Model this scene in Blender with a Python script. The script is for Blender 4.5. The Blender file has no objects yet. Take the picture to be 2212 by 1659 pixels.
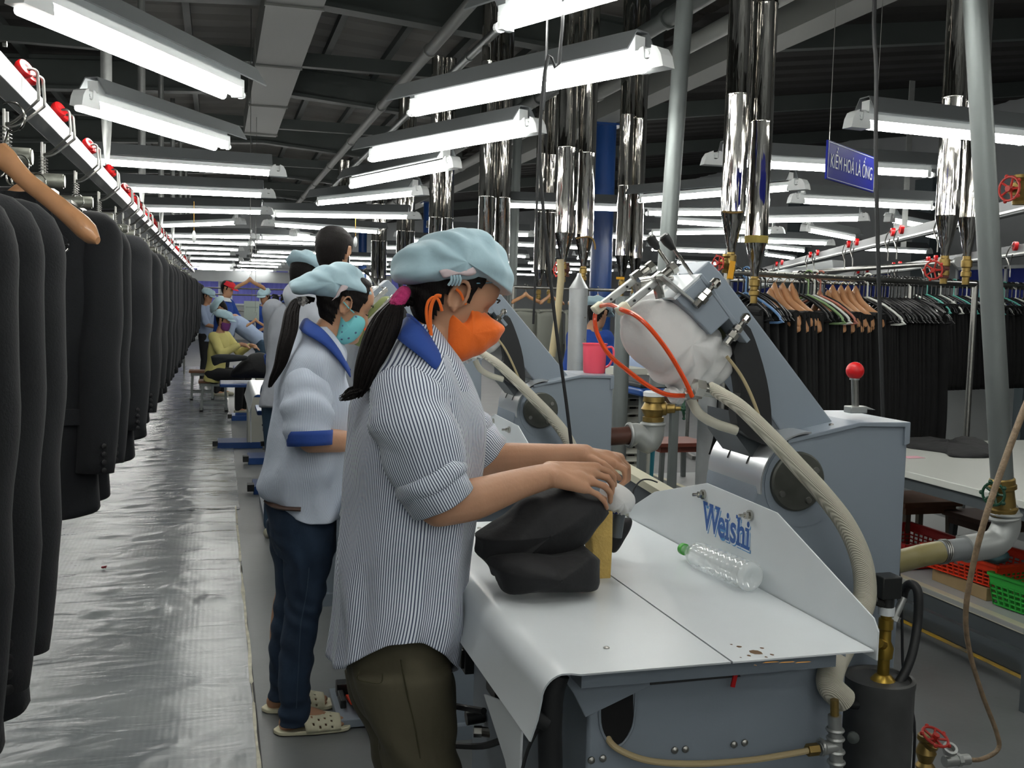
import bpy, bmesh, math, random
import numpy as np
from mathutils import Vector, Matrix, noise as mnoise
R = math.radians
V = Vector
random.seed(7)
rng = np.random.RandomState(5)
S = bpy.context.scene
COL = S.collection

# ------------------------------------------------------------------ camera
F = 2200.0; CH = 1.47
_th = math.atan(.0792); _ps = math.atan(.2902); _ro = .025
_ct, _st, _cp, _sp = math.cos(_th), math.sin(_th), math.cos(_ps), math.sin(_ps)
FW = V((_sp*_ct, _cp*_ct, -_st))
_r0 = V((_cp, -_sp, 0)); _u0 = V((_sp*_st, _cp*_st, _ct))
RT = math.cos(_ro)*_r0 + math.sin(_ro)*_u0
UP = -math.sin(_ro)*_r0 + math.cos(_ro)*_u0
cam = bpy.data.objects.new('camera', bpy.data.cameras.new('camera'))
COL.objects.link(cam)
cam.matrix_world = Matrix(((RT.x, UP.x, -FW.x, 0), (RT.y, UP.y, -FW.y, 0), (RT.z, UP.z, -FW.z, CH), (0, 0, 0, 1)))
cam.data.sensor_width = 36; cam.data.lens = F/2212*36
cam.data.clip_start = .05; cam.data.clip_end = 200
S.camera = cam

def ray(px, py):
    return FW + (px-1106)/F*RT + (829.5-py)/F*UP
def OZ(px, py, z):
    d = ray(px, py); t = (z-CH)/d.z; return V((d.x*t, d.y*t, z))
def OX(px, py, x):
    d = ray(px, py); t = x/d.x; return V((x, d.y*t, CH+d.z*t))
def OY(px, py, y):
    d = ray(px, py); t = y/d.y; return V((d.x*t, y, CH+d.z*t))

# ------------------------------------------------------------------ world, exposure
S.view_settings.view_transform = 'Standard'
S.view_settings.look = 'None'
S.view_settings.gamma = 1
S.view_settings.use_curve_mapping = False
S.view_settings.exposure = 0.35
W = bpy.data.worlds.new('world'); S.world = W; W.use_nodes = True
W.node_tree.nodes['Background'].inputs[0].default_value = (.5, .56, .62, 1)
W.node_tree.nodes['Background'].inputs[1].default_value = .12
try:
    S.cycles.max_bounces = 8; S.cycles.diffuse_bounces = 4; S.cycles.glossy_bounces = 4
    S.cycles.sample_clamp_indirect = 4.0; S.cycles.use_light_tree = True
    S.cycles.caustics_reflective = False; S.cycles.caustics_refractive = False
    S.cycles.use_denoising = True
except Exception:
    pass

# ------------------------------------------------------------------ materials
MATS = {}
def srgb(c):
    if isinstance(c, str):
        c = [int(c[i:i+2], 16)/255 for i in (0, 2, 4)]
    return tuple((x/12.92 if x <= .04045 else ((x+.055)/1.055)**2.4) for x in c) + (1,)
def mat(name, color='808080', rough=.5, metal=0, var=.0, vscale=8, bump=0, bscale=60, spec=.5, coat=0, emit=None, estr=0, trans=0, ior=1.45, alpha=1, sub=0, color2=None, stretch=(1,1,1), bstretch=None, sheen=0):
    if name in MATS: return MATS[name]
    m = bpy.data.materials.new(name); m.use_nodes = True; nt = m.node_tree
    b = nt.nodes['Principled BSDF']; c = srgb(color)
    b.inputs['Base Color'].default_value = c
    b.inputs['Roughness'].default_value = rough
    b.inputs['Metallic'].default_value = metal
    b.inputs['Specular IOR Level'].default_value = spec
    b.inputs['Coat Weight'].default_value = coat
    b.inputs['IOR'].default_value = ior
    b.inputs['Transmission Weight'].default_value = trans
    b.inputs['Alpha'].default_value = alpha
    b.inputs['Sheen Weight'].default_value = sheen
    if sub:
        b.inputs['Subsurface Weight'].default_value = sub
        b.inputs['Subsurface Scale'].default_value = .01
        b.inputs['Subsurface Radius'].default_value = (1, .35, .2)
    if emit:
        b.inputs['Emission Color'].default_value = srgb(emit); b.inputs['Emission Strength'].default_value = estr
    tc = nt.nodes.new('ShaderNodeTexCoord')
    if var or color2:
        mp = nt.nodes.new('ShaderNodeMapping'); mp.inputs['Scale'].default_value = stretch
        nt.links.new(tc.outputs['Object'], mp.inputs[0])
        n = nt.nodes.new('ShaderNodeTexNoise'); n.inputs['Scale'].default_value = vscale; n.inputs['Detail'].default_value = 6
        nt.links.new(mp.outputs[0], n.inputs['Vector'])
        cr = nt.nodes.new('ShaderNodeValToRGB')
        if color2:
            a, d = c, srgb(color2)
            cr.color_ramp.elements[0].position = .42; cr.color_ramp.elements[1].position = .62
        else:
            a = tuple(x*(1-var) for x in c[:3])+(1,); d = tuple(min(1, x*(1+var)) for x in c[:3])+(1,)
            cr.color_ramp.elements[0].position = .3; cr.color_ramp.elements[1].position = .7
        cr.color_ramp.elements[0].color = a; cr.color_ramp.elements[1].color = d
        nt.links.new(n.outputs[0], cr.inputs[0]); nt.links.new(cr.outputs[0], b.inputs['Base Color'])
    if bump:
        mp2 = nt.nodes.new('ShaderNodeMapping'); mp2.inputs['Scale'].default_value = bstretch or stretch
        nt.links.new(tc.outputs['Object'], mp2.inputs[0])
        n2 = nt.nodes.new('ShaderNodeTexNoise'); n2.inputs['Scale'].default_value = bscale; n2.inputs['Detail'].default_value = 4
        nt.links.new(mp2.outputs[0], n2.inputs['Vector'])
        bp = nt.nodes.new('ShaderNodeBump'); bp.inputs['Strength'].default_value = bump; bp.inputs['Distance'].default_value = .01
        nt.links.new(n2.outputs[0], bp.inputs['Height']); nt.links.new(bp.outputs[0], b.inputs['Normal'])
    MATS[name] = m
    return m

def stripe_mat(name, light, dark, period, duty=.5, rough=.85, bump=.25, soft=.12):
    """cloth with woven stripes following the UV u coordinate (metres)"""
    m = bpy.data.materials.new(name); m.use_nodes = True; nt = m.node_tree; N = nt.nodes; L = nt.links
    b = N['Principled BSDF']; b.inputs['Roughness'].default_value = rough; b.inputs['Specular IOR Level'].default_value = .2
    uv = N.new('ShaderNodeUVMap'); uv.uv_map = 'UVMap'
    sx = N.new('ShaderNodeSeparateXYZ'); L.new(uv.outputs[0], sx.inputs[0])
    mu = N.new('ShaderNodeMath'); mu.operation = 'MULTIPLY'; mu.inputs[1].default_value = 1/period; L.new(sx.outputs[0], mu.inputs[0])
    fr = N.new('ShaderNodeMath'); fr.operation = 'FRACT'; L.new(mu.outputs[0], fr.inputs[0])
    pp = N.new('ShaderNodeMath'); pp.operation = 'PINGPONG'; pp.inputs[1].default_value = .5; L.new(fr.outputs[0], pp.inputs[0])
    cr = N.new('ShaderNodeValToRGB')
    cr.color_ramp.elements[0].position = duty/2-soft/2; cr.color_ramp.elements[0].color = srgb(dark)
    cr.color_ramp.elements[1].position = duty/2+soft/2; cr.color_ramp.elements[1].color = srgb(light)
    L.new(pp.outputs[0], cr.inputs[0]); L.new(cr.outputs[0], b.inputs['Base Color'])
    tc = N.new('ShaderNodeTexCoord')
    n2 = N.new('ShaderNodeTexNoise'); n2.inputs['Scale'].default_value = 14; n2.inputs['Detail'].default_value = 5
    L.new(tc.outputs['Object'], n2.inputs['Vector'])
    bp = N.new('ShaderNodeBump'); bp.inputs['Strength'].default_value = bump; bp.inputs['Distance'].default_value = .02
    L.new(n2.outputs[0], bp.inputs['Height']); L.new(bp.outputs[0], b.inputs['Normal'])
    MATS[name] = m
    return m

# ------------------------------------------------------------------ mesh building
def frame_of(d):
    d = V(d).normalized()
    a = V((0, 0, 1)) if abs(d.z) < .9 else V((1, 0, 0))
    x = a.cross(d).normalized(); y = d.cross(x)
    return x, y, d
class MB:
    def __init__(s): s.v = []; s.f = []; s.uv = None
    def add(s, vs, fs):
        o = len(s.v); s.v.extend([V(p) for p in vs]); s.f.extend([tuple(i+o for i in f) for f in fs]); return s
    def box(s, c, size, rot=None, taper=1):
        hx, hy, hz = [k/2 for k in size]
        vs = [V((x*hx*(taper if z > 0 else 1), y*hy*(taper if z > 0 else 1), z*hz)) for z in (-1, 1) for x, y in ((-1, -1), (1, -1), (1, 1), (-1, 1))]
        if rot is not None: vs = [rot @ p for p in vs]
        c = V(c)
        return s.add([p+c for p in vs], [(3, 2, 1, 0), (4, 5, 6, 7), (0, 1, 5, 4), (1, 2, 6, 5), (2, 3, 7, 6), (3, 0, 4, 7)])
    def bar(s, a, b, w, h, up=(0, 0, 1)):
        a, b = V(a), V(b); d = (b-a); L = d.length; d.normalize(); u = V(up)
        x = d.cross(u); x = x.normalized() if x.length > 1e-4 else V((1, 0, 0)); u = x.cross(d)
        rot = Matrix((x, d, u)).transposed()
        return s.box((a+b)/2, (w, L, h), rot)
    def prism(s, pts, off):
        n = len(pts); off = V(off); pts = [V(p) for p in pts]
        fs = [tuple(range(n))[::-1], tuple(range(n, 2*n))] + [(i, (i+1) % n, (i+1) % n+n, i+n) for i in range(n)]
        return s.add(pts+[p+off for p in pts], fs)
    def rings(s, rings, caps=True, closed=True):
        n = len(rings[0]); vs = [p for r in rings for p in r]; fs = []
        for i in range(len(rings)-1):
            for j in range(n if closed else n-1):
                k = (j+1) % n
                fs.append((i*n+j, i*n+k, (i+1)*n+k, (i+1)*n+j))
        if caps and closed:
            fs.append(tuple(range(n))[::-1]); fs.append(tuple(range((len(rings)-1)*n, len(rings)*n)))
        return s.add(vs, fs)
    def cyl(s, a, b, r0, r1=None, n=12, caps=True):
        r1 = r0 if r1 is None else r1
        x, y, d = frame_of(V(b)-V(a))
        rs = [[V(p)+r*(math.cos(t)*x+math.sin(t)*y) for t in [2*math.pi*i/n for i in range(n)]] for p, r in ((a, r0), (b, r1))]
        return s.rings(rs, caps)
    def lathe(s, a, d, prof, n=16, caps=True):
        """prof: list of (distance along d from a, radius)"""
        x, y, d = frame_of(d); a = V(a)
        rs = [[a+d*h+max(r, 1e-4)*(math.cos(t)*x+math.sin(t)*y) for t in [2*math.pi*i/n for i in range(n)]] for h, r in prof]
        return s.rings(rs, caps)
    def tube(s, pts, r, n=8, smooth=0, caps=True, flat=1):
        pts = [V(p) for p in pts]
        if smooth: pts = catmull(pts, smooth)
        rr = r if callable(r) else (lambda t: r)
        x, y, d = frame_of(pts[1]-pts[0]); rs = []
        m = len(pts)
        for i, p in enumerate(pts):
            t = (pts[min(i+1, m-1)]-pts[max(i-1, 0)])
            if t.length < 1e-7: t = d
            t.normalize(); q = d.rotation_difference(t); x = q @ x; y = q @ y; d = t
            k = rr(i/(m-1))
            rs.append([p+k*(math.cos(a)*x+math.sin(a)*y*flat) for a in [2*math.pi*j/n for j in range(n)]])
        return s.rings(rs, caps)
    def ball(s, c, r, n=12, m=8, rot=None):
        r = V((r, r, r)) if not hasattr(r, '__len__') else V(r); c = V(c); rs = []
        for i in range(m+1):
            ph = -math.pi/2+math.pi*i/m; cz = max(math.cos(ph), 1e-3)
            ring = [V((r.x*cz*math.cos(2*math.pi*j/n), r.y*cz*math.sin(2*math.pi*j/n), r.z*math.sin(ph))) for j in range(n)]
            if rot is not None: ring = [rot @ p for p in ring]
            rs.append([p+c for p in ring])
        return s.rings(rs)
    def torus(s, c, d, R_, r, n=20, m=6):
        x, y, d = frame_of(d); c = V(c)
        pts = []
        vs = []; fs = []
        for i in range(n):
            a = 2*math.pi*i/n; e = math.cos(a)*x+math.sin(a)*y
            for j in range(m):
                b = 2*math.pi*j/m
                vs.append(c+e*(R_+r*math.cos(b))+d*r*math.sin(b))
        for i in range(n):
            for j in range(m):
                fs.append((i*m+j, ((i+1) % n)*m+j, ((i+1) % n)*m+(j+1) % m, i*m+(j+1) % m))
        return s.add(vs, fs)
    def grid(s, P):
        """P: 2d list of points -> open sheet"""
        n = len(P[0]); vs = [p for r in P for p in r]
        return s.add(vs, [(i*n+j, i*n+j+1, (i+1)*n+j+1, (i+1)*n+j) for i in range(len(P)-1) for j in range(n-1)])
    def nut(s, c, d, r, h):
        c = V(c); d = V(d).normalized(); return s.cyl(c, c+d*h, r, n=6)

def catmull(pts, k):
    out = []; n = len(pts)
    for i in range(n-1):
        p0, p1, p2, p3 = pts[max(i-1, 0)], pts[i], pts[i+1], pts[min(i+2, n-1)]
        for j in range(k):
            t = j/k
            out.append(.5*((2*p1)+(p2-p0)*t+(2*p0-5*p1+4*p2-p3)*t*t+(3*p1-p0-3*p2+p3)*t*t*t))
    out.append(pts[-1]); return out

ORG = {}
def obj(name, mb, material, parent=None, smooth=True, sharp=35, org=None, bevel=0, solid=0, kind=None, label=None, sub=0, disp=None):
    o0 = ORG[parent.name] if parent is not None else (V(org) if org is not None else V((0, 0, 0)))
    me = bpy.data.meshes.new(name)
    me.from_pydata([tuple(p-o0) for p in mb.v], [], mb.f)
    if mb.uv is not None:
        ul = me.uv_layers.new(name='UVMap')
        arr = np.array([mb.uv[l.vertex_index] for l in me.loops], dtype=np.float32) if not isinstance(mb.uv, dict) else mb.uv['loops']
        ul.data.foreach_set('uv', arr.ravel())
    if smooth:
        me.shade_smooth(); me.set_sharp_from_angle(angle=R(sharp))
    if isinstance(material, (list, tuple)):
        for m_ in material: me.materials.append(m_)
    elif material is not None: me.materials.append(material)
    o = bpy.data.objects.new(name, me); COL.objects.link(o)
    if parent is not None: o.parent = parent
    else: o.location = o0
    ORG[o.name] = o0
    if solid:
        md = o.modifiers.new('solid', 'SOLIDIFY'); md.thickness = solid; md.offset = 0
    if bevel:
        md = o.modifiers.new('bevel', 'BEVEL'); md.width = bevel; md.segments = 2; md.limit_method = 'ANGLE'; md.angle_limit = R(40)
    if sub:
        md = o.modifiers.new('sub', 'SUBSURF'); md.levels = sub; md.render_levels = sub
    if kind: o['kind'] = kind
    if label: o['label'] = label
    return o
def struct(name, mb, m, **k):
    return obj(name, mb, m, kind='structure', **k)
def tag(o, label, cat, group=None, kind=None):
    o['label'] = label; o['category'] = cat
    if group: o['group'] = group
    if kind: o['kind'] = kind
    return o
def thing(name, label, cat, loc=(0, 0, 0), group=None):
    o = bpy.data.objects.new(name, None); COL.objects.link(o); o.location = loc; o.empty_display_size = .1
    ORG[o.name] = V(loc)
    return tag(o, label, cat, group)
KIDS = {}
def kids_of(o): return [c for c in bpy.data.objects if c.parent == o] if o.name not in KIDS else KIDS[o.name]
def copy_tree(o, parent=None, kids=None):
    c = o.copy(); COL.objects.link(c)
    if parent is not None: c.parent = parent
    for k in kids[o.name] if kids else []: copy_tree(k, c, kids)
    return c
def kidmap(root):
    km = {}; allo = list(COL.objects)
    def rec(o):
        km[o.name] = [c for c in allo if c.parent == o]
        for c in km[o.name]: rec(c)
    rec(root); return km
def dup(root, loc, rz=0, label=None, km=None, scale=None):
    c = copy_tree(root, None, km if km is not None else kidmap(root))
    c.location = loc; c.rotation_euler = (0, 0, rz)
    if label: c['label'] = label
    if scale: c.scale = scale
    return c
def text_mesh(s, size, depth=.001, font_scale=(1, 1), shear=0, offset=0):
    cu = bpy.data.curves.new('t', 'FONT'); cu.body = s; cu.size = size; cu.extrude = depth; cu.align_x = 'CENTER'; cu.align_y = 'CENTER'
    cu.shear = shear; cu.offset = offset
    o = bpy.data.objects.new('t', cu); COL.objects.link(o)
    dg = bpy.context.evaluated_depsgraph_get(); me = bpy.data.meshes.new_from_object(o.evaluated_get(dg))
    vs = [v.co.copy() for v in me.vertices]; fs = [tuple(p.vertices) for p in me.polygons]
    bpy.data.objects.remove(o); bpy.data.curves.remove(cu); bpy.data.meshes.remove(me)
    return [V((v.x*font_scale[0], v.y*font_scale[1], v.z)) for v in vs], fs
def valve_wheel(mb, c, d, R_=.04, r=.004, spokes=5):
    mb.torus(c, d, R_, r, 20, 6)
    x, y, d = frame_of(d); c = V(c)
    for i in range(spokes):
        a = 2*math.pi*i/spokes; e = math.cos(a)*x+math.sin(a)*y
        mb.cyl(c-d*.006, c+e*R_, r*.9, n=6)
    for i in range(spokes):
        a = 2*math.pi*(i+.5)/spokes; e = math.cos(a)*x+math.sin(a)*y
        mb.ball(c+e*(R_+r), r*1.6, 6, 4)
    mb.cyl(c-d*.012, c+d*.008, r*2.4, n=8)
# ================================================================== materials used all over
M_CON = mat('painted_concrete', '66696a', .38, var=.10, vscale=3, bump=.05, bscale=30)
M_STEEL = mat('dark_steel_paint', '4d5351', .6, var=.1, vscale=2)
M_DARK = mat('dark_ceiling_sheet', '3a3836', .85, var=.15, vscale=1.5)
M_PANEL = mat('pale_roof_sheet', '9a9792', .8, var=.08, vscale=1.2)
M_LGREY = mat('light_grey_paint', '8a8c88', .6)
M_WALL = mat('white_wall', 'b4b8ba', .8, var=.06, vscale=2)
M_BLUE = mat('blue_gloss_paint', '1c3f78', .3, var=.08, vscale=6)
M_MACH = mat('machine_grey_paint', '7f8993', .38, var=.03, vscale=5, bump=.03, bscale=220)
M_WHITE = mat('white_enamel', 'd3d9dc', .3, var=.025, vscale=6)
M_CHROME = mat('chrome', 'b9b7b0', .18, 1)
M_STL = mat('brushed_steel', '9a9a96', .35, 1, var=.1, vscale=40)
M_ZINC = mat('galvanised_pipe', '727877', .45, .55, var=.12, vscale=14, stretch=(1, 1, .25))
M_ALU = mat('dull_aluminium', 'a8aba9', .4, .75, var=.08, vscale=20)
M_BRASS = mat('aged_brass', '8a7442', .4, .8, var=.2, vscale=30)
M_BLACK = mat('black_rubber', '16181a', .55)
M_RED = mat('red_plastic', 'c0161a', .35)
M_REDV = mat('red_valve_paint', 'a52a22', .5)
M_GREENV = mat('green_valve_paint', '17402e', .45)
M_WOODH = mat('hanger_wood', 'b0815a', .4, var=.12, vscale=20, stretch=(1, 1, 1), coat=.3)
M_WOOD = mat('worn_brown_wood', '6b4a34', .6, var=.2, vscale=12)

# ================================================================== the hall
mb = MB().box((2, 17, -.06), (24, 46, .12)); struct('floor', mb, M_CON)
# walls
BY = 36.0
struct('wall_back', MB().box((2, BY+.1, 2.5), (24, .2, 5.4)), M_WALL)
struct('wall_left', MB().box((-8.1, 16, 2.5), (.2, 40.4, 5.4)), M_WALL)
struct('wall_right', MB().box((13.1, 16, 2.5), (.2, 40.4, 5.4)), M_WALL)
struct('wall_front', MB().box((2, -4.1, 2.5), (22, .2, 5.4)), M_WALL)
def roofz(x): return 4.42-.08*x if x > .7 else 4.42-.08*.7-.06*(.7-x)
# ceiling: sheet ribs over bay one, dark sheets over bay two
def ribbed(x0, x1, zf, y0=-4, y1=36.4, step=.5):
    m = MB(); xs = []
    P0 = []; P1 = []
    ny = int((y1-y0)/step)
    ps = []
    for i in range(ny*4+1):
        y = y0+(y1-y0)*i/(ny*4); k = .03 if i % 4 == 0 else 0
        ps.append((y, k))
    for y, k in ps:
        P0.append(V((x0, y, zf(x0)+k))); P1.append(V((x1, y, zf(x1)+k)))
    m.grid([P0, P1])
    return m
struct('ceiling', ribbed(.7, 4.3, roofz), M_PANEL, smooth=False)
struct('ceiling', ribbed(-1.2, .7, roofz), M_PANEL, smooth=False)
struct('ceiling', ribbed(-8.2, -1.2, roofz), M_DARK, smooth=False)
struct('ceiling', ribbed(4.0, 13.2, lambda x: 3.95+.13*(x-4.0)), M_DARK, smooth=False)
struct('trim_1', MB().box((4.12, 16, 3.63), (.26, 40.2, .26)), M_LGREY)           # eave beam along the columns
n = 2
for y in [1, 5, 9, 13, 17.2, 21.4, 25.6, 29.8]:
    m = MB(); w = .05
    for (za, zb, ww) in ((0, .04, .18), (.04, .34, .03), (.34, .38, .18)):
        for x0, x1 in ((.7, 4.0), (-8, .7)):
            a, b = roofz(x0)-.42, roofz(x1)-.42
            pts = [V((x0, y-ww/2, a+za)), V((x1, y-ww/2, b+za)), V((x1, y-ww/2, b+zb)), V((x0, y-ww/2, a+zb))]
            m.prism(pts, (0, ww, 0))
    struct('trim_%d' % n, m, M_STEEL, smooth=False); n += 1
for y in [3, 7, 11, 15.1, 19.3, 23.5, 27.7]:
    struct('trim_%d' % n, MB().box((-2, y, 3.93), (12, .1, .14)), M_STEEL); n += 1
for x in [1.2, 1.85, 2.5, 3.15, 3.75]:
    struct('trim_%d' % n, MB().box((x, 16, roofz(x)-.04), (.07, 40, .08)), M_STEEL); n += 1
for x in [-.3, -1.2, -2.1, -3.0, -3.9, -4.8]:
    struct('trim_%d' % n, MB().box((x, 16, roofz(x)-.04), (.07, 40, .08)), M_STEEL); n += 1
for y in [4.5, 8.5, 12.5, 17, 22, 28]:
    struct('trim_%d' % n, MB().prism([V((4.2, y, 3.75)), V((13, y, 4.9)), V((13, y, 5.1)), V((4.2, y, 3.95))], (0, .12, 0)), M_STEEL, smooth=False); n += 1
# long pale duct under the ridge
m = MB().box((.55, 5.5, 3.80), (.42, 18, .3))
for k in range(9): m.box((.55, -2.5+k*2.1, 3.80), (.44, .03, .33))
tag(obj('air_duct', m, M_LGREY, smooth=False), 'long pale grey sheet metal duct under the roof ridge', 'duct')
# long service pipes under the roof between the aisle and the columns
for i, (x, z, r, c, lab) in enumerate([(1.75, 3.62, .05, M_LGREY, 'pale grey pipe under the roof nearest the duct'), (2.1, 3.6, .035, M_ZINC, 'thin galvanised pipe under the roof beside the pale one'),
                                  (2.75, 3.3, .055, M_STEEL, 'dark grey pipe under the roof above the chrome flues'), (3.3, 3.38, .06, M_LGREY, 'thick pale pipe under the roof beside the eave beam')]):
    m = MB().cyl((x, -3.5, z), (x, 35.5, z), r, n=14)
    for k in range(14): m.cyl((x, k*2.7-2, z), (x, k*2.7-1.95, z), r*1.2, n=14)
    o = tag(obj('service_pipe', m, c, org=(x, 16, z)), lab, 'pipe', 'service pipes under the roof')
# blue columns
def column(x, y, w, lab):
    t = thing('column', lab, 'column', (x, y, 0), 'round blue steel columns')
    t['kind'] = 'structure'
    obj('shaft', MB().cyl((x, y, .02), (x, y, 3.5), w, n=28), M_BLUE, t)
    m = MB().box((x, y, .01), (.4, .4, .02))
    for a in range(4): m.nut((x+.15*(1 if a % 2 else -1), y+.15*(1 if a > 1 else -1), .02), (0, 0, 1), .02, .02)
    obj('base_plate', m, M_BLUE, t)
    obj('top_plate', MB().box((x, y, 3.49), (.34, .34, .02)), M_BLUE, t)
column(4.2, 10.95, .125, 'blue round column standing behind the second press, nearest of the row')
column(4.2, 20.9, .125, 'blue round column behind the capped woman, second of the row')
column(4.2, 31.0, .125, 'blue round column far down the hall, third of the row')
# far wall: windows with violet-blue curtains, pale board strip above
def far_window(n, x, w, z0, z1, y=BY, c='6a6cb4'):
    t = bpy.data.objects.new('window_%d' % n, None); COL.objects.link(t); t.location = (x, y, z0); ORG[t.name] = V((x, y, z0)); t['kind'] = 'structure'
    m = MB()
    m.box((x, y-.03, z0), (w, .06, .06)); m.box((x, y-.03, z1), (w, .06, .06))
    for k in range(3): m.box((x-w/2+w*k/2, y-.03, (z0+z1)/2), (.06, .06, z1-z0))
    obj('window_frame', m, M_WHITE, t)
    P = [[V((x-w/2+w*i/40, y-.015+.012*math.sin(i*1.9), z0+(z1-z0)*j)) for i in range(41)] for j in (0, 1)]
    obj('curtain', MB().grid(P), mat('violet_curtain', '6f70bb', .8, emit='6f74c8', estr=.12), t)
struct('wall_partition', MB().box((7.2, 7.9, .6), (6.4, .1, 1.2)), mat('white_partition', 'b9bdbd', .7, var=.05, vscale=3))
for x in (5.35, 7.3): struct('trim_%d' % n, MB().box((x, 7.8, .62), (.22, .12, 1.24)), mat('blue_grey_pilaster', '5f6b70', .7)); n += 1
k = 1
for x in (-5.5, -3.2, -.9, 1.4, 5.5, 8.2):
    far_window(k, x, 1.9, 1.2, 2.4); k += 1
# right wall columns and windows
for i, y in enumerate((8.6, 12.5, 16.5, 21)):
    struct('trim_%d' % n, MB().box((12.9, y, 2), (.3, .5, 4)), mat('blue_grey_pilaster', '5f6b70', .7)); n += 1
def side_window(n, y, w, z0, z1, x=13.0):
    t = bpy.data.objects.new('window_%d' % n, None); COL.objects.link(t); t.location = (x, y, z0); ORG[t.name] = V((x, y, z0)); t['kind'] = 'structure'
    m = MB()
    m.box((x-.03, y, z0), (.06, w, .06)); m.box((x-.03, y, z1), (.06, w, .06))
    for q in range(3): m.box((x-.03, y-w/2+w*q/2, (z0+z1)/2), (.06, .06, z1-z0))
    obj('window_frame', m, M_WHITE, t)
    P = [[V((x-.015+.012*math.sin(i*1.9), y-w/2+w*i/40, z0+(z1-z0)*j)) for i in range(41)] for j in (0, 1)]
    obj('curtain', MB().grid(P), mat('blue_curtain', '2f3f9a', .8), t)
for y in (10.5, 14.5, 18.8, 23, 27):
    side_window(k, y, 2.4, 1.0, 2.3); k += 1

# ================================================================== floor sheeting on the left aisle
def floor_sheet(x0, x1, y0, y1, z, amp, seed, nx, ny):
    xs = np.linspace(x0, x1, nx); ys = y0+(y1-y0)*np.linspace(0, 1, ny)**1.5
    P = []
    for y in ys:
        row = []
        for x in xs:
            a = mnoise.noise(V((x*2.2+seed, y*1.1, 0)))
            w = mnoise.noise(V((x*7+y*2.5, y*8-x*4, seed)))            # short ridges across the aisle
            w2 = mnoise.noise(V((x*18+y*6, y*22-x*4, seed+4)))
            e = min(1, max(0, (x1-x)*8))*min(1, max(0, (x-x0)*8))
            h = max(0, w)**1.5*amp*2.2*(.35+max(0, a))+abs(w2)*amp*.35*max(0, a+.15)
            row.append(V((x, y, z+.0015+h*e)))
        P.append(row)
    return MB().grid(P)
def sheet_mat():
    m = bpy.data.materials.new('grey_plastic_sheet'); m.use_nodes = True; nt = m.node_tree; N = nt.nodes; L = nt.links
    b = N['Principled BSDF']; b.inputs['Roughness'].default_value = .24; b.inputs['Base Color'].default_value = srgb('858a8c'); b.inputs['Specular IOR Level'].default_value = .6
    tc = N.new('ShaderNodeTexCoord')
    no = N.new('ShaderNodeTexNoise'); no.inputs['Scale'].default_value = 2.5; no.inputs['Detail'].default_value = 6; L.new(tc.outputs['Object'], no.inputs['Vector'])
    cr = N.new('ShaderNodeValToRGB'); cr.color_ramp.elements[0].color = srgb('6c7275'); cr.color_ramp.elements[1].color = srgb('858a8b'); cr.color_ramp.elements[0].position = .35; cr.color_ramp.elements[1].position = .7
    L.new(no.outputs[0], cr.inputs[0]); L.new(cr.outputs[0], b.inputs['Base Color'])
    # woven ribs along the aisle + crumple
    sx = N.new('ShaderNodeSeparateXYZ'); L.new(tc.outputs['Object'], sx.inputs[0])
    wv = N.new('ShaderNodeTexWave'); wv.bands_direction = 'X'; wv.inputs['Scale'].default_value = 14; wv.inputs['Distortion'].default_value = .6; wv.inputs['Detail'].default_value = 1
    L.new(tc.outputs['Object'], wv.inputs['Vector'])
    mp = N.new('ShaderNodeMapping'); mp.inputs['Scale'].default_value = (1.6, 5, 1); L.new(tc.outputs['Object'], mp.inputs[0])
    n2 = N.new('ShaderNodeTexNoise'); n2.inputs['Scale'].default_value = 1.2; n2.inputs['Detail'].default_value = 5; n2.inputs['Distortion'].default_value = .8; L.new(mp.outputs[0], n2.inputs['Vector'])
    b1 = N.new('ShaderNodeBump'); b1.inputs['Strength'].default_value = .035; b1.inputs['Distance'].default_value = .004; L.new(wv.outputs[0], b1.inputs['Height'])
    b2 = N.new('ShaderNodeBump'); b2.inputs['Strength'].default_value = .6; b2.inputs['Distance'].default_value = .016; L.new(n2.outputs[0], b2.inputs['Height']); L.new(b1.outputs[0], b2.inputs['Normal'])
    L.new(b2.outputs[0], b.inputs['Normal'])
    return m
MS = sheet_mat()
tag(obj('floor_sheet', floor_sheet(-.80, .13, -1.2, 7.22, .003, .008, 3, 120, 420), MS, sharp=180), 'near shiny ribbed grey plastic floor sheet in the aisle beside the jackets', 'floor sheet')
tag(obj('floor_sheet', floor_sheet(-2.6, -.78, -1.2, 7.3, .0, .007, 9, 90, 260), MS, sharp=180), 'shiny plastic floor sheet lying under the rail of dark jackets', 'floor sheet')
tag(obj('floor_sheet', floor_sheet(-1.9, .15, 7.2, 22, .0045, .012, 5, 110, 420), MS, sharp=180), 'crumpled far plastic floor sheet further down the aisle', 'floor sheet')
# torn white edge along the sheet
random.seed(3)
m = MB(); L_ = []; R_ = []
y = .8
while y < 7.3:
    w = .004+.006*max(0, mnoise.noise(V((y*4, 0, 1)))+.3) if mnoise.noise(V((y*1.7, 3, 1))) > -.25 else .001
    x = .128+.006*mnoise.noise(V((y*2.2, 5, 0)))-.002*(y-3)*.5
    L_.append(V((x-w, y, .006))); R_.append(V((x+w, y, .006))); y += .02
m.grid([L_, R_]); m.add([p+V((0, 0, .003)) for p in L_+R_], [(i, i+1, len(L_)+i+1, len(L_)+i) for i in range(len(L_)-1)])
tag(obj('sheet_edge_tape', m, mat('torn_white_tape', 'c9c6b4', .8, var=.25, vscale=20), smooth=False), 'torn off-white strip along the right edge of the floor sheet', 'tape')
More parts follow.
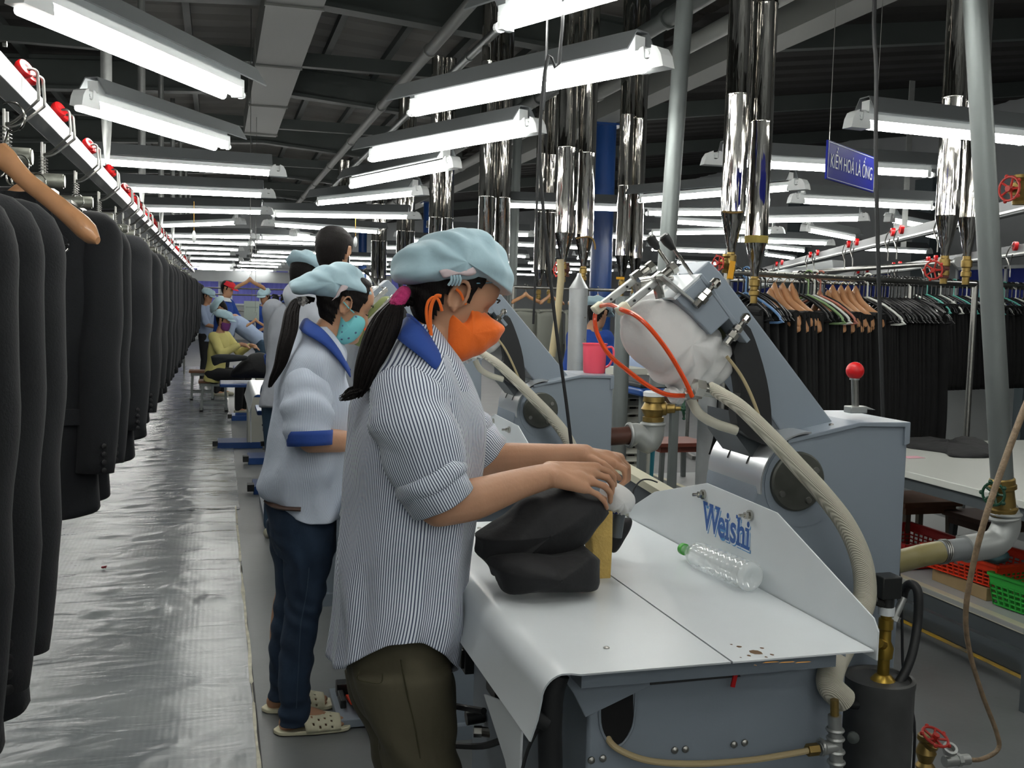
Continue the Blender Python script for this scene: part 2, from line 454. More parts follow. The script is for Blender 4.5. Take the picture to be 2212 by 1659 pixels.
# dark grime seam beside it
m = MB().add([V((.136, -1, .0045)), V((.152, -1, .0045)), V((.125, 7.3, .0045)), V((.115, 7.3, .0045))], [(0, 1, 2, 3)])
tag(obj('floor_seam', m, mat('dark_seam', '3c3d3c', .8)), 'dark dirt line beside the torn strip on the floor', 'seam')
p = OZ(223, 1231, 0)
m = MB().ball(p+V((0, 0, .014)), (.012, .008, .007), 7, 4)
m.tube([p+V((.006, 0, .018)), p+V((.016, -.006, .022)), p+V((.012, -.014, .012))], .003, 5)
tag(obj('thread_scrap', m, mat('scrap', '8a3a44', .8)), 'tiny red and white scrap lying on the plastic floor sheet', 'scrap')

# ================================================================== fluorescent fixtures
M_TUBE = mat('lit_tube', 'ffffff', .4, emit='fffef8', estr=30)
M_FIX = mat('grey_fixture_sheet', '6c7072', .55)
M_FIXW = mat('white_fixture_sheet', 'e6eaea', .45)
_fix = {}
def fixture_meshes(L=1.2):
    """local: axis along +X centred, tube height z=0"""
    h = L/2
    # reflector trough (outside grey)
    prof = [(-.075, .036), (-.03, .105), (.03, .105), (.075, .036), (.072, .032), (.028, .10), (-.028, .10), (-.072, .032)]
    m = MB().prism([V((-h-.09, y, z)) for y, z in prof], (L+.03, 0, 0))
    _fix['housing'] = m
    m = MB().box((0, .0, .022), (L, .05, .03)); m.box((-.02, 0, .06), (L-.1, .05, .06))
    _fix['batten'] = m
    # notched white end plates, one each side of the tube end
    pts = [(0, -.03), (-.125, -.03), (-.122, .0), (-.11, .012), (-.102, .03), (-.092, .042), (-.078, .045)]
    for a in range(0, 7): pts.append((-.062+.014*math.cos(math.pi-a*math.pi/6), .014-.014*math.sin(a*math.pi/6)))
    pts += [(-.048, .045), (-.026, .036), (-.010, .01)]
    pts = pts[::-1]
    mm = MB().prism([V((h+.045+px, -.03, pz)) for px, pz in pts], (0, .06, 0))
    mm.cyl((h-.017, -.03, .02), (h-.017, .03, .02), .007, n=8)
    _fix['holder0'] = mm
    mm = MB().box((-h+.005, 0, -.004), (.02, .045, .05)); mm.cyl((-h-.02, 0, -.014), (-h-.034, 0, -.014), .014, n=10)
    _fix['holder1'] = mm
    _fix['tube0'] = MB().cyl((-h-.02, -.0, -.014), (h-.03, -.0, -.014), .0155, n=10)
    _fix['tube1'] = MB().cyl((-h+.05, -.038, -.028), (h-.02, -.038, -.028), .0155, n=10)
fixture_meshes()
proto = thing('ceiling_light', 'x', 'lamp')
obj('housing', _fix['housing'], M_FIX, proto, smooth=False)
obj('batten', _fix['batten'], M_FIXW, proto, smooth=False)
obj('lamp_holder', _fix['holder0'], M_FIXW, proto, smooth=False)
obj('lamp_holder', _fix['holder1'], M_FIXW, proto, smooth=False)
obj('tube', _fix['tube0'], M_TUBE, proto)
proto2 = copy_tree(proto, None, kidmap(proto)); obj('tube', _fix['tube1'], M_TUBE, None).parent = proto2; km_twin = kidmap(proto2)
km = kidmap(proto)
LZ = 2.27
# measured fixtures: pixel ends of each tube, laid onto the lamp height
near = [
 (60, -5, 515, 195, 'lit strip lamp cropped by the top left corner of the picture, nearest above the jackets'),
 (178, 215, 488, 310, 'second lit strip lamp from the top left, slanting, notched white end facing left'),
 (200, 345, 605, 372, 'third lit strip lamp on the left, crossing behind the hanging strap'),
 (250, 405, 585, 420, 'fourth lit strip lamp on the left, just behind the rail bend'),
 (300, 450, 582, 457, 'fifth lit strip lamp on the left, crossed by a thin pull cord'),
 (320, 487, 556, 478, 'sixth lit strip lamp on the left, tilting up towards its right end'),
 (350, 508, 555, 511, 'seventh lit strip lamp on the left, above the cord weight'),
 (1090, 45, 1395, -45, 'lit strip lamp cropped by the top edge, nearest over the pressing table'),
 (895, 235, 1420, 130, 'long lit strip lamp over the capped woman, notched white end at right'),
 (805, 337, 1155, 275, 'lit strip lamp below the longest one, crossing in front of the dark pipes'),
 (758, 397, 985, 352, 'third lit strip lamp stepping down over the capped woman'),
 (680, 437, 925, 412, 'fourth lit strip lamp stepping down, with its notch near the chrome flues'),
 (595, 462, 900, 467, 'level lit strip lamp with a pull cord, below the stepping ones'),
 (570, 482, 820, 500, 'lit strip lamp sloping down right towards the chrome flues'),
 (595, 497, 742, 525, 'short-looking lit strip lamp with notch at left above the dark haired head'),
 (1845, 262, 2212, 300, 'lit strip lamp upper right, passing behind the chrome flues'),
 (1535, 345, 2005, 372, 'lit strip lamp passing behind the blue hanging sign'),
 (1380, 430, 1740, 400, 'lit strip lamp tilting up to a notch left of the sign'),
 (1715, 430, 2010, 445, 'lit strip lamp below the blue sign with notch at left'),
 (1920, 472, 2020, 490, 'short angled lit strip lamp between the wire and the right flues'),
 (1730, 492, 1850, 515, 'small angled lit strip lamp above the red trolley wheels'),
 (1940, 492, 2035, 512, 'small angled lit strip lamp just under its twin by the right flues'),
 (1400, 458, 1640, 458, 'level lit strip lamp crossing behind the middle grey pipe'),
 (1640, 474, 1870, 470, 'level lit strip lamp right of the tall chrome flues'),
 (1405, 502, 1690, 498, 'level lit strip lamp above the press handles'),
 (1640, 530, 1735, 540, 'small faint strip lamp over the trolley rail'),
 (2180, 450, 2290, 405, 'lit lamp glimpsed at the right edge behind the red valve wheel'),
]
for i, (a, b, c, d, lab) in enumerate(near):
    A = OZ(a, b, LZ); B = OZ(c, d, LZ)
    if i == 0: A = B+(A-B).normalized()*1.22
    if i in (7, 26): B = A+(B-A).normalized()*1.25
    Ln = (B-A).length; mid = (A+B)/2
    e = B-A
    if e.length > 1.5:                                   # far ones: keep the real tube length, same centre
        pass
    ang = math.atan2(e.y, e.x)+(math.pi if i in (0, 1, 13, 14, 15, 16, 18, 19, 20, 21, 25) else 0)
    o = proto2 if i == 0 else proto if i == 2 else copy_tree(proto2, None, km_twin) if i in (1, 7, 8, 9, 10) else copy_tree(proto, None, km)
    o.location = mid; o.rotation_euler = (0, 0, ang); o.scale = (min(1.15, Ln/1.2), 1, 1)
    o['label'] = lab; o['group'] = 'strip lamps near enough to tell apart'
# rows further down the hall
random.seed(11)
cols = [(-.15, 0.0), (1.15, .02), (-1.9, .05), (2.9, -.04), (4.6, .06), (6.3, -.05), (8.2, .05)]
def inview(p): 
    d = p-V((0, 0, CH)); w = d.dot(FW); 
    return w > .5 and 0 < 1106+F*d.dot(RT)/w < 2212
for ci, (x, a) in enumerate(cols):
    y = {0: 16.2, 1: 13.6, 2: 12.0, 3: 8.3, 4: 9.0, 5: 10.5, 6: 11.2}[ci]; k = 0
    while y < 34.5:
        an = a+random.uniform(-.18, .18)+(.45 if random.random() < .12 else 0)
        o = copy_tree(proto, None, km); o.location = (x+random.uniform(-.12, .12), y, LZ+random.uniform(-.03, .05)); o.rotation_euler = (0, 0, an)
        o['label'] = 'lit strip lamp in the dense far rows under the dark ceiling'; o['group'] = 'strip lamps of the far rows'
        y += (2.3 if ci < 2 else 2.6)*random.uniform(.9, 1.12)*(1+k*.02); k += 1
for x, y in ((-1.9, 1.2), (-1.9, 2.7), (-2.1, 4.2), (-2.1, 6), (-2.1, 8), (-2.1, 10.2), (3.3, 2.0), (3.2, .4), (-.3, 1.6), (-.3, .2), (-.3, -1.2), (-.3, -2.6), (1.2, 1.2), (1.2, -.2), (1.2, -1.6), (1.2, -3), (3.2, -1.4), (5.0, .5), (5.0, 2.2), (-1.9, -.6), (-1.9, -2.2)):  # unseen lamps added to brighten the front of the hall
    o = copy_tree(proto, None, km); o.location = (x, y, LZ); o.rotation_euler = (0, 0, .2)
    o['label'] = 'lit strip lamp added outside the picture as fill light'; o['group'] = 'strip lamps added outside the picture as fill light'
# thin hanging wires of the near fixtures
M_WIRE = mat('thin_wire', '6a6a66', .5, .5)

# pull cords with white weights
for px, py0, py1, yy, lab in [(419, 457, 520, 8.6, 'pull cord with pale weight hanging left of the far hanger'), (768, 462, 533, 9.9, 'yellow pull cord with white weight above the dark haired head')]:
    a = OY(px, py0, yy); b = OY(px, py1-22, yy)
    t = thing('pull_cord', lab, 'cord', tuple(a), 'pull cords of the strip lamps')
    obj('cord', MB().cyl(a+V((0, 0, .08)), b, .0025, n=5), mat('yellow_cord', 'b38a3a', .7), t)
    obj('weight', MB().lathe(b, (0, 0, -1), [(0, .004), (.02, .014), (.06, .018), (.09, .012), (.1, .002)], 10), M_FIXW, t)
# ================================================================== garment presses
def PY(pts, y): return [OY(a, b, y) for a, b in pts]
def inflate(outline, yc, hd, rings=9, power=2.0, fold=None, res=64, ymin=None, centre=None, squash=1.0):
    """closed soft body: outline (3d points, any plane x-z) swelled to +-hd in y"""
    P = catmull([V(p) for p in outline]+[V(outline[0])], 8)[:-1]
    # resample
    L = [0]
    for i in range(len(P)): L.append(L[-1]+(P[(i+1) % len(P)]-P[i]).length)
    tot = L[-1]; Q = []; j = 0
    for k in range(res):
        t = tot*k/res
        while L[j+1] < t: j += 1
        a, b = P[j], P[(j+1) % len(P)]; Q.append(a.lerp(b, (t-L[j])/max(1e-9, L[j+1]-L[j])))
    c = sum(Q, V((0, 0, 0)))/res if centre is None else V(centre)
    rs = []
    for i in range(-rings, rings+1):
        u = i/rings; s = math.sqrt(max(0, 1-abs(u)**power)); s = max(s, .02)
        ring = []
        for q in Q:
            p = c+(q-c)*s; p.y = yc+hd*u+(q.y-c.y)*s
            if fold: p = fold(p, (q-c).normalized(), u)
            ring.append(p)
        rs.append(ring)
    return MB().rings(rs)
def nz(p, s, seed=0): return mnoise.noise(V((p.x*s+seed, p.y*s, p.z*s)))

def build_press(t, full=True):
    """the near press, in world coordinates; t = its Empty"""
    TZ = .87; y0, y1 = 1.52, 2.67
    # --- cabinet
    CX0, CX1, CY0, CY1 = .64, 1.17, 1.66, 2.5
    cab = obj('cabinet', MB().box(((CX0+CX1)/2, (CY0+CY1)/2, .44), (CX1-CX0, CY1-CY0, .8)), M_MACH, t, bevel=.008)
    # slot opening with dark inside, on near face
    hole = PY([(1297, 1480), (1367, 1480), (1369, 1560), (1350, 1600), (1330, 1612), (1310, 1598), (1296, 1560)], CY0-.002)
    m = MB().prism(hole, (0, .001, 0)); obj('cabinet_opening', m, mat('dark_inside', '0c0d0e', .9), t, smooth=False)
    rim = catmull(hole+[hole[0]], 4); obj('opening_rim', MB().tube(rim, .0025, 6), M_MACH, t)
    for a, b in ((1277, 1642), (1302, 1638), (1457, 1620), (1480, 1618), (1585, 1608), (1608, 1604)):
        p = OY(a, b, CY0-.001); m = MB().lathe(p, (0, -1, 0), [(0, .007), (.003, .0065), (.0055, .003), (.006, .0)], 10); obj('rivet', m, M_STL, t)
    # gusset bracket under the table
    g = PY([(1208, 1450), (1403, 1452), (1405, 1482), (1265, 1550), (1240, 1500)], CY0-.01)
    obj('table_bracket', MB().prism(g, (0, .006, 0)), M_MACH, t, smooth=False, bevel=.0015)
    g2 = PY([(1405, 1453), (1595, 1449), (1600, 1462), (1405, 1480)], CY0-.012)
    obj('drawer_recess', MB().prism(g2, (0, .012, 0)), mat('dark_grey_recess', '3a3c3d', .7), t, smooth=False)
    p = OY(1587, 1464, CY0-.02); obj('red_marker', MB().box(p, (.008, .004, .035), Matrix.Rotation(R(12), 3, 'Y')), M_RED, t)
    # left face of the cabinet: switch, knob, cable
    X = CX0-.004
    p = OX(1012, 1420, X); m = MB().box(p, (.03, .05, .075)); m.box(p+V((-.018, 0, 0)), (.012, .03, .05)); m.cyl(p+V((-.01, 0, .02)), p+V((-.03, 0, .02)), .008, n=8)
    obj('switch', m, mat('black_plastic', '1c1e1e', .4), t, bevel=.003)
    p = OX(1068, 1482, X); obj('socket', MB().box(p, (.02, .09, .05)), MATS['black_plastic'], t, bevel=.006)
    p = OX(1045, 1545, X); m = MB().cyl(p, p+V((-.045, 0, -.004)), .018, n=14); obj('cable_gland', m, MATS['black_plastic'], t)
    m = MB().cyl(p+V((-.02, -.02, -.03)), p+V((.03, -.05, -.03)), .012, n=10); m.nut(p+V((-.03, -.02, -.03)), (1, -.3, 0), .014, .02); obj('hose_coupling', m, M_STL, t)
    # white flap plate below the lip
    g = [OX(a, b, .50) for a, b in ((1045, 1500), (1128, 1530), (1122, 1659), (1122, 1800), (1090, 1640))]
    obj('side_flap', MB().prism(g, (.004, 0, 0)), M_WHITE, t, smooth=False)
    # --- table: bent sheet, two leaves
    prof = [(.842, TZ), (.57, TZ), (.553, TZ+.003)]
    for i in range(1, 9):
        a = math.pi/2+i*math.pi/16*1.0
        prof.append((.545+.042*math.cos(a), TZ-.038+.042*math.sin(a)))
    prof += [(.497, .80), (.489, .775), (.4855, .765)]
    def sheet(pr, ya, yb, th=.003):
        m = MB(); n = len(pr)
        top = [V((x, ya, z)) for x, z in pr]; top2 = [V((x, yb, z)) for x, z in pr]
        nrm = []
        for i in range(n):
            a = V((pr[min(i+1, n-1)][0]-pr[max(i-1, 0)][0], 0, pr[min(i+1, n-1)][1]-pr[max(i-1, 0)][1])).normalized()
            nrm.append(V((-a.z, 0, a.x)))           # points inwards/down for a leftwards run
        lo = [p+q*th for p, q in zip(top, nrm)]; lo2 = [p+q*th for p, q in zip(top2, nrm)]
        m.rings([top, top2, lo2, lo, top], caps=False, closed=False)
        m.add(top+lo, [(i, i+1, n+i+1, n+i) for i in range(n-1)]); m.add(top2+lo2, [(i+1, i, n+i, n+i+1) for i in range(n-1)])
        return m
    obj('front_table_sheet', sheet(prof, y0, y1), M_WHITE, t, sharp=50)
    rear = MB().box(((.846+1.125)/2, (y0+y1)/2, TZ-.0015), (1.125-.846, y1-y0, .003))
    obj('rear_table_sheet', rear, M_WHITE, t)
    fr = MB().box((.85, (y0+y1)/2, TZ-.03), (.5, y1-y0-.15, .05)); obj('table_frame', fr, M_MACH, t)
    for a, b in ((1310, 1400), (1035, 1141)):
        p = OZ(a, b, TZ); obj('table_screw', MB().lathe(p, (0, 0, 1), [(0, .0055), (.0015, .0055), (.003, .003), (.0032, .0)], 12), M_STL, t)
    # slot in the middle
    # rust spots: worn-through paint, thin flakes
    if full:
        m = MB(); random.seed(4)
        for a, b, r in ((1634, 1409, .012), (1597, 1397, .005), (1646, 1400, .004), (1618, 1416, .004), (1667, 1414, .004), (1632, 1437, .003), (1580, 1392, .003), (1600, 1420, .002), (1655, 1419, .003)):
            p = OZ(a, b, TZ+.0004); m.add([p+V((r*math.cos(k*.785)*random.uniform(.7, 1.1), r*1.2*math.sin(k*.785)*random.uniform(.7, 1.1), 0)) for k in range(8)], [tuple(range(8))])
        obj('paint_chip', m, mat('rust', '5f4a34', .9), t, smooth=False, kind='stuff')
        m = MB()
        for a in (1665, 1700, 1735):
            p = OZ(a, 1431, TZ+.0004); m.add([p+V((dx, dy, 0)) for dx, dy in ((-.016, 0), (-.008, .004), (.012, .003), (.016, 0), (.008, -.001))], [(0, 1, 2, 3, 4)])
        obj('edge_rust', m, mat('orange_rust', 'a9772f', .9), t, smooth=False, kind='stuff')
    # --- back panel with lettering
    PX = 1.128
    g = [(1.515, .852), (1.515, .905), (1.53, .925), (1.87, 1.046), (2.19, 1.052), (2.49, .975), (2.66, .895), (2.66, .852)]
    obj('back_panel', MB().prism([V((PX, a, b)) for a, b in g], (.003, 0, 0)), M_WHITE, t, smooth=False, bevel=.001)
    for a, b in ((1521, 1068), (1622, 1113)):
        p = OX(a, b, PX); m = MB().cyl(p, p+V((-.006, 0, 0)), .012, n=12); m.nut(p+V((-.006, 0, 0)), (-1, 0, 0), .008, .01); m.cyl(p+V((-.01, 0, 0)), p+V((-.03, 0, 0)), .004, n=8)
        obj('panel_bolt', m, M_CHROME, t)
    if full:
        rotm = Matrix(((0, 0, -1), (-1, 0, 0), (0, 1, 0)))        # text x -> -y, text y -> +z, faces -x
        c = OX(1572, 1139, PX)
        def slab(ex):
            """the word set letter by letter with slab serifs"""
            V_, F_ = [], []; x = -.118
            for ch, w, ser in (('W', .070, ((-.030, 1), (0, 1), (.030, 1))), ('e', .037, ()), ('i', .022, ((0, 0), (-.004, .68))), ('s', .034, ()), ('h', .040, ((-.011, 0), (.011, 0), (-.015, 1.0))), ('i', .022, ((0, 0), (-.004, .68)))):
                vs, fs = text_mesh(ch, .082, .0002, (1.0, 1.15), 0, ex); x0 = min(p.x for p in vs); x1 = max(p.x for p in vs); z0 = -.033; cx = x+w/2
                vs = [V((p.x-(x0+x1)/2+cx, p.y, p.z)) for p in vs]; o = len(V_); V_ += vs; F_ += [tuple(i+o for i in f) for f in fs]
                yb = min(p.y for p in vs); yt = max(p.y for p in vs)
                if ch == 'i': yt = yb+(yt-yb)*.74/.68*.68+.0; 
                for sx, sy in ser:
                    yy = yb+.004 if sy == 0 else (yt-.004 if sy == 1 else yb+.044); hw = .0105 if ch != 'i' or sy == 0 else .008; o = len(V_)
                    V_ += [V((cx+sx-hw, yy-.004, .0003)), V((cx+sx+hw, yy-.004, .0003)), V((cx+sx+hw, yy+.004, .0003)), V((cx+sx-hw, yy+.004, .0003))]; F_.append((o, o+1, o+2, o+3))
                x += w
            return V_, F_
        for nm, off, ex, mt, lab in (('lettering_shadow', V((-.0004, -.005, -.006)), .0012, mat('pale_blue_print', '4f8cc0', .6), None), ('lettering_outline', V((-.0006, -.0015, -.002)), .0028, mat('white_print', 'd8e2ea', .5), None), ('lettering', V((-.001, 0, 0)), .0014, mat('blue_print', '184f96', .45), 'blue lettering reading Weishi')):
            vs, fs = slab(ex)
            m = MB().add([rotm @ V((p.x*.98, p.y, p.z)) + c + off for p in vs], fs)
            o = obj(nm, m, mt, t, smooth=False)
            if lab: o['label'] = lab
    # --- column box
    BYn, BYf = 2.0, 2.24
    g = PY([(1625, 1300), (1628, 1100), (1636, 1045), (1650, 1000), (1672, 968), (1703, 953), (1860, 917), (1962, 917), (1942, 1290)], BYn); g = g+[V((g[-1].x-.01, BYn, .06)), V((1.19, BYn, .06))]
    body = g; obj('column_body', MB().prism(body, (0, BYf-BYn, 0)), M_MACH, t, smooth=False, bevel=.004)
    g = PY([(1701, 950), (1858, 912), (1968, 912), (1966, 958), (1954, 963), (1956, 923), (1860, 922), (1703, 959)], BYn-.008)
    obj('column_lid', MB().prism(g, (0, BYf-BYn+.016, 0)), M_MACH, t, smooth=False, bevel=.002)
    p = OY(1801, 921, 2.0); obj('lid_screw', MB().lathe(p+V((0, .01, .002)), (-.2, 0, 1), [(0, .006), (.003, .005), (.004, 0)], 10), M_STL, t)
    # hinge disc
    hc = OY(1722, 1040, 1.995)
    dsk = obj('hinge_disc', MB().lathe(hc+V((0, .008, 0)), (0, -1, 0), [(0, .068), (.012, .067), (.016, .063), (.0162, .02), (.017, 0)], 40), mat('dark_worn_metal', '585a55', .42, .6, var=.15, vscale=25), t)
    for a in range(4):
        an = a*math.pi/2+.55; p = hc+V((.049*math.cos(an), -.008, .049*math.sin(an)))
        obj('disc_screw', MB().cyl(p, p+V((0, -.004, 0)), .008, .007, 12), M_STL, dsk)
    # curved guard over the drum
    ctr = V((hc.x+.02, 0, hc.z-.005)); rad = .118
    arc = [(ctr.x+rad*math.cos(R(a)), ctr.z+rad*math.sin(R(a))) for a in range(88, 196, 6)]
    m = MB(); A = [V((x, 1.985, z)) for x, z in arc]; B = [V((x, 2.235, z)) for x, z in arc]
    A2 = [V((ctr.x+(x-ctr.x)*.97, 1.985, ctr.z+(z-ctr.z)*.97)) for x, z in arc]; B2 = [V((p.x, 2.235, p.z)) for p in A2]
    m.rings([A, B, B2, A2, A], caps=False, closed=False)
    obj('drum_guard', m, mat('satin_silver', 'c9cdd0', .28, .75), t, sharp=60)
    for yy in (2.06, 2.15):
        pts = [V((ctr.x+(rad+.0005)*math.cos(R(a)), yy, ctr.z+(rad+.0005)*math.sin(R(a)))) for a in range(112, 165, 5)]
        obj('guard_slot', MB().tube(pts, .0022, 5), M_BLACK, t)
    obj('drum', MB().cyl((ctr.x, 1.998, ctr.z), (ctr.x, 2.23, ctr.z), .1, n=28), M_MACH, t)
    # --- arm
    g = PY([(1690, 990), (1697, 948), (1585, 780), (1490, 640), (1500, 590), (1532, 562), (1560, 592), (1800, 912), (1800, 960)], 2.06)
    obj('arm', MB().prism(g, (0, .13, 0)), M_MACH, t, smooth=False, bevel=.004)
    g = PY([(1585, 760), (1612, 700), (1640, 760), (1662, 850), (1667, 945), (1650, 960), (1600, 930), (1590, 880), (1600, 850)], 2.02)
    gg = catmull(g+[g[0]], 3)[:-1]
    obj('arm_guard', MB().prism(gg, (0, .035, 0)), M_BLACK, t, smooth=False)
    g = PY([(1590, 890), (1660, 955), (1690, 990), (1640, 1010), (1590, 940)], 2.05)
    obj('arm_root', MB().prism(g, (0, .14, 0)), mat('dark_grey_paint', '43494d', .5), t, smooth=False)
    # --- head box
    P0 = OY(1515, 597, 1.985); P1 = OY(1618, 738, 1.985); a = (P1-P0).normalized(); nn = V((a.z, 0, -a.x))     # nn: down-left
    if nn.z > 0: nn = -nn
    q = [P0+nn*.0, P1+nn*.0, P1+nn*.012-a*.01, P0+nn*.012]
    hb = [P0, P0+(P1-P0)*.62, P0+(P1-P0)*.62+nn*.06, P0+nn*.075]
    obj('head_box', MB().prism(hb, (0, .17, 0)), M_MACH, t, smooth=False, bevel=.003)
    obj('head_plate', MB().prism([P0-a*.004-nn*.006, P1-nn*.006, P1+nn*.006, P0-a*.004+nn*.006], (0, .19, 0)), M_MACH, t, smooth=False, bevel=.002)
    tf = PY([(1446, 606), (1450, 574), (1532, 560), (1517, 598)], 0)  # unused guide
    ptop = [P0-a*.006, P0-a*.006+nn*.078, P0-a*.0+nn*.078, P0]
    obj('head_cap', MB().prism(ptop, (0, .175, 0)), M_WHITE, t, smooth=False)
    # cross bolts through the plate
    for (ax, ay, bx, by, yy) in ((1545, 612, 1512, 650, 1.975), (1610, 688, 1578, 730, 1.975)):
        A = OY(ax, ay, yy); B = OY(bx, by, yy-.0)
        d = (B-A).normalized(); m = MB().cyl(A, B, .0055, n=8)
        m.lathe(A-d*.012, d, [(0, .004), (.006, .011), (.018, .011), (.022, .007)], 10); m.nut(A+d*.022, d, .011, .012); m.nut(B-d*.014, d, .013, .014); m.cyl(B-d*.002, B+d*.016, .009, n=8)
        obj('clamp_bolt', m, M_CHROME, t)
    # two handles
    for (hx, hy, mx, my, bx, by, yy) in ((1402, 510, 1421, 537, 1462, 598, 2.13), (1432, 508, 1455, 536, 1500, 602, 2.03)):
        T = OY(hx, hy, yy); Mi = OY(mx, my, yy); Bb = OY(bx, by, yy); d = (Bb-T).normalized()
        h = obj('handle', MB().lathe(T, d, [(0, .008), (.003, .0115), (.02, .0112), ((Mi-T).length, .0065), ((Mi-T).length+.002, .004)], 12), MATS['black_plastic'], t)
        m = MB().cyl(Mi, Bb, .0042, n=8); m.lathe(Bb-d*.004, d, [(0, .008), (.006, .012), (.016, .014), (.02, .014)], 12); m.torus(Bb+d*.012, V((0, -1, .4)), .013, .005, 14, 6)
        obj('handle_rod', m, M_CHROME, h)
    # clamp bars and strip
    for (ax, ay, bx, by, yy) in ((1286, 670, 1372, 603, 2.15), (1338, 672, 1418, 608, 2.02)):
        A = OY(ax, ay, yy); B = OY(bx, by, yy); d = (B-A).normalized()
        m = MB().bar(A+d*.012, B, .02, .014); b = obj('clamp_bar', m, M_ALU, t, bevel=.002)
        m = MB().bar(A-d*.004, A+d*.022, .026, .02); obj('bar_end', m, mat('cream_plastic', 'cfccb4', .5), b, bevel=.003)
        m = MB().nut(B-d*.004, d, .016, .022); m.cyl(B+d*.015, B+d*.04, .01, n=10); m.nut(B+d*.04, d, .014, .014); m.cyl(B, B+V((.01, 0, -.035)), .011, n=8)
        obj('bar_clamp', m, M_CHROME, b)
        for s in (.35, .75):
            p = A.lerp(B, s)+V((0, -.0105, 0)); obj('bar_screw', MB().cyl(p, p+V((0, -.002, 0)), .003, n=6), M_BLACK, b)
    A = OY(1424, 594, 1.99); B = OY(1500, 658, 1.99); obj('head_strip', MB().bar(A, B, .03, .006), M_ALU, t, bevel=.001)
    A = OY(1380, 612, 2.1); B = OY(1450, 600, 2.1); obj('cross_shaft', MB().cyl(A, B, .013, n=12), M_CHROME, t)
    A = OY(1420, 628, 2.1); B = OY(1520, 760, 2.1); obj('pad_carrier', MB().bar(A+V((.03, 0, .0)), B+V((.02, 0, .03)), .1, .03), mat('olive_pad', '4a4f38', .9), t)
    # --- covered pressing bag
    outl = PY([(1345, 692), (1352, 668), (1372, 648), (1402, 640), (1440, 633), (1470, 642), (1492, 650), (1512, 672), (1535, 705), (1562, 742), (1573, 775), (1566, 805), (1545, 826), (1516, 836), (1500, 848), (1478, 853), (1450, 836), (1426, 824), (1400, 798), (1372, 768), (1352, 732)], 2.08)
    ax = (OY(1530, 800, 2.08)-OY(1380, 680, 2.08)).normalized()
    cen = OY(1455, 745, 2.08)
    def fold(p, d, u):
        s = (p-cen).dot(ax); cr = (p-cen)-ax*s
        tt = (p.z-cen.z)*.6+(p.x-cen.x)*.9
        k = math.sin(s*150+math.sin(tt*30)*1.6+u*2.0)*.006*max(0, min(1, (s+.03)*14))
        k += math.sin((cr.z*70+cr.y*90)+s*20)*.006*max(0, min(1, (-s+.0)*14))
        k += nz(p, 14)*.008
        q = p-cen; return p+q.normalized()*k
    m = inflate(outl, 2.08, .085, rings=14, power=2.4, fold=fold, res=140)
    bag = obj('pressing_bag', m, mat('white_cotton', 'd2d3d2', .9, bump=.25, bscale=35, sheen=.2), t, sharp=180)
    tie = PY([(1470, 835), (1482, 846), (1476, 862), (1462, 872), (1448, 862), (1440, 842)], 2.06)
    obj('bag_gather', inflate(tie, 2.06, .03, rings=5, res=30, fold=lambda p, d, u: p+d*.004*math.sin(p.x*500)), MATS['white_cotton'], bag, sharp=180)
    # orange tube loop
    pts = [OY(a, b, y) for a, b, y in ((1495, 857, 1.96), (1476, 815, 1.955), (1440, 755, 1.95), (1400, 705, 1.95), (1370, 680, 1.97), (1345, 670, 2.0), (1320, 659, 2.07), (1298, 662, 2.14), (1285, 682, 2.16), (1290, 720, 2.14), (1315, 765, 2.1), (1355, 800, 2.07), (1400, 833, 2.04), (1440, 852, 2.02), (1480, 855, 2.0))]
    obj('orange_tube', MB().tube(pts, .0052, 8, smooth=5), mat('orange_vinyl', 'd5481a', .25, coat=.4), t)
    # --- braided steam hose
    hm = hose_mat()
    pts = [OY(a, b, y) for a, b, y in ((1532, 836, 1.97), (1556, 850, 1.95), (1600, 880, 1.93), (1660, 938, 1.92), (1720, 1003, 1.915), (1780, 1070, 1.91), (1830, 1138, 1.90), (1862, 1215, 1.89), (1868, 1290, 1.88), (1848, 1345, 1.86), (1822, 1395, 1.76), (1799, 1440, 1.66), (1793, 1480, 1.63), (1822, 1512, 1.63))]
    r = lambda s: .0125+.0125*min(1, s*1.6)
    h = obj('steam_hose', MB().tube(pts, r, 24, smooth=6), hm, t)
    m = MB().cyl(pts[0]+V((-.03, 0, .0)), pts[0]+V((.02, 0, -.01)), .015, n=12); m.nut(pts[0]+V((-.035, 0, .0)), (1, 0, -.2), .02, .02)
    m.cyl(OY(1480, 850, 1.99), OY(1535, 838, 1.97), .012, n=10); m.nut(OY(1495, 848, 1.985), (1, 0, .1), .017, .018)
    obj('hose_fitting', m, M_CHROME, t)
    pts = [OY(a, b, y) for a, b, y in ((1492, 862, 2.06), (1510, 893, 2.05), (1545, 915, 2.04), (1592, 930, 2.03))]
    obj('return_hose', MB().tube(pts, .011, 14, smooth=5), mat('translucent_hose', 'b9b7a8', .5), t)
    pts = [OY(a, b, y) for a, b, y in ((1570, 770, 2.0), (1600, 810, 2.0), (1625, 860, 2.0), (1650, 930, 2.01))]
    obj('thin_hose', MB().tube(pts, .004, 8, smooth=5), mat('tan_hose', 'a79a78', .5), t)
    # --- buck: standing post with white ball pad
    p = OZ(1307, 1250, TZ)
    g = PY([(1284, 1252), (1281, 1200), (1276, 1160), (1290, 1128), (1300, 1108), (1325, 1104), (1324, 1180), (1320, 1252)], 2.06)
    obj('foam_stand', MB().prism(g, (0, .05, 0)), mat('yellow_foam', 'b69a58', .95, var=.12, vscale=30, bump=.4, bscale=150), t, smooth=False, bevel=.004)
    obj('buck_post', MB().cyl(OY(1338, 1108, 2.11), OY(1330, 1160, 2.11), .014, n=12), mat('dark_grey_paint', '43494d', .5), t)
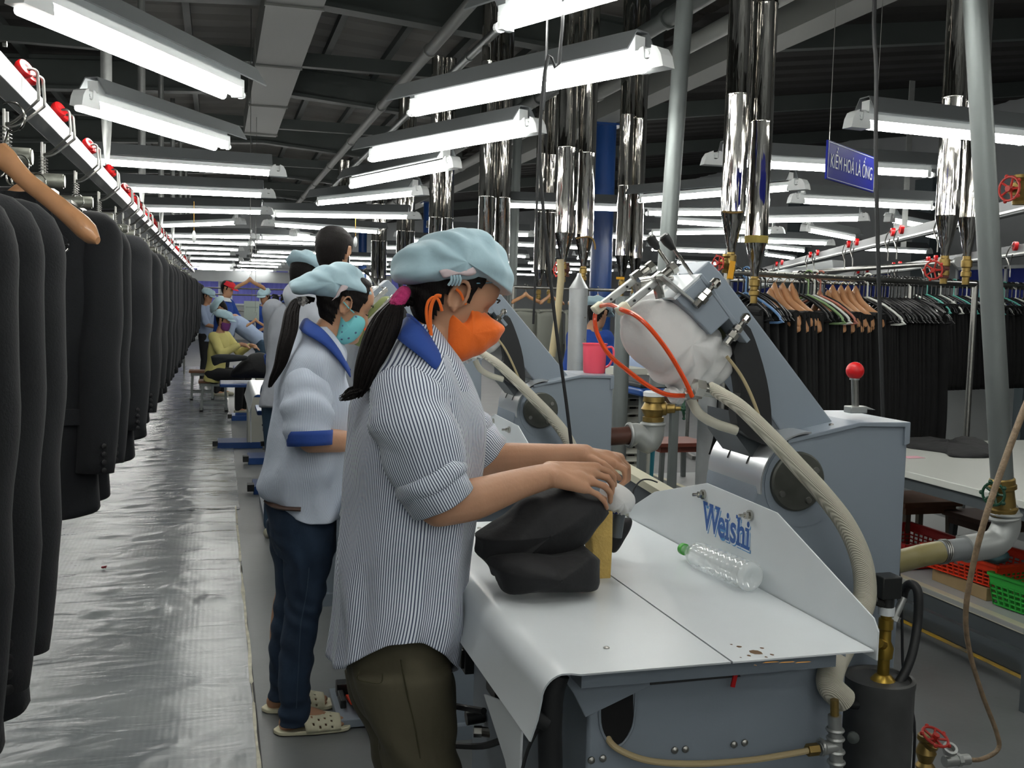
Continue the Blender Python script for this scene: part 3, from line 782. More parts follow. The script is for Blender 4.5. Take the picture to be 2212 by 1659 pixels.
    g = PY([(1318, 1103), (1298, 1100), (1300, 1070), (1306, 1050), (1328, 1043), (1350, 1052), (1366, 1070), (1362, 1090), (1345, 1108), (1330, 1106)], 2.1)
    c0 = OY(1330, 1078, 2.1)
    def f2(p, d, u):
        k = .0035*math.sin(math.atan2(p.y-2.1, p.x-c0.x)*17+(p.z-c0.z)*60)*max(0, min(1, (c0.z+.0-p.z)*50+.2)); return p+d*k
    obj('buck_pad', inflate(g, 2.1, .05, rings=8, power=2.3, res=80, fold=f2), MATS['white_cotton'], t, sharp=180)
    m = MB().torus(OY(1330, 1103, 2.1), (0, 0, 1), .018, .004, 18, 6); obj('drawstring', m, mat('navy_cord', '23306b', .8), t)
    # red ball lever
    A = OY(1848, 887, 2.08); B = OY(1846, 815, 2.08)
    lv = obj('lever_rod', MB().cyl(A, B, .0085, n=12), M_STL, t); 
    m = MB().box(A+V((0, 0, .003)), (.045, .03, .016)); m.prism([A+V((.02, -.01, .012)), A+V((.05, -.01, .002)), A+V((.02, -.01, .004))], (0, .02, 0)); obj('lever_base', m, M_ALU, t, bevel=.002)
    obj('lever_collar', MB().cyl(B+V((0, 0, -.006)), B+V((0, 0, .004)), .0115, n=14), M_ALU, lv)
    obj('lever_knob', MB().ball(OY(1847, 801, 2.08), .021, 28, 18), M_RED, lv, sharp=180)
    # foot rail / base
    m = MB().box((.9, 2.08, .03), (.62, .9, .06)); obj('plinth', m, M_MACH, t)

def hose_mat():
    if 'braided_hose' in MATS: return MATS['braided_hose']
    m = bpy.data.materials.new('braided_hose'); m.use_nodes = True; nt = m.node_tree; N = nt.nodes; L = nt.links
    b = N['Principled BSDF']; b.inputs['Roughness'].default_value = .75; b.inputs['Base Color'].default_value = srgb('c9c6b6')
    tc = N.new('ShaderNodeTexCoord'); w = N.new('ShaderNodeTexWave'); w.bands_direction = 'DIAGONAL'; w.inputs['Scale'].default_value = 150; L.new(tc.outputs['Object'], w.inputs['Vector'])
    cr = N.new('ShaderNodeValToRGB'); cr.color_ramp.elements[0].color = srgb('a3a090'); cr.color_ramp.elements[1].color = srgb('d2cfc0'); L.new(w.outputs[0], cr.inputs[0]); L.new(cr.outputs[0], b.inputs['Base Color'])
    bp = N.new('ShaderNodeBump'); bp.inputs['Strength'].default_value = .5; bp.inputs['Distance'].default_value = .002; L.new(w.outputs[0], bp.inputs['Height']); L.new(bp.outputs[0], b.inputs['Normal'])
    MATS['braided_hose'] = m; return m

press = thing('garment_press', 'nearest grey steam press with white Weishi table and red ball lever', 'press', (.9, 2.1, 0), 'steam presses in a row')
build_press(press)
km = kidmap(press)
# copies behind: lettering, rust and the red lever are the near one's own
for lab, dx, dy in (('second grey steam press, carrying the pink mug, behind the orange mask', -.095, 1.6), ('third grey steam press, mostly hidden behind the two women', -.2, 3.2), ('fourth steam press glimpsed behind the ponytails', -.3, 4.9)):
    c = bpy.data.objects.new('garment_press', None); COL.objects.link(c); tag(c, lab, 'press', 'steam presses in a row')
    c.location = press.location+V((dx, dy, -.012 if dy < 2 else 0))
    for k in km[press.name]:
        if k.name.split('.')[0] in ('lettering', 'lettering_shadow', 'lettering_outline', 'paint_chip', 'edge_rust', 'lever_rod', 'lever_base', 'foam_stand', 'buck_pad', 'buck_post', 'drawstring'): continue
        copy_tree(k, c, km)
# ================================================================== things on and round the near press
# bottle
M_PET = mat('clear_plastic', 'eef4f4', .08, alpha=.4, spec=1.0, coat=1)
A = OZ(1478, 1212, .87)+V((0, 0, .03)); B = OZ(1625, 1282, .87)+V((0, 0, .034))
A.z = .884+.014; d = (B-A).normalized(); L_ = (B-A).length
t = thing('water_bottle', 'empty clear plastic bottle with green cap lying on the white table', 'bottle', (A+B)/2-V((0, 0, .03)))
pr = [(.0, .0115), (.012, .0115), (.014, .013), (.03, .018), (.05, .027), (.062, .031), (.075, .0325), (.09, .0315)]
k = .1
while k < L_-.02: pr += [(k, .0325), (k+.008, .031), (k+.016, .0325)]; k += .022
pr += [(L_-.012, .032), (L_-.003, .028), (L_, .02), (L_-.006, .008), (L_-.008, .001)]
inner = [(h+.0005, max(r-.0006, .0008)) for h, r in pr[::-1]][1:]
m = MB().lathe(A, d, pr, 28); obj('bottle_body', m, M_PET, t, sharp=60)
obj('bottle_cap', MB().lathe(A-d*.012, d, [(0, .011), (.001, .0135), (.014, .014), (.0145, .0115)], 24), mat('green_cap', '3d9c34', .4), t)
# second and first black cloths on the table
M_CLOTH = mat('black_suiting', '0c0d10', .75, var=.15, vscale=30, bump=.7, bscale=13, sheen=.03)
M_CLOTH2 = mat('charcoal_suiting', '25282b', .8, var=.12, vscale=120, bump=.08, bscale=300, sheen=.08)
t = thing('black_jacket_on_press', 'black jacket bunched over the pressing buck under the worker\'s hands', 'garment', (.72, 2.0, .87))
def crease(sc, am, seed=0, dirv=(1, 0, .5)):
    dv = V(dirv)
    def f(p, d, u):
        s = p.dot(dv)*sc+nz(p, 9, seed)*2.2
        return p+V((d.x, d.y-.6*math.copysign(1, u) if abs(u) > .3 else d.y, d.z))*(am*(1.1-2.2*abs(math.sin(s*.5)))+am*1.0*nz(p, 22, seed+3))
    return f
g = PY([(1022, 1163), (1024, 1160), (1056, 1138), (1095, 1108), (1135, 1075), (1165, 1058), (1215, 1056), (1290, 1066), (1308, 1082), (1310, 1108), (1290, 1140), (1272, 1170), (1235, 1198), (1180, 1212), (1120, 1220), (1080, 1240), (1064, 1246), (1060, 1246), (1042, 1204)], 2.02)
obj('raised_sleeve', inflate(g, 2.03, .075, rings=12, power=2.2, res=150, fold=crease(62, .0065, 0, (.8, .3, -.9))), M_CLOTH, t, sharp=180)
g = PY([(1072, 1235), (1090, 1215), (1140, 1205), (1200, 1206), (1255, 1196), (1285, 1188), (1302, 1210), (1311, 1238), (1306, 1268), (1285, 1281), (1200, 1280), (1130, 1285), (1098, 1287), (1080, 1262)], 1.93)
g = [V((p.x, p.y, max(p.z, .873))) for p in g]
obj('folded_body', inflate(g, 1.985, .1, rings=12, power=2.6, res=150, fold=crease(55, .005, 5, (.2, .5, 1.6))), M_CLOTH, t, sharp=180)
g = PY([(1318, 1128), (1345, 1120), (1363, 1122), (1355, 1150), (1330, 1188), (1315, 1190), (1300, 1160)], 2.2)
obj('hanging_front', inflate(g, 2.2, .03, rings=6, power=2.4, res=50, fold=crease(70, .003, 8)), M_CLOTH, t, sharp=180)
# pink mug on the second press
c = V((1.165, 3.36, 1.2245))
MPX = OY(1283, 812, 3.72)
c = V((MPX.x, 3.72, 1.2045))
t = thing('mug', 'pink plastic mug standing on top of the second press', 'mug', tuple(c))
h = (OY(1283, 747, 3.72)-OY(1283, 812, 3.72)).length; r_ = h*.40
m = MB().lathe(c, (0, 0, 1), [(0, r_*.75), (.003, r_*.86), (h*.1, r_*.92), (h, r_*1.0), (h+.001, r_*1.06), (h-.003, r_*1.05), (h-.004, r_*.95), (.006, r_*.82), (.006, 0.001)], 28)
obj('mug_body', m, mat('pink_plastic', 'e8566a', .35, sub=.1), t)
m = MB().tube([c+V((r_*.9, 0, h*.85)), c+V((r_*1.5, -.005, h*.88)), c+V((r_*1.6, -.01, h*.6)), c+V((r_*1.3, -.005, h*.3)), c+V((r_*.9, 0, h*.2))], .0045, 8, smooth=5); obj('mug_handle', m, MATS['pink_plastic'], t)
# ================================================================== people: shared builders
M_SKIN = mat('skin', 'a98065', .5, sub=.06, var=.06, vscale=18, bump=.06, bscale=180, spec=.35)
M_HAIR = mat('black_hair', '0f0b0a', .6, bump=.6, bscale=40, stretch=(9, 9, .6), spec=.2)
M_CAP = mat('light_blue_cap', '9cb8c2', .88, bump=.25, bscale=22, sheen=.2, var=.05, vscale=10)
M_COLLAR = mat('royal_blue_cotton', '1f3f86', .85, bump=.15, bscale=40)
M_SHIRT = stripe_mat('striped_shirt', 'dce3ec', '485066', .0056, .43)
M_SHIRT2 = stripe_mat('fine_striped_shirt', 'c3ccd8', '96a0b1', .0046, .4)
M_GREYSH = mat('grey_shirt', 'a0a5ad', .88, bump=.2, bscale=25)
M_JEANS = mat('dark_denim', '1b2c40', .85, var=.25, vscale=9, bump=.3, bscale=30)
M_OLIVE = mat('olive_trousers', '4a4636', .85, var=.12, vscale=7, bump=.3, bscale=18)

def remeshed(name, mb, voxel, material, parent, smooth_it=4, decim=0, label=None, deform=None):
    me = bpy.data.meshes.new('tmp'); me.from_pydata([tuple(p) for p in mb.v], [], mb.f)
    bm = bmesh.new(); bm.from_mesh(me); bmesh.ops.recalc_face_normals(bm, faces=bm.faces); bm.to_mesh(me); bm.free()
    o = bpy.data.objects.new('tmp', me); COL.objects.link(o)
    md = o.modifiers.new('r', 'REMESH'); md.mode = 'VOXEL'; md.voxel_size = voxel; md.adaptivity = 0
    if smooth_it:
        sm = o.modifiers.new('s', 'SMOOTH'); sm.factor = .5; sm.iterations = smooth_it
    dg = bpy.context.evaluated_depsgraph_get(); dg.update()
    r = bpy.data.meshes.new_from_object(o.evaluated_get(dg))
    n = len(r.vertices); co = np.empty(n*3, np.float32); r.vertices.foreach_get('co', co)
    fs = [tuple(p.vertices) for p in r.polygons]
    bpy.data.objects.remove(o); bpy.data.meshes.remove(me); bpy.data.meshes.remove(r)
    m = MB(); m.v = [V(p) for p in co.reshape(-1, 3)]; m.f = fs
    if deform: m.v = [deform(p) for p in m.v]
    return obj(name, m, material, parent, sharp=180, label=label)

def capsule(mb, a, b, ra, rb=None, n=14, flat=None):
    """rounded, tapered limb segment"""
    rb = ra if rb is None else rb
    a, b = V(a), V(b); d = b-a; L = d.length; d.normalize()
    prof = [(-ra*math.cos(t), ra*math.sin(t)) for t in [i*math.pi/8 for i in range(0, 5)]]
    prof += [(L+rb*math.sin(t), rb*math.cos(t)) for t in [i*math.pi/8 for i in range(0, 5)]]
    prof = [(h, max(r, .0004)) for h, r in prof]
    mb.lathe(a, d, prof, n)
def limb(mb, pts, rads):
    P = catmull([V(p) for p in pts], 5); m = len(P)
    def r(t):
        k = t*(len(rads)-1); i = min(int(k), len(rads)-2); return rads[i]+(rads[i+1]-rads[i])*(k-i)
    mb.tube(P, r, 16)
    mb.ball(P[0], rads[0], 14, 8); mb.ball(P[-1], rads[-1], 14, 8)

HEADROWS = [ # z, back, front, halfwidth
 (-.118, .015, .062, .02), (-.112, .0, .078, .034), (-.098, -.012, .086, .045), (-.08, -.035, .087, .052), (-.062, -.055, .088, .058), (-.04, -.072, .086, .063), (-.02, -.084, .084, .067),
 (0, -.094, .081, .071), (.02, -.099, .085, .074), (.045, -.10, .09, .076), (.07, -.094, .084, .072), (.09, -.08, .07, .062), (.106, -.055, .045, .043), (.116, -.02, .012, .018)]
def head_mb(mb, C, tilt=0, yaw=0, s=1.0, ears=True, nose=True):
    """C = centre of the head; tilt = look down (radians); yaw about z, facing +x at 0"""
    C = V(C); rot = Matrix.Rotation(yaw, 3, 'Z') @ Matrix.Rotation(tilt, 3, 'Y')
    T = lambda x, y, z: C+rot @ V((x*s, y*s, z*s))
    rs = []; n = 36
    # dense rows
    rows = []
    for i in range(len(HEADROWS)-1):
        for k in range(3):
            t = k/3; rows.append(tuple(a+(b-a)*t for a, b in zip(HEADROWS[i], HEADROWS[i+1])))
    rows.append(HEADROWS[-1])
    for z, xb, xf, w in rows:
        xc = (xb+xf)/2; ax = (xf-xb)/2; ring = []
        for j in range(n):
            a = 2*math.pi*j/n; c, q = math.cos(a), math.sin(a)
            x = xc+ax*math.copysign(abs(c)**.9, c); y = w*math.copysign(abs(q)**.85, q)
            if c > 0:
                # nose, sockets, lips, chin
                nb = math.exp(-(y/.011)**2)
                nh = max(0, 1-abs((z+.03)/.036)) if z > -.05 else 0
                nh = {True: (1-(z+.036)/.05 if -.036 < z < .014 else (1-(-.036-z)/.012 if -.048 < z <= -.036 else 0))}[True]
                x += nb*max(0, nh)*.024
                x -= .009*math.exp(-((abs(y)-.03)/.014)**2-((z-.006)/.011)**2)
                x += .005*math.exp(-(y/.02)**2-((z+.066)/.008)**2)
                x += .003*math.exp(-((abs(y)-.028)/.02)**2-((z-.026)/.008)**2)
                x += .004*math.exp(-(y/.018)**2-((z+.1)/.012)**2)
            ring.append(T(x, y, z))
        rs.append(ring)
    mb.rings(rs)
    if ears:
        for sg in (-1, 1):
            # outer rim, lobe and tragus
            pts = []
            for k in range(11):
                a = R(-70+k*29); pts.append(T(-.006-.017*math.cos(a)*1.0, sg*(.074+.014*(1 if 2 < k < 10 else .3)), .0+.032*math.sin(a)+.002))
            mb.tube(pts, .0052*s, 8)
            mb.ball(T(-.002, sg*.073, -.026), (.008*s, .006*s, .010*s), 10, 6)
            mb.ball(T(-.008, sg*.073, .0), (.013*s, .005*s, .025*s), 12, 8)
            mb.ball(T(.006, sg*.073, -.004), (.004*s, .005*s, .006*s), 8, 6)
    return T

def head_shell(C, tilt, yaw, s, off, pred, n=72, sub=6, wave=0):
    """a skin-tight cap of the head surface where pred(x, y, z) holds (head's own coordinates)"""
    C = V(C); rot = Matrix.Rotation(yaw, 3, 'Z') @ Matrix.Rotation(tilt, 3, 'Y'); rows = []
    for i in range(len(HEADROWS)-1):
        for k in range(sub):
            t = k/sub; rows.append(tuple(a+(b-a)*t for a, b in zip(HEADROWS[i], HEADROWS[i+1])))
    rows.append(HEADROWS[-1]); m = MB(); L = []
    for z, xb, xf, w in rows:
        xc = (xb+xf)/2; ax = (xf-xb)/2
        for j in range(n):
            a = 2*math.pi*j/n; c, q = math.cos(a), math.sin(a); L.append((xc+ax*math.copysign(abs(c)**.9, c), w*math.copysign(abs(q)**.85, q), z))
    for x, y, z in L:
        d = V((x, y, z*.8)).normalized(); o = off+(wave*math.sin(z*260+x*60) if wave else 0); m.v.append(C+rot @ ((V((x, y, z))+d*o)*s))
    K = len(rows)
    for i in range(K-1):
        for j in range(n):
            q = (i*n+j, i*n+(j+1) % n, (i+1)*n+(j+1) % n, (i+1)*n+j); cx = [sum(L[v][k] for v in q)/4 for k in range(3)]
            if pred(*cx): m.f.append(q)
    return m
def hairline(x, y, z):
    return (x < -.026 and z > -.088-x*.25) or (z > .034 and x < .030) or (-.026 <= x < .022 and z > .026) or (.008 < x < .022 and z > -.004)
def bundle(path, rad, n=46, r=.0036, seed=1, flat=.7, k=6, end=.2):
    random.seed(seed); m = MB(); P = [V(p) for p in path]; L = len(P)
    for i in range(n):
        a = random.uniform(0, 6.283); q = math.sqrt(random.random()); tw = random.uniform(-.6, .6); ph = random.uniform(0, 6)
        pts = []
        for j, p in enumerate(P):
            rr = rad[j]*q; b = a+tw*j/L; pts.append(p+V((rr*math.cos(b), rr*flat*math.sin(b), rr*.35*math.sin(b+1)+.002*math.sin(ph+j))))
        m.tube(pts, lambda t: r*(1-(1-end)*max(0, t-.6)/.4), 5, smooth=k)
    return m

def loft_rows(rows, yc, n=96, p=.86, wr=None, cap=False, step=.008, hem=None, uvfun=None, off=0.0, circ=None):
    """rows: (x_back, x_front, z, halfwidth[, y shift]) top to bottom -> open ring cloth with UVs"""
    rows = [tuple(r)+(0,)*(5-len(r)) for r in rows]
    Rw = [V(r[:3]) for r in rows]; Ex = [V((r[3], r[4], 0)) for r in rows]
    A = catmull(Rw, 8); B = catmull(Ex, 8)
    m = MB(); uv = []; vs = []
    cm = circ or 2*math.pi*math.sqrt(((sum(abs(a.y-a.x) for a in A)/len(A)/2)**2+(sum(b.x for b in B)/len(B))**2)/2)
    K = len(A)
    for i, (a, b) in enumerate(zip(A, B)):
        xc = (a.x+a.y)/2; ax = (a.y-a.x)/2+off; w = b.x+off; s = i/(K-1)
        for j in range(n+1):
            t = 2*math.pi*j/n+math.pi/2            # seam on the far side (+y)
            c, q = math.cos(t), math.sin(t)
            x = xc+ax*math.copysign(abs(c)**p, c); y = yc+b.y+w*math.copysign(abs(q)**p, q); z = a.z
            if hem: z -= hem(c, q)*max(0, (s-.75)/.25)**1.5
            P = V((x, y, z))
            if wr:
                d = wr(P, c, q, s); P = P+V((c, q, 0))*d
            vs.append(P); uv.append(uvfun(P, t, s) if uvfun else (cm*j/n, z))
    fs = [(i*(n+1)+j, i*(n+1)+j+1, (i+1)*(n+1)+j+1, (i+1)*(n+1)+j) for i in range(K-1) for j in range(n)]
    m.v = vs; m.f = fs; m.uv = uv
    if cap:
        m.f.append(tuple(range(n))[::-1]); m.f.append(tuple((K-1)*(n+1)+j for j in range(n)))
    return m
def cloth_tube(pts, rads, n=64, wr=None, k=8, uvs=1.0, ov=1.0, upref=None):
    P = catmull([V(p) for p in pts], k); M_ = len(P)
    def rad(t):
        q = t*(len(rads)-1); i = min(int(q), len(rads)-2); f = q-i; f = f*f*(3-2*f); return rads[i]+(rads[i+1]-rads[i])*f
    x, y, d = frame_of(P[1]-P[0]); m = MB(); vs = []; uv = []; L = 0; rm = sum(rads)/len(rads)
    for i, p in enumerate(P):
        t = (P[min(i+1, M_-1)]-P[max(i-1, 0)]).normalized(); q = d.rotation_difference(t); x = q @ x; y = q @ y; d = t
        if i: L += (P[i]-P[i-1]).length
        s = i/(M_-1)
        for j in range(n+1):
            a = 2*math.pi*j/n; e = math.cos(a)*x+math.sin(a)*y*ov; r = rad(s)
            if wr: r += wr(p+e*r, a, s)
            vs.append(p+e*r); uv.append((2*math.pi*rm*j/n*uvs, L))
    m.v = vs; m.uv = uv
    m.f = [(i*(n+1)+j, (i+1)*(n+1)+j, (i+1)*(n+1)+j+1, i*(n+1)+j+1) for i in range(M_-1) for j in range(n)]
    return m

def soft(name, px, y, hd, material, parent, power=2.4, res=80, fold=None, rings=9, label=None):
    return obj(name, inflate(PY(px, y), y, hd, rings=rings, power=power, res=res, fold=fold), material, parent, sharp=180, label=label)

def finger(mb, chain, r=.0085):
    for i in range(len(chain)-1):
        k0 = 1-.10*i; capsule(mb, chain[i], chain[i+1], r*k0, r*(k0-.1), 10)
        if i: mb.ball(chain[i], r*k0*1.06, 10, 6)

# ================================================================== the near worker
Y1 = 2.15
wom = thing('person', 'woman in striped shirt, orange mask and light blue cap working at the near press', 'person', (.33, 2.15, 0))
mb = MB()
HC = OY(977, 642, Y1)
T = head_mb(mb, HC, R(24), 0, 1.0)
limb(mb, [OY(925, 790, Y1), OY(935, 740, Y1), OY(960, 690, Y1)], [.062, .056, .054])
# trunk
for a, b, w, r in ((900, 840, .10, .105), (885, 940, .10, .11), (870, 1080, .07, .105), (865, 1250, .05, .09), (865, 1400, .04, .08)):
    c = OY(a, b, Y1); mb.ball(c, (r*.95, w+.045, r), 18, 10)
limb(mb, [OY(900, 850, 2.01), OY(895, 840, 2.15), OY(905, 850, 2.29)], [.045, .07, .045])
# right (near) arm
sh = OY(888, 872, 1.99); el = OY(948, 1092, 1.955); wr_ = OY(1192, 1026, 2.0)
limb(mb, [sh, OY(915, 980, 1.96), el], [.052, .047, .042])
limb(mb, [el, el.lerp(wr_, .3)+V((0, 0, -.006)), el.lerp(wr_, .7), wr_], [.043, .043, .032, .026])
# hand: palm
kn = [OY(1264, 1055, 1.985), OY(1276, 1040, 2.005), OY(1284, 1024, 2.028), OY(1288, 1010, 2.05)]
for k in kn: capsule(mb, wr_+V((.0, (k.y-2.02)*.5, (k.z-kn[1].z)*.3)), k, .021, .0125)
mb.ball(wr_.lerp(kn[1], .55), (.035, .022, .019), 12, 8)
finger(mb, [kn[0], OY(1290, 1068, 1.985), OY(1306, 1083, 1.992), OY(1311, 1098, 2.0)], .0082)
finger(mb, [kn[1], OY(1306, 1050, 2.003), OY(1319, 1066, 2.01), OY(1318, 1084, 2.018)], .0092)
finger(mb, [kn[2], OY(1312, 1032, 2.028), OY(1323, 1047, 2.035), OY(1322, 1066, 2.042)], .0094)
finger(mb, [kn[3], OY(1313, 1018, 2.052), OY(1326, 1030, 2.058), OY(1328, 1048, 2.065)], .009)
finger(mb, [wr_+V((.02, .02, -.008)), OY(1250, 1052, 2.07), OY(1283, 1068, 2.085), OY(1306, 1078, 2.08)], .0105)
# left (far) arm
sh2 = OY(915, 870, 2.31); el2 = OY(1025, 1000, 2.345); wr2 = OY(1262, 985, 2.2)
limb(mb, [sh2, sh2.lerp(el2, .5)+V((0, .02, 0)), el2], [.052, .047, .042])
limb(mb, [el2, el2.lerp(wr2, .35), el2.lerp(wr2, .75), wr2], [.042, .043, .033, .028])
k2 = [OY(1338, 990, 2.235), OY(1336, 992, 2.215), OY(1330, 996, 2.195), OY(1322, 1003, 2.178)]
for k in k2: capsule(mb, wr2+V((0, (k.y-2.2)*.5, 0)), k, .022, .014)
mb.ball(wr2.lerp(k2[1], .55), (.034, .026, .02), 12, 8)
for k, (dx, dy_) in zip(k2, ((0, 0), (0, 2), (-3, 4), (-6, 6))):
    finger(mb, [k, OY(1356+dx, 1008+dy_, k.y), OY(1357+dx, 1034+dy_, k.y-.003), OY(1341+dx, 1046+dy_, k.y-.006)], .0092)
finger(mb, [OY(1278, 992, 2.165), OY(1303, 1003, 2.145), OY(1324, 1020, 2.14), OY(1338, 1034, 2.145)], .0108)
# legs and feet
for yy, ax_, kx in ((2.06, 905, 0), (2.25, 880, 10)):
    hp = OY(875, 1420, yy); kn_ = V((hp.x+.05, yy, .46)); an = V((hp.x-.01, yy, .08))
    limb(mb, [hp, hp.lerp(kn_, .5), kn_], [.07, .065, .05]); limb(mb, [kn_, kn_.lerp(an, .35)+V((-.012, 0, 0)), an], [.052, .05, .034])
    limb(mb, [an+V((-.02, 0, -.035)), an+V((.08, 0, -.04)), an+V((.17, 0, -.055))], [.035, .034, .022])
HNAPE = T(-.08, 0, -.04)
body = remeshed('body', mb, .0040, M_SKIN, wom, 5)
# cap
capc = OY(975, 565, Y1)
def capfold(p, d, u):
    q = p-capc; k = .0045*math.sin(q.x*60+q.z*85+math.sin(q.x*33)*1.2+u*3)*(.6+.6*max(0, -u)) + .006*nz(p, 9) + .0025*math.sin(q.x*150+q.z*30+u*6)
    k *= max(0, min(1, (p.z-OY(980, 612, Y1).z)*30+.35)); return p+q.normalized()*k
capx = [(845, 592), (848, 575), (856, 555), (874, 534), (905, 518), (941, 503), (982, 492), (1025, 495), (1050, 505), (1070, 528), (1089, 553), (1097, 585), (1099, 615), (1099, 637), (1092, 637), (1081, 631), (1062, 621), (1047, 615), (1030, 613), (1015, 619), (984, 617), (953, 618), (917, 616), (878, 615), (856, 608)]
cap = soft('cap', capx, Y1, .112, M_CAP, wom, power=2.6, res=150, fold=capfold, rings=16)
# gathered elastic with a pinkish lining at the side
yy = Y1-.104
g = [OY(a, b, yy) for a, b in ((948, 585), (965, 581), (990, 588), (1012, 586), (1022, 577), (1029, 590), (1012, 596), (990, 594), (970, 598), (958, 600))]
obj('cap_lining', inflate(g, yy, .008, rings=4, res=40), mat('pinkish_lining', 'c2b3b6', .9), cap, sharp=180)
for k in range(4):
    a = OY(974+k*6, 594, yy-.004); b = OY(969+k*7, 616, yy+.004); obj('cap_gather', MB().tube([a, (a+b)/2+V((.003, -.004, 0)), b], .0028, 6, smooth=3), M_CAP, cap)
# brim seam, a line in deeper blue than the cap
pts = [OY(a, b, Y1-.085+(i*.013)) for i, (a, b) in enumerate([(1030, 612), (1055, 611), (1078, 609), (1096, 606)])]
obj('brim_seam', MB().tube(pts, .0012, 5, smooth=3), mat('cap_seam_blue', '6f9aae', .9), cap)
# hair
def strands(p, d, u): return p+d*.0015*math.sin(p.x*500)
hair = obj('hair', head_shell(HC, R(24), 0, 1.0, .009, hairline, wave=.0012), M_HAIR, wom, sharp=180, solid=.003)
scr = OY(862, 645, 2.12)
m = MB()
for k in range(13):
    a = k*2*math.pi/13; m.ball(scr+V((.014*math.cos(a)*.8, .018*math.sin(a), .016*math.cos(a)-.002)), (.015, .013, .014), 9, 6, Matrix.Rotation(a, 3, 'Y'))
m.ball(scr, .016, 10, 6)
m = remeshed('hair_scrunchie', m, .0028, mat('magenta_terry', 'b03068', .95, bump=.7, bscale=140), wom, 1)
pt = obj('ponytail', bundle([OY(a, b, y) for a, b, y in ((885, 655, 2.14), (862, 650, 2.12), (843, 672, 2.10), (830, 705, 2.09), (815, 745, 2.085), (797, 790, 2.08), (785, 830, 2.08), (772, 856, 2.08))], [.014, .013, .026, .034, .033, .027, .02, .012], n=90, r=.0042, flat=.8), M_HAIR, wom, sharp=180)
m = MB()
random.seed(2)
for k in range(30):
    a = OY(790+random.uniform(-14, 14), 835, 2.09+random.uniform(-.02, .02)); b = OY(765+random.uniform(-12, 10), 850+random.uniform(-12, 12), 2.08+random.uniform(-.02, .02)); c = OY(733+random.uniform(-2, 12), 850+random.uniform(5, 18), 2.07+random.uniform(-.02, .02))
    m.tube([a, b, c], lambda t: .003*(1-t*.85), 5, smooth=4)
for k in range(0):
    c = OY(750, 822, 2.08+k*.004-.02); rr = .012+.001*k
    m.tube([c+V((rr*1.25*math.cos(t*.5), 0, rr*math.sin(t*.5)-.0015*k)) for t in range(1, 9)], .0009, 5)
obj('hair_curl', m, M_HAIR, pt, sharp=180)
# mask
mc = OY(1005, 720, Y1)
def mfold(p, d, u):
    q = p-mc; k = .0016*math.sin((math.atan2(q.z-.14, q.x+.0))*30)+.002*nz(p, 25)
    return p+V((q.x*.3, q.y, q.z*.3)).normalized()*k
mask = soft('face_mask', [(950, 664), (960, 680), (975, 689), (988, 688), (998, 676), (1007, 655), (1026, 667), (1050, 681), (1070, 694), (1083, 710), (1071, 732), (1052, 750), (1026, 767), (994, 778), (962, 784), (952, 762), (949, 725), (946, 690)], Y1, .079, mat('orange_cloth', 'dc6414', .85, bump=.25, bscale=60, sheen=.2), wom, power=3.6, fold=mfold, res=110, rings=12)
ear = Y1-.083
for nm, pts, r in (('mask_loop', [(1006, 658), (1000, 645), (994, 632), (985, 624)], .003), ('mask_string', [(955, 672), (948, 650), (938, 642), (926, 650), (921, 668), (922, 690), (927, 712)], .0032),
                   ('mask_string', [(953, 640), (942, 640), (933, 656), (929, 680), (930, 710), (933, 745), (936, 774)], .0042)):
    P = [OY(a, b, ear-.002) for a, b in pts]; obj(nm, MB().tube(P, r, 8, smooth=5), MATS['orange_cloth'], mask)
# eye: lashes, brow
obj('eyebrow', MB().tube([T(.094, -.010, .031), T(.0925, -.026, .036), T(.082, -.044, .033)], .0018, 6, smooth=4), M_HAIR, body)
obj('eyelashes', MB().tube([T(.088, -.018, .002), T(.0855, -.030, -.002), T(.076, -.043, -.001)], .0015, 6, smooth=4), M_HAIR, body)
# shirt
def rows1(px, y):
    out = []
    for py, b, f, w, *r in px:
        A = OY(b, py, y); B = OY(f, py, y); out.append((A.x, B.x, (A.z+B.z)/2, w)+tuple(r))
    return out
ROW = [(700, 872, 935, .055), (722, 862, 948, .085), (748, 845, 962, .135), (785, 812, 984, .175), (850, 776, 1012, .195), (910, 759, 1030, .20), (980, 750, 1030, .188), (1060, 745, 1018, .176), (1150, 738, 1008, .172), (1240, 731, 1000, .176), (1310, 726, 990, .184), (1385, 716, 975, .192)]
def w1(P, c, q, s):
    a = math.atan2(q, c); k = 0
    k += .006*math.sin(a*7+P.z*9+nz(P, 4)*3)*min(1, s*2.2)
    k += .004*math.sin(P.z*38+P.x*46+nz(P, 6)*4)*max(0, min(1, (s-.2)*4))*max(0, 1-(s-.2)*2)
    k += .012*nz(P, 5.5, 3)*min(1, s*3)
    k += .006*math.sin(a*13+P.z*4)*max(0, s-.6)*2
    return k
hemf = lambda c, q: .075*max(0, c)**1.5+.045*max(0, -c)**1.5+.012*max(0, q)-.062*max(0, -q)**1.3
sm = loft_rows(rows1(ROW, Y1), Y1, n=120, wr=w1, hem=hemf, circ=.98)
shirt = obj('shirt', sm, M_SHIRT, wom, sharp=180, solid=.002)
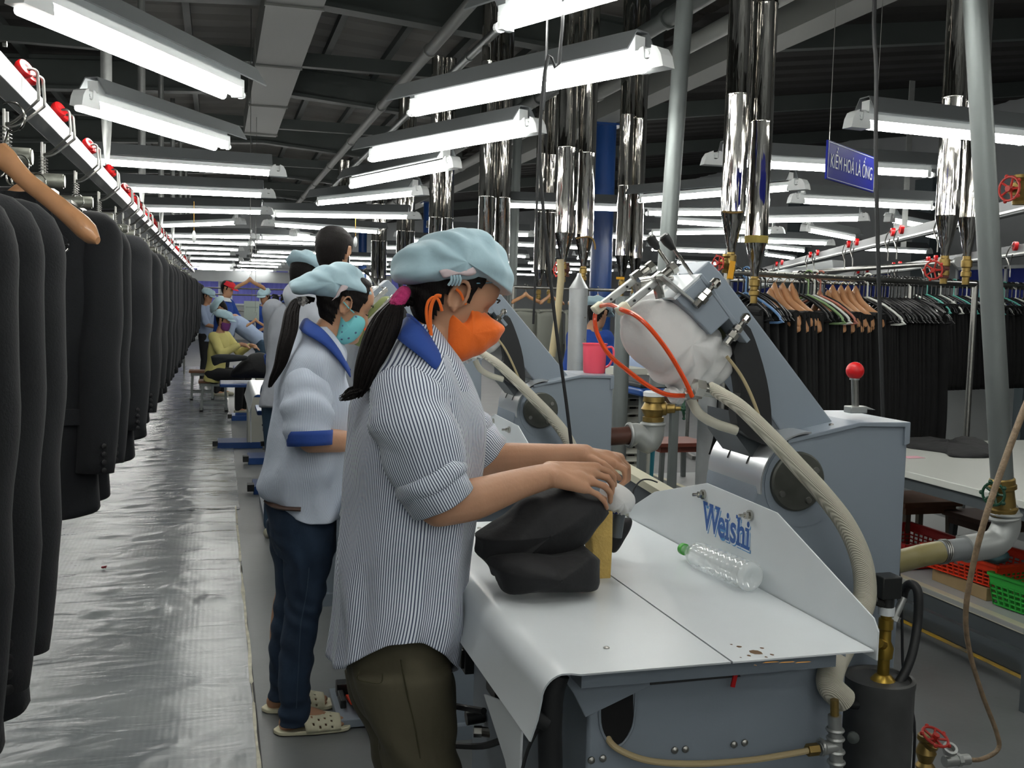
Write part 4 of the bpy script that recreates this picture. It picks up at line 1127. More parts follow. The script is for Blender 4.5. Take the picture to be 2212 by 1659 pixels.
# yoke over the shoulders, stripes at a slant
yk = loft_rows(rows1([(699, 871, 936, .056), (722, 861, 949, .087), (748, 844, 963, .138), (785, 811, 985, .178), (832, 783, 1003, .191)], Y1), Y1, n=100, uvfun=lambda P, t, s: (P.x*.82-P.z*.57, P.z), off=.0035)
obj('yoke', yk, M_SHIRT, shirt, sharp=180)
def w2(P, a, s):
    return .007*math.sin(s*16+a*2+nz(P, 7)*4)*(.3+s*.7)*(1 if s < .9 else .4)+.008*nz(P, 8)
sl = obj('sleeve', cloth_tube([OY(888, 835, 2.06), OY(883, 872, 2.00), OY(905, 950, 1.955), OY(938, 1045, 1.95)], [.045, .078, .083, .082, .07], wr=w2, ov=.9), M_SHIRT, shirt, sharp=180, solid=.002)
# rolled cuff
def cuff(name, A, B, r0, r1, par, n=48):
    A, B = V(A), V(B); d = (B-A).normalized(); L = (B-A).length
    pr = [(0, r0*.93), (.002, r0), (L*.3, r0*1.03), (L*.62, r1*1.04), (L*.95, r1*1.01), (L, r1*.96), (L-.004, r1*.88), (L*.5, r0*.86)]
    x, y, dd = frame_of(d); vs = []; uv = []
    for i, (h, r) in enumerate(pr):
        for j in range(n+1):
            a = 2*math.pi*j/n; rr = r*(1+.03*math.sin(a*5+i)+.02*math.sin(a*3)); vs.append(A+dd*h+rr*(math.cos(a)*x+math.sin(a)*y*.92)); uv.append((h+a*.0, a))
    m = MB(); m.v = vs; m.uv = [(a[1]*r0*1.0, a[0]) for a in uv]
    m.f = [(i*(n+1)+j, (i+1)*(n+1)+j, (i+1)*(n+1)+j+1, i*(n+1)+j+1) for i in range(len(pr)-1) for j in range(n)]
    return obj(name, m, M_SHIRT, par, sharp=180, solid=.002)
cuff('rolled_cuff', OY(926, 1025, 1.952), OY(958, 1085, 1.95), .074, .071, sl)
cuff('cuff_fold', OY(922, 1012, 1.952), OY(940, 1045, 1.95), .077, .079, sl)
sl2 = obj('sleeve', cloth_tube([OY(915, 815, 2.27), OY(935, 850, 2.32), OY(985, 920, 2.345), OY(1030, 965, 2.34)], [.05, .078, .076, .066], wr=w2, ov=.9), M_SHIRT, shirt, sharp=180, solid=.002)
cuff('rolled_cuff', OY(1020, 950, 2.34), OY(1058, 985, 2.335), .068, .062, sl2)
# front placket and button
pts = [OY(a, b, Y1-.03) for a, b in ((985, 815), (1000, 855), (1012, 900))]
# collar
up = [(978, 800, 2.06), (945, 752, 2.035), (915, 712, 2.055), (893, 690, 2.105), (882, 684, 2.15), (893, 690, 2.195), (915, 712, 2.245), (945, 752, 2.265), (978, 800, 2.24)]
lo = [(992, 838, 2.015), (960, 818, 1.975), (915, 776, 1.975), (868, 740, 2.03), (857, 728, 2.15), (868, 740, 2.27), (915, 776, 2.325), (960, 818, 2.325), (992, 838, 2.285)]
U = catmull([OY(*p) for p in up], 5); Lw = catmull([OY(*p) for p in lo], 5)
P = []
for k in range(6):
    t = k/5; P.append([u.lerp(l, t)+V((0, math.copysign(.012*math.sin(t*math.pi), u.y-2.15), .008*math.sin(t*math.pi))) for u, l in zip(U, Lw)])
obj('collar', MB().grid(P), M_COLLAR, shirt, sharp=180, solid=.004)
Lb = catmull([OY(a, b+8, y) for a, b, y in up], 5); Ub = catmull([OY(a-3, b-7, y) for a, b, y in up], 5)
obj('collar_stand', MB().grid([Ub, Lb]), M_COLLAR, shirt, sharp=180, solid=.004)
# chest pocket hint + buttons on the open front
for a, b in ((985, 868), (1000, 945)):
    p = OY(a, b, 2.0); 
# trousers
m = MB()
hz = OY(860, 1395, Y1)
def ring_loft(mm, rows, yc, n=28, p=.9):
    rs = []
    A = catmull([V(r[:3]) for r in rows], 4); B = catmull([V((r[3], r[4] if len(r) > 4 else 0, 0)) for r in rows], 4)
    for a, b in zip(A, B):
        xc = (a.x+a.y)/2; ax = (a.y-a.x)/2
        rs.append([V((xc+ax*math.copysign(abs(math.cos(t))**p, math.cos(t)), yc+b.y+b.x*math.copysign(abs(math.sin(t))**p, math.sin(t)), a.z)) for t in [2*math.pi*i/n for i in range(n)]])
    mm.rings(rs)
ring_loft(m, rows1([(1290, 745, 955, .15), (1350, 742, 962, .16), (1420, 745, 970, .18), (1480, 758, 974, .185), (1530, 785, 976, .18)], Y1), Y1)
for yy, dx in ((2.055, 8), (2.25, -8)):
    rr = rows1([(1440, 752+dx, 968+dx, .088), (1500, 770+dx, 972+dx, .09), (1580, 800+dx, 976+dx, .088), (1659, 822+dx, 980+dx, .084)], yy)
    x0, x1 = rr[-1][0], rr[-1][1]
    rr += [(x0+.02, x1-.0, .47, .076), (x0+.02, x1-.03, .3, .07), (x0+.02, x1-.05, .1, .066)]
    ring_loft(m, rr, yy)
def tdef(p):
    k = .004*math.sin(p.z*46+p.x*34+nz(p, 6)*5)*max(0, min(1, (1.0-p.z)*4))+.009*nz(p, 9); c = V((.36, p.y, p.z)); d = (p-c); d.z = 0; d.y = math.copysign(1, p.y-(2.055 if p.y < 2.15 else 2.25))*.04; return p+d.normalized()*k
tr = remeshed('trousers', m, .0065, M_OLIVE, wom, 3, deform=tdef)
def seam(name, px, y, r, material, par):
    return obj(name, MB().tube([OY(a, b, y) for a, b in px], r, 5, smooth=4), material, par)
MSEAM = mat('olive_seam', '35331f', .9)
seam('side_seam', [(866, 1425), (870, 1450), (880, 1500), (894, 1560), (905, 1620), (910, 1662)], 1.968, .0018, MSEAM, tr)
for k in range(1):
    seam('pocket_stitching', [(778, 1447), (772, 1466), (800, 1474), (823, 1474), (826, 1455)], 1.972, .0014, MSEAM, tr)
# ================================================================== the second worker
Y2 = 3.5
w2p = thing('person', 'ponytailed woman in striped shirt, dotted turquoise mask and dark jeans standing behind the near worker', 'person', (.3, 3.5, 0))
mb = MB()
HC2 = OY(744, 662, Y2)
T = head_mb(mb, HC2, R(20), 0, .98)
limb(mb, [OY(690, 770, Y2), OY(700, 735, Y2), OY(722, 700, Y2)], [.06, .052, .052])
for a, b, w, r in ((668, 800, .09, .10), (662, 880, .10, .11), (652, 980, .07, .1), (645, 1070, .08, .105), (650, 1120, .09, .1)):
    c = OY(a, b, Y2); mb.ball(c, (r*.9, w+.04, r*1.1), 16, 10)
limb(mb, [OY(672, 815, 3.35), OY(670, 810, 3.5), OY(680, 815, 3.65)], [.045, .07, .045])
sh = OY(665, 830, 3.33); el = OY(672, 950, 3.29); wr3 = OY(790, 955, 3.36)
limb(mb, [sh, OY(664, 890, 3.30), el], [.05, .045, .042]); limb(mb, [el, el.lerp(wr3, .5), wr3], [.043, .038, .026])
for q in (-.022, -.007, .008, .022): finger(mb, [wr3+V((.01, q*.5, 0)), wr3+V((.085, q, -.005)), wr3+V((.12, q, -.02)), wr3+V((.13, q, -.045))], .0085)
limb(mb, [wr3, wr3+V((.075, 0, -.004))], [.026, .032]); finger(mb, [wr3+V((.02, .03, 0)), wr3+V((.06, .045, -.01)), wr3+V((.09, .045, -.02))], .0095)
sh = OY(695, 830, 3.67); el = OY(715, 940, 3.70); wr4 = OY(800, 945, 3.62)
limb(mb, [sh, OY(700, 890, 3.70), el], [.05, .045, .042]); limb(mb, [el, el.lerp(wr4, .5), wr4], [.043, .038, .026]); limb(mb, [wr4, wr4+V((.08, 0, -.01))], [.026, .03])
for q in (-.022, -.007, .008, .022): finger(mb, [wr4+V((.06, q, 0)), wr4+V((.11, q, -.015)), wr4+V((.125, q, -.04))], .0085)
feet = []
for (kx, ky, ax_, ay, yy, tx, ty, hx) in ((655, 1330, 640, 1545, 3.42, 735, 1582, 662), (618, 1300, 612, 1490, 3.62, 700, 1512, 640)):
    hp = OY(hx, 1130, yy); kn_ = OY(kx, ky, yy); an = OY(ax_, ay, yy); hl = V((an.x-.03, yy, .035)); toe = OY(tx, ty, yy); toe.z = .028
    limb(mb, [hp, hp.lerp(kn_, .5)+V((.01, 0, 0)), kn_], [.055, .05, .042]); limb(mb, [kn_, kn_.lerp(an, .4)+V((-.01, 0, 0)), an], [.046, .044, .03])
    limb(mb, [hl, hl.lerp(toe, .35)+V((0, 0, .02)), hl.lerp(toe, .75), toe], [.03, .034, .026, .014])
    for q in range(5): capsule(mb, toe+V((-.03, -.026+.013*q, .0)), toe+V((.002-.004*q*q*.3, -.026+.013*q, -.004)), .0085-.0006*q)
    feet.append((hl, toe, yy))
body2 = remeshed('body', mb, .0055, M_SKIN, w2p, 4)
# cap
capc2 = OY(715, 610, Y2)
def capfold2(p, d, u):
    q = p-capc2; k = .0045*math.sin(q.x*55+q.z*90+math.sin(q.x*30)*1.4+u*3)+.005*nz(p, 8)+.0018*math.sin(q.x*140+q.z*40+u*6)
    return p+q.normalized()*k
cap2 = soft('cap', [(623, 620), (626, 610), (647, 598), (674, 583), (710, 570), (737, 566), (765, 574), (783, 600), (795, 620), (799, 637), (788, 636), (765, 634), (742, 636), (728, 645), (708, 650), (692, 643), (674, 636), (650, 636), (632, 632)], Y2, .105, M_CAP, w2p, power=2.6, res=130, fold=capfold2, rings=14)
yy = Y2-.1
obj('cap_lining', inflate([OY(a, b, yy) for a, b in ((724, 642), (730, 628), (740, 614), (752, 618), (748, 626), (738, 630), (730, 640), (716, 650))], yy, .006, rings=4, res=36), MATS['pinkish_lining'], cap2, sharp=180)
hair2 = obj('hair', head_shell(HC2, R(20), 0, .98, .008, lambda x, y, z: (x < -.022 and z > -.092-x*.2) or (z > .030 and x < .05) or (-.02 <= x < .028 and z > .022) or (.012 < x < .04 and z > -.004-(.04-x)*.0) , wave=.0012), M_HAIR, w2p, sharp=180, solid=.003)
obj('hair_bow', MB().rings([[OY(a, b, yv) for a, b in ((640, 641), (660, 640), (668, 650), (655, 662), (645, 658))] for yv in (3.44, 3.55)]), mat('white_black_ribbon', '8a8784', .8, color2='1c1c1e', vscale=60), hair2)
obj('ponytail', bundle([OY(a, b, y) for a, b, y in ((668, 650, 3.5), (645, 648, 3.49), (632, 670, 3.46), (626, 710, 3.42), (617, 745, 3.40), (606, 785, 3.40), (592, 815, 3.41), (583, 835, 3.42))], [.02, .018, .022, .026, .024, .02, .014, .006], n=80, r=.005, flat=.8, seed=4), M_HAIR, w2p, sharp=180)
mc2 = OY(752, 708, Y2)
m_dot = bpy.data.materials.new('turquoise_dotted_cloth'); m_dot.use_nodes = True
nt = m_dot.node_tree; b_ = nt.nodes['Principled BSDF']; b_.inputs['Roughness'].default_value = .85
tc = nt.nodes.new('ShaderNodeTexCoord'); vo = nt.nodes.new('ShaderNodeTexVoronoi'); vo.inputs['Scale'].default_value = 42; vo.inputs['Randomness'].default_value = .35
nt.links.new(tc.outputs['Object'], vo.inputs['Vector']); cr = nt.nodes.new('ShaderNodeValToRGB')
cr.color_ramp.elements[0].position = .16; cr.color_ramp.elements[0].color = srgb('4a5a7a'); cr.color_ramp.elements[1].position = .2; cr.color_ramp.elements[1].color = srgb('6bb8be')
nt.links.new(vo.outputs['Distance'], cr.inputs[0]); nt.links.new(cr.outputs[0], b_.inputs['Base Color'])
mask2 = soft('face_mask', [(726, 674), (731, 688), (745, 690), (757, 679), (766, 672), (779, 680), (787, 694), (784, 709), (774, 725), (758, 739), (737, 744), (718, 739), (723, 722), (726, 700)], Y2, .079, m_dot, w2p, power=3.4, res=90, rings=10)
obj('mask_loop', MB().tube([OY(a, b, 3.415) for a, b in ((742, 652), (752, 664), (765, 676))], .0022, 6, smooth=4), mat('turquoise_cord', '6bb8be', .8), mask2)
obj('eyelashes', MB().tube([T(.086, -.018, .002), T(.083, -.030, -.002), T(.074, -.043, -.001)], .0018, 6, smooth=4), M_HAIR, body2)
obj('eyebrow', MB().tube([T(.092, -.010, .031), T(.090, -.026, .036), T(.080, -.044, .033)], .0018, 6, smooth=4), M_HAIR, body2)
ROW2 = [(705, 652, 708, .055), (722, 645, 725, .085), (745, 633, 737, .135), (775, 615, 745, .175), (830, 595, 749, .19), (890, 583, 752, .19), (960, 572, 748, .178), (1030, 562, 740, .178), (1075, 566, 734, .185), (1108, 592, 730, .18)]
hem2 = lambda c, q: -.05*max(0, -c)**1.2+.0*max(0, c)
def w3(P, c, q, s):
    a = math.atan2(q, c)
    k = .009*math.sin(P.z*22-P.x*26+nz(P, 4)*4)*min(1, s*2)+.012*nz(P, 5, 9)*min(1, s*2.5)+.006*math.sin(a*8+P.z*6)
    k += .012*math.sin((P.z-P.x*.8)*30)*max(0, s-.6)*2
    return k
shirt2 = obj('shirt', loft_rows(rows1(ROW2, Y2), Y2, n=110, wr=w3, hem=hem2, circ=.98), M_SHIRT2, w2p, sharp=180, solid=.002)
sl = obj('sleeve', cloth_tube([OY(674, 808, 3.42), OY(667, 838, 3.345), OY(664, 890, 3.30), OY(668, 948, 3.28)], [.045, .074, .08, .072], wr=w2, ov=.95), M_SHIRT2, shirt2, sharp=180, solid=.002)
obj('sleeve_band', cloth_tube([OY(668, 930, 3.28), OY(669, 962, 3.275)], [.0775, .0735], k=3, ov=.95), M_COLLAR, sl, sharp=180, solid=.003)
sl = obj('sleeve', cloth_tube([OY(690, 806, 3.58), OY(696, 838, 3.655), OY(704, 880, 3.70), OY(714, 930, 3.71)], [.045, .072, .078, .07], wr=w2, ov=.95), M_SHIRT2, shirt2, sharp=180, solid=.002)
obj('sleeve_band', cloth_tube([OY(712, 915, 3.71), OY(716, 945, 3.71)], [.0755, .0725], k=3, ov=.95), M_COLLAR, sl, sharp=180, solid=.003)
up = [(750, 790, 3.40), (730, 752, 3.38), (700, 715, 3.39), (672, 694, 3.45), (664, 688, 3.5), (672, 694, 3.55), (700, 715, 3.58), (732, 752, 3.58), (757, 800, 3.55)]
lo = [(757, 815, 3.37), (735, 782, 3.325), (700, 746, 3.33), (657, 720, 3.39), (647, 708, 3.5), (655, 715, 3.58), (690, 735, 3.62), (718, 765, 3.62), (733, 790, 3.6)]
U = catmull([OY(*p) for p in up], 5); Lw = catmull([OY(*p) for p in lo], 5)
P = [[u.lerp(l, k/5)+V((0, math.copysign(.01*math.sin(k/5*math.pi), u.y-Y2), .01*math.sin(k/5*math.pi))) for u, l in zip(U, Lw)] for k in range(6)]
obj('collar', MB().grid(P), M_COLLAR, shirt2, sharp=180, solid=.004)
# jeans
m = MB()
ring_loft(m, rows1([(1060, 572, 725, .16), (1100, 574, 728, .172), (1150, 583, 726, .175), (1190, 592, 722, .17)], Y2), Y2)
for yy, cols_ in ((3.415, [(1130, 600, 724, .088), (1200, 612, 718, .085), (1270, 616, 706, .074), (1335, 612, 690, .063), (1400, 606, 680, .06), (1480, 601, 670, .052), (1535, 602, 668, .05), (1562, 602, 668, .05)]),
                  (3.6, [(1120, 573, 690, .088), (1200, 588, 680, .082), (1270, 596, 668, .072), (1330, 590, 650, .062), (1400, 582, 640, .058), (1460, 581, 638, .052), (1508, 580, 632, .05)])):
    ring_loft(m, rows1(cols_, yy), yy)
def jdef(p):
    yc = 3.415 if p.y < 3.5 else 3.6; d = V((.5*(p.x-.28), p.y-yc, 0)); d = d.normalized() if d.length > 1e-4 else d
    k = .003*math.sin(p.z*60+p.x*40+nz(p, 7)*7)+.007*nz(p, 12)+.004*math.sin(p.z*120+nz(p, 9)*4)*max(0, .2-p.z)*5
    return p+d*k
jn = remeshed('jeans', m, .007, M_JEANS, w2p, 3, deform=jdef)
obj('belt', MB().tube([OY(a, b, y) for a, b, y in ((578, 1082, 3.45), (592, 1092, 3.37), (615, 1098, 3.33), (650, 1100, 3.32))], .014, 8, smooth=4, flat=.5), mat('brown_leather', '3a2418', .5), jn)
seam('side_seam', [(655, 1120), (668, 1200), (662, 1280), (650, 1350), (645, 1440), (640, 1530)], 3.335, .0016, mat('denim_seam', '2f3f50', .9), jn)
# slippers
M_SLIP = mat('cream_rubber', 'd0ccb0', .6, bump=.05)
for i, (hl, toe, yy) in enumerate(feet):
    t = thing('slipper', ['cream perforated slipper on the nearer foot of the jeans wearer', 'cream perforated slipper on the farther foot of the jeans wearer'][i], 'slipper', (hl.x, yy, 0))
    d = V((toe.x-hl.x, 0, 0)); L_ = d.length+.085; x0 = hl.x-.045
    def outl(s, ex=0):   # s 0..1 along foot -> half width
        return (.033+.016*math.sin(min(1, s*1.15)*math.pi*.5)-(.03*max(0, s-.8)/.2)**1.5*2.2 if s < .985 else .022)+ex
    pts = []; n = 16
    for k in range(n+1): s = k/n; w = (.034+.014*math.sin(s*math.pi*.75)); w *= math.sqrt(max(0.02, 1-((s-.5)/.5)**8)); pts.append((x0+L_*s, w))
    ol = [V((x, yy-w, 0.003)) for x, w in pts]+[V((x, yy+w, .003)) for x, w in pts[::-1]]
    sole = MB().prism(ol, (0, 0, .014)); 
    obj('sole', sole, M_SLIP, t, bevel=.003)
    # upper: band arched over the instep, with perforations shown as real holes
    P = []; nu, nv = 18, 20
    for a in range(nu+1):
        u = a/nu; x = x0+L_*(.40+.44*u); row = []
        for b in range(nv+1):
            th = math.pi*b/nv; w = .050-.004*u; hgt = .068-.034*u
            row.append(V((x-.02*math.sin(th)*(1-u), yy-w*math.cos(th), .012+hgt*math.sin(th)**.8)))
        P.append(row)
    g = MB().grid(P)
    random.seed(i)
    g.f = [f for k, f in enumerate(g.f) if not ((k//nv) % 3 == 1 and (k % nv) % 3 == (1 if (k//nv) % 2 else 2) and 1 < k//nv < 16)]
    obj('upper', g, M_SLIP, t, solid=.004, sharp=180)

# ================================================================== foot pedals beside the workers
for (px, py, lab, rz, col_) in ((800, 1540, 'grey foot pedal with red tread plate beside the near worker', 0, 1), (712, 1290, 'grey foot pedal with red plate by the second press', 0, 1)):
    p = OZ(px-12, py, 0) if py > 1400 else V((.62, 4.35, 0))
    t = thing('foot_pedal', lab, 'pedal', tuple(p))
    p = p-V((.035, 0, 0))
    obj('pedal_frame', MB().box(p+V((0, .02, .02)), (.15, .30, .03)), M_MACH, t, bevel=.003)
    obj('pedal_plate', MB().box(p+V((.01, -.02, .062)), (.075, .15, .012), Matrix.Rotation(R(-12), 3, 'X')), mat('red_orange_plate', 'd23a1a', .45), t, bevel=.002)
    m = MB().box(p+V((-.01, .11, .055)), (.09, .05, .05)); m.box(p+V((-.045, .02, .05)), (.02, .1, .03)); obj('pedal_switch', m, MATS['black_plastic'], t, bevel=.003)
    m = MB().cyl(p+V((-.02, -.03, .07)), p+V((.05, -.03, .07)), .004, n=8); obj('pedal_spring', m, M_CHROME, t)

# ================================================================== workers further back
def ell(mb, cs, rx, ry, rot, up, n=20):
    fx = rot @ V((up.z, 0, -up.x)); fy = rot @ V((0, 1, 0)); rs = []
    C_ = catmull([V(c) for c in cs], 5); X_ = catmull([V((a, b, 0)) for a, b in zip(rx, ry)], 5)
    for c, e in zip(C_, X_): rs.append([c+fx*e.x*math.cos(t)+fy*e.y*math.copysign(abs(math.sin(t))**.85, math.sin(t)) for t in [2*math.pi*i/n for i in range(n)]])
    mb.rings(rs)
def worker(label, loc, yaw, hgt=1.55, lean=0, head_tilt=20, shirt='grey', trousers='denim', capc='blue', mask=None, hands=((.38, -.12, .95), (.38, .12, .95)), sit=False, voxel=.012, sleeve_short=True, cuffs=None, hair=True, collar=None, long_hair=False, headyaw=0, visible_legs=True):
    s = hgt/1.6; rot = Matrix.Rotation(yaw, 3, 'Z'); base = V(loc)
    t = thing('person', label, 'person', tuple(loc))
    G = lambda p: base+rot @ (V(p)*s)
    hip = V((0, 0, .88 if not sit else .52)); th = R(lean)
    up = V((math.sin(th), 0, math.cos(th))); chest = hip+up*.36; neck = hip+up*.53; head = hip+up*.60+V((.03+.05*math.sin(th), 0, .06+.02*math.cos(th)))
    sh = [neck+V((0, sg*.17, 0))-up*.055 for sg in (-1, 1)]; hands = [V(h)/s if True else h for h in hands]
    mb = MB(); head_mb(mb, G(head), R(head_tilt), yaw+headyaw, s*.97)
    limb(mb, [G(neck-up*.06), G(neck+up*.02), G(head-V((.01, 0, .06)))], [.06*s, .052*s, .052*s])
    for f, w, r in ((.45, .10, .1), (.3, .1, .11), (.12, .08, .1), (0, .11, .11)): mb.ball(G(hip+up*f), (r*.85*s, (w+.03)*s, r*s), 14, 8, rot)
    limb(mb, [G(sh[0]), G(chest+up*.1), G(sh[1])], [.04*s, .06*s, .04*s])
    els = []
    for S_, h in zip(sh, hands):
        d = h-S_; L = d.length; b = .28; dn = d.normalized(); k = max(.02, .27**2-(L/2)**2) if L < .54 else .0004
        e = (S_+h)/2+(V((-.2, math.copysign(.5, S_.y), -1)).normalized())*math.sqrt(k); els.append(e)
        limb(mb, [G(S_), G(S_.lerp(e, .5)), G(e)], [.047*s, .043*s, .038*s]); limb(mb, [G(e), G(e.lerp(h, .5)), G(h)], [.038*s, .034*s, .025*s])
        limb(mb, [G(h), G(h+dn*.06)], [.025*s, .03*s])
        for q in (-.02, -.007, .007, .02): finger(mb, [G(h+dn*.05+V((0, q, 0))), G(h+dn*.1+V((0, q, -.01))), G(h+dn*.125+V((0, q, -.03)))], .009*s)
        finger(mb, [G(h+dn*.02), G(h+dn*.05+V((0, -math.copysign(.035, S_.y), -.01))), G(h+dn*.08+V((0, -math.copysign(.035, S_.y), -.02)))], .01*s)
    legs = []
    for sg in (-1, 1):
        hp = hip+V((0, sg*.085, -.02))
        if sit: kn = V((.40, sg*.1, .50)); an = V((.38, sg*.1, .08))
        else: kn = V((.02, sg*.09, .46)); an = V((-.02, sg*.095, .08))
        legs.append((hp, kn, an))
        limb(mb, [G(hp), G(hp.lerp(kn, .5)), G(kn)], [.08*s, .068*s, .05*s]); limb(mb, [G(kn), G(kn.lerp(an, .4)), G(an)], [.048*s, .045*s, .032*s])
        limb(mb, [G(an+V((-.02, 0, -.035))), G(an+V((.07, 0, -.04))), G(an+V((.14, 0, -.055)))], [.03*s, .032*s, .02*s])
    remeshed('body', mb, voxel, M_SKIN, t, 2)
    MC = {'grey': M_GREYSH, 'stripe': M_SHIRT2, 'yellow': mat('yellow_jacket', 'c8c07a', .85, bump=.2, bscale=25), 'navy': mat('blue_sweater', '1c3f8a', .9, bump=.2, bscale=40), 'lblue': mat('pale_blue_shirt', '93a3bd', .88, bump=.2, bscale=25)}
    sm = MB()
    fs_ = (.53, .5, .44, .36, .24, .12, .0, -.12)
    ell(sm, [G(hip+up*f) for f in fs_], [k*s for k in (.055, .075, .098, .112, .112, .105, .115, .12)], [k*s for k in (.06, .11, .16, .175, .168, .155, .165, .172)], rot, up)
    limb(sm, [G(sh[0]), G(chest+up*.1), G(sh[1])], [.052*s, .06*s, .052*s])
    for S_, e, h in zip(sh, els, hands):
        if sleeve_short: limb(sm, [G(S_), G(S_.lerp(e, .5)), G(S_.lerp(e, .88))], [.066*s, .068*s, .064*s])
        else: limb(sm, [G(S_), G(S_.lerp(e, .5)), G(e)], [.064*s, .062*s, .055*s]); limb(sm, [G(e), G(e.lerp(h, .85))], [.054*s, .04*s])
    so = remeshed('shirt', sm, voxel, MC[shirt], t, 3, deform=lambda p: p+V((1, 1, 0))*.008*nz(p, 12))
    if sleeve_short and cuffs:
        for S_, e in zip(sh, els):
            A = G(S_.lerp(e, .86)); B = G(S_.lerp(e, 1.0)); obj('sleeve_band', cloth_tube([A, B], [.073*s, .071*s], k=3, n=24), M_COLLAR, so, sharp=180, solid=.004)
    if collar:
        c = G(neck+up*.0); obj('collar', MB().lathe(c-up*.03, up, [(0, .1*s), (.03, .075*s), (.055, .062*s)], 20, caps=False), collar, so, sharp=180, solid=.006)
    tm = MB()
    for f, r in ((.02, .11), (-.06, .12)): tm.ball(G(hip+V((0, 0, f))), (r*s, .15*s, .1*s), 14, 8, rot)
    for hp, kn, an in legs: limb(tm, [G(hp), G(hp.lerp(kn, .5)), G(kn)], [.095*s, .08*s, .064*s]); limb(tm, [G(kn), G(kn.lerp(an, .5)), G(an)], [.062*s, .058*s, .05*s])
    remeshed('trousers', tm, voxel, {'denim': mat('mid_denim', '2c4256', .85), 'black': mat('black_trousers', '1b1c1f', .85), 'teal': mat('teal_cotton', '3b98ad', .85)}[trousers], t, 2)
    sho = MB()
    for hp, kn, an in legs: limb(sho, [G(an+V((-.03, 0, -.05))), G(an+V((.07, 0, -.052))), G(an+V((.15, 0, -.055)))], [.034*s, .038*s, .025*s])
    obj('shoes', sho, mat('pale_shoes', 'a9a795', .7), t, sharp=180)
    if hair: obj('hair', head_shell(G(head), R(head_tilt), yaw+headyaw, s*.97, .012, hairline, n=40, sub=3), M_HAIR, t, sharp=180, solid=.004)
    if capc:
        cm = MB(); q = Matrix.Rotation(yaw+headyaw, 3, 'Z') @ Matrix.Rotation(R(head_tilt), 3, 'Y')
        Hc = G(head); P = lambda x, y, z: Hc+q @ (V((x, y, z))*s)
        mt = M_CAP if capc == 'blue' else mat('red_cap', 'c51f2c', .8)
        rr = []
        big = capc == 'blue'
        for k in range(9):
            a = math.pi/2*k/8; z = .035+(.095 if big else .085)*math.sin(a); w = ((.125 if big else .098)*math.cos(a)**.6 if k < 8 else .004)
            if k == 0: w *= .84
            rr.append([P(-.02*(1 if big else 0)+w*1.08*math.cos(t_)+(.012*math.sin(t_*5+k) if big else 0)*.5, w*math.sin(t_)*.93, z+(.006*math.sin(t_*4+k) if big else 0)) for t_ in [2*math.pi*i/24 for i in range(24)]])
        cm.rings(rr); co = obj('cap', cm, mt, t, sharp=180)
        bm_ = MB(); A = [P(.07+.03*math.cos(a_), .075*math.sin(a_), .045) for a_ in [R(-80+16*i) for i in range(11)]]; B = [P(.085+.075*math.cos(a_), .085*math.sin(a_), .028) for a_ in [R(-80+16*i) for i in range(11)]]
        bm_.grid([A, B]); obj('cap_brim', bm_, mt, co, sharp=180, solid=.005)
    if mask: obj('face_mask', head_shell(G(head), R(head_tilt), yaw+headyaw, s*.97, .014, lambda x, y, z: x > .012 and -.112 < z < -.012+.25*(x-.05)*0, n=40, sub=3), mask, t, sharp=180, solid=.004)
    return t
purple = mat('purple_cloth', '6a3570', .85)
def P3(px, y): p = OY(px, 700, y); return (p.x, y, 0)
worker('worker in grey shirt with blue cuffs and cap, leaning, just left of the jeans wearer', P3(625, 6.3), R(55), 1.66, lean=12, shirt='grey', trousers='denim', cuffs=True, collar=M_COLLAR, hands=((.3, -.16, .98), (.36, .12, .98)), voxel=.009, head_tilt=30)
worker('tall bare-headed worker with black hair seen above the second cap', P3(705, 5.4), R(60), 1.76, lean=4, shirt='grey', trousers='black', capc=None, cuffs=True, voxel=.009, head_tilt=15)
worker('seated worker in yellow jacket, pale blue cap and purple mask', P3(465, 13.4), R(-28), 1.56, lean=8, shirt='yellow', trousers='black', mask=purple, sit=True, sleeve_short=False, hands=((.40, -.1, .88), (.42, .14, .86)), head_tilt=15)
worker('standing worker in blue sweater and red cap behind the yellow jacket', P3(478, 15.6), R(-25), 1.62, lean=6, shirt='navy', trousers='black', capc='red', sleeve_short=False, collar=M_WHITE, hands=((.42, -.15, .98), (.42, .15, .98)), head_tilt=20, mask=None)
worker('worker in pale blue shirt bending over the blue ironing table', P3(566, 14.0), R(178), 1.58, lean=52, shirt='lblue', trousers='denim', sleeve_short=False, hands=((.58, -.12, .92), (.6, .14, .9)), head_tilt=55)
worker('worker with pale blue cap only, far behind the red capped one', P3(447, 17.6), R(-40), 1.5, shirt='lblue', trousers='black')
worker('small capped worker far down the hall, left of the hanging card', P3(572, 17.0), R(-120), 1.52, shirt='navy', trousers='black')
worker('worker in blue top behind the second press, seen between machines', P3(1240, 7.3), R(30), 1.5, lean=25, shirt='navy', trousers='black', voxel=.012, hands=((.4, -.1, .9), (.4, .1, .9)))
worker('worker in teal trousers standing beyond the middle grey pipe', (2.38, 5.6, 0), R(20), 1.5, lean=8, shirt='lblue', trousers='teal', cuffs=True, hands=((.36, -.16, .95), (.36, .14, .95)))
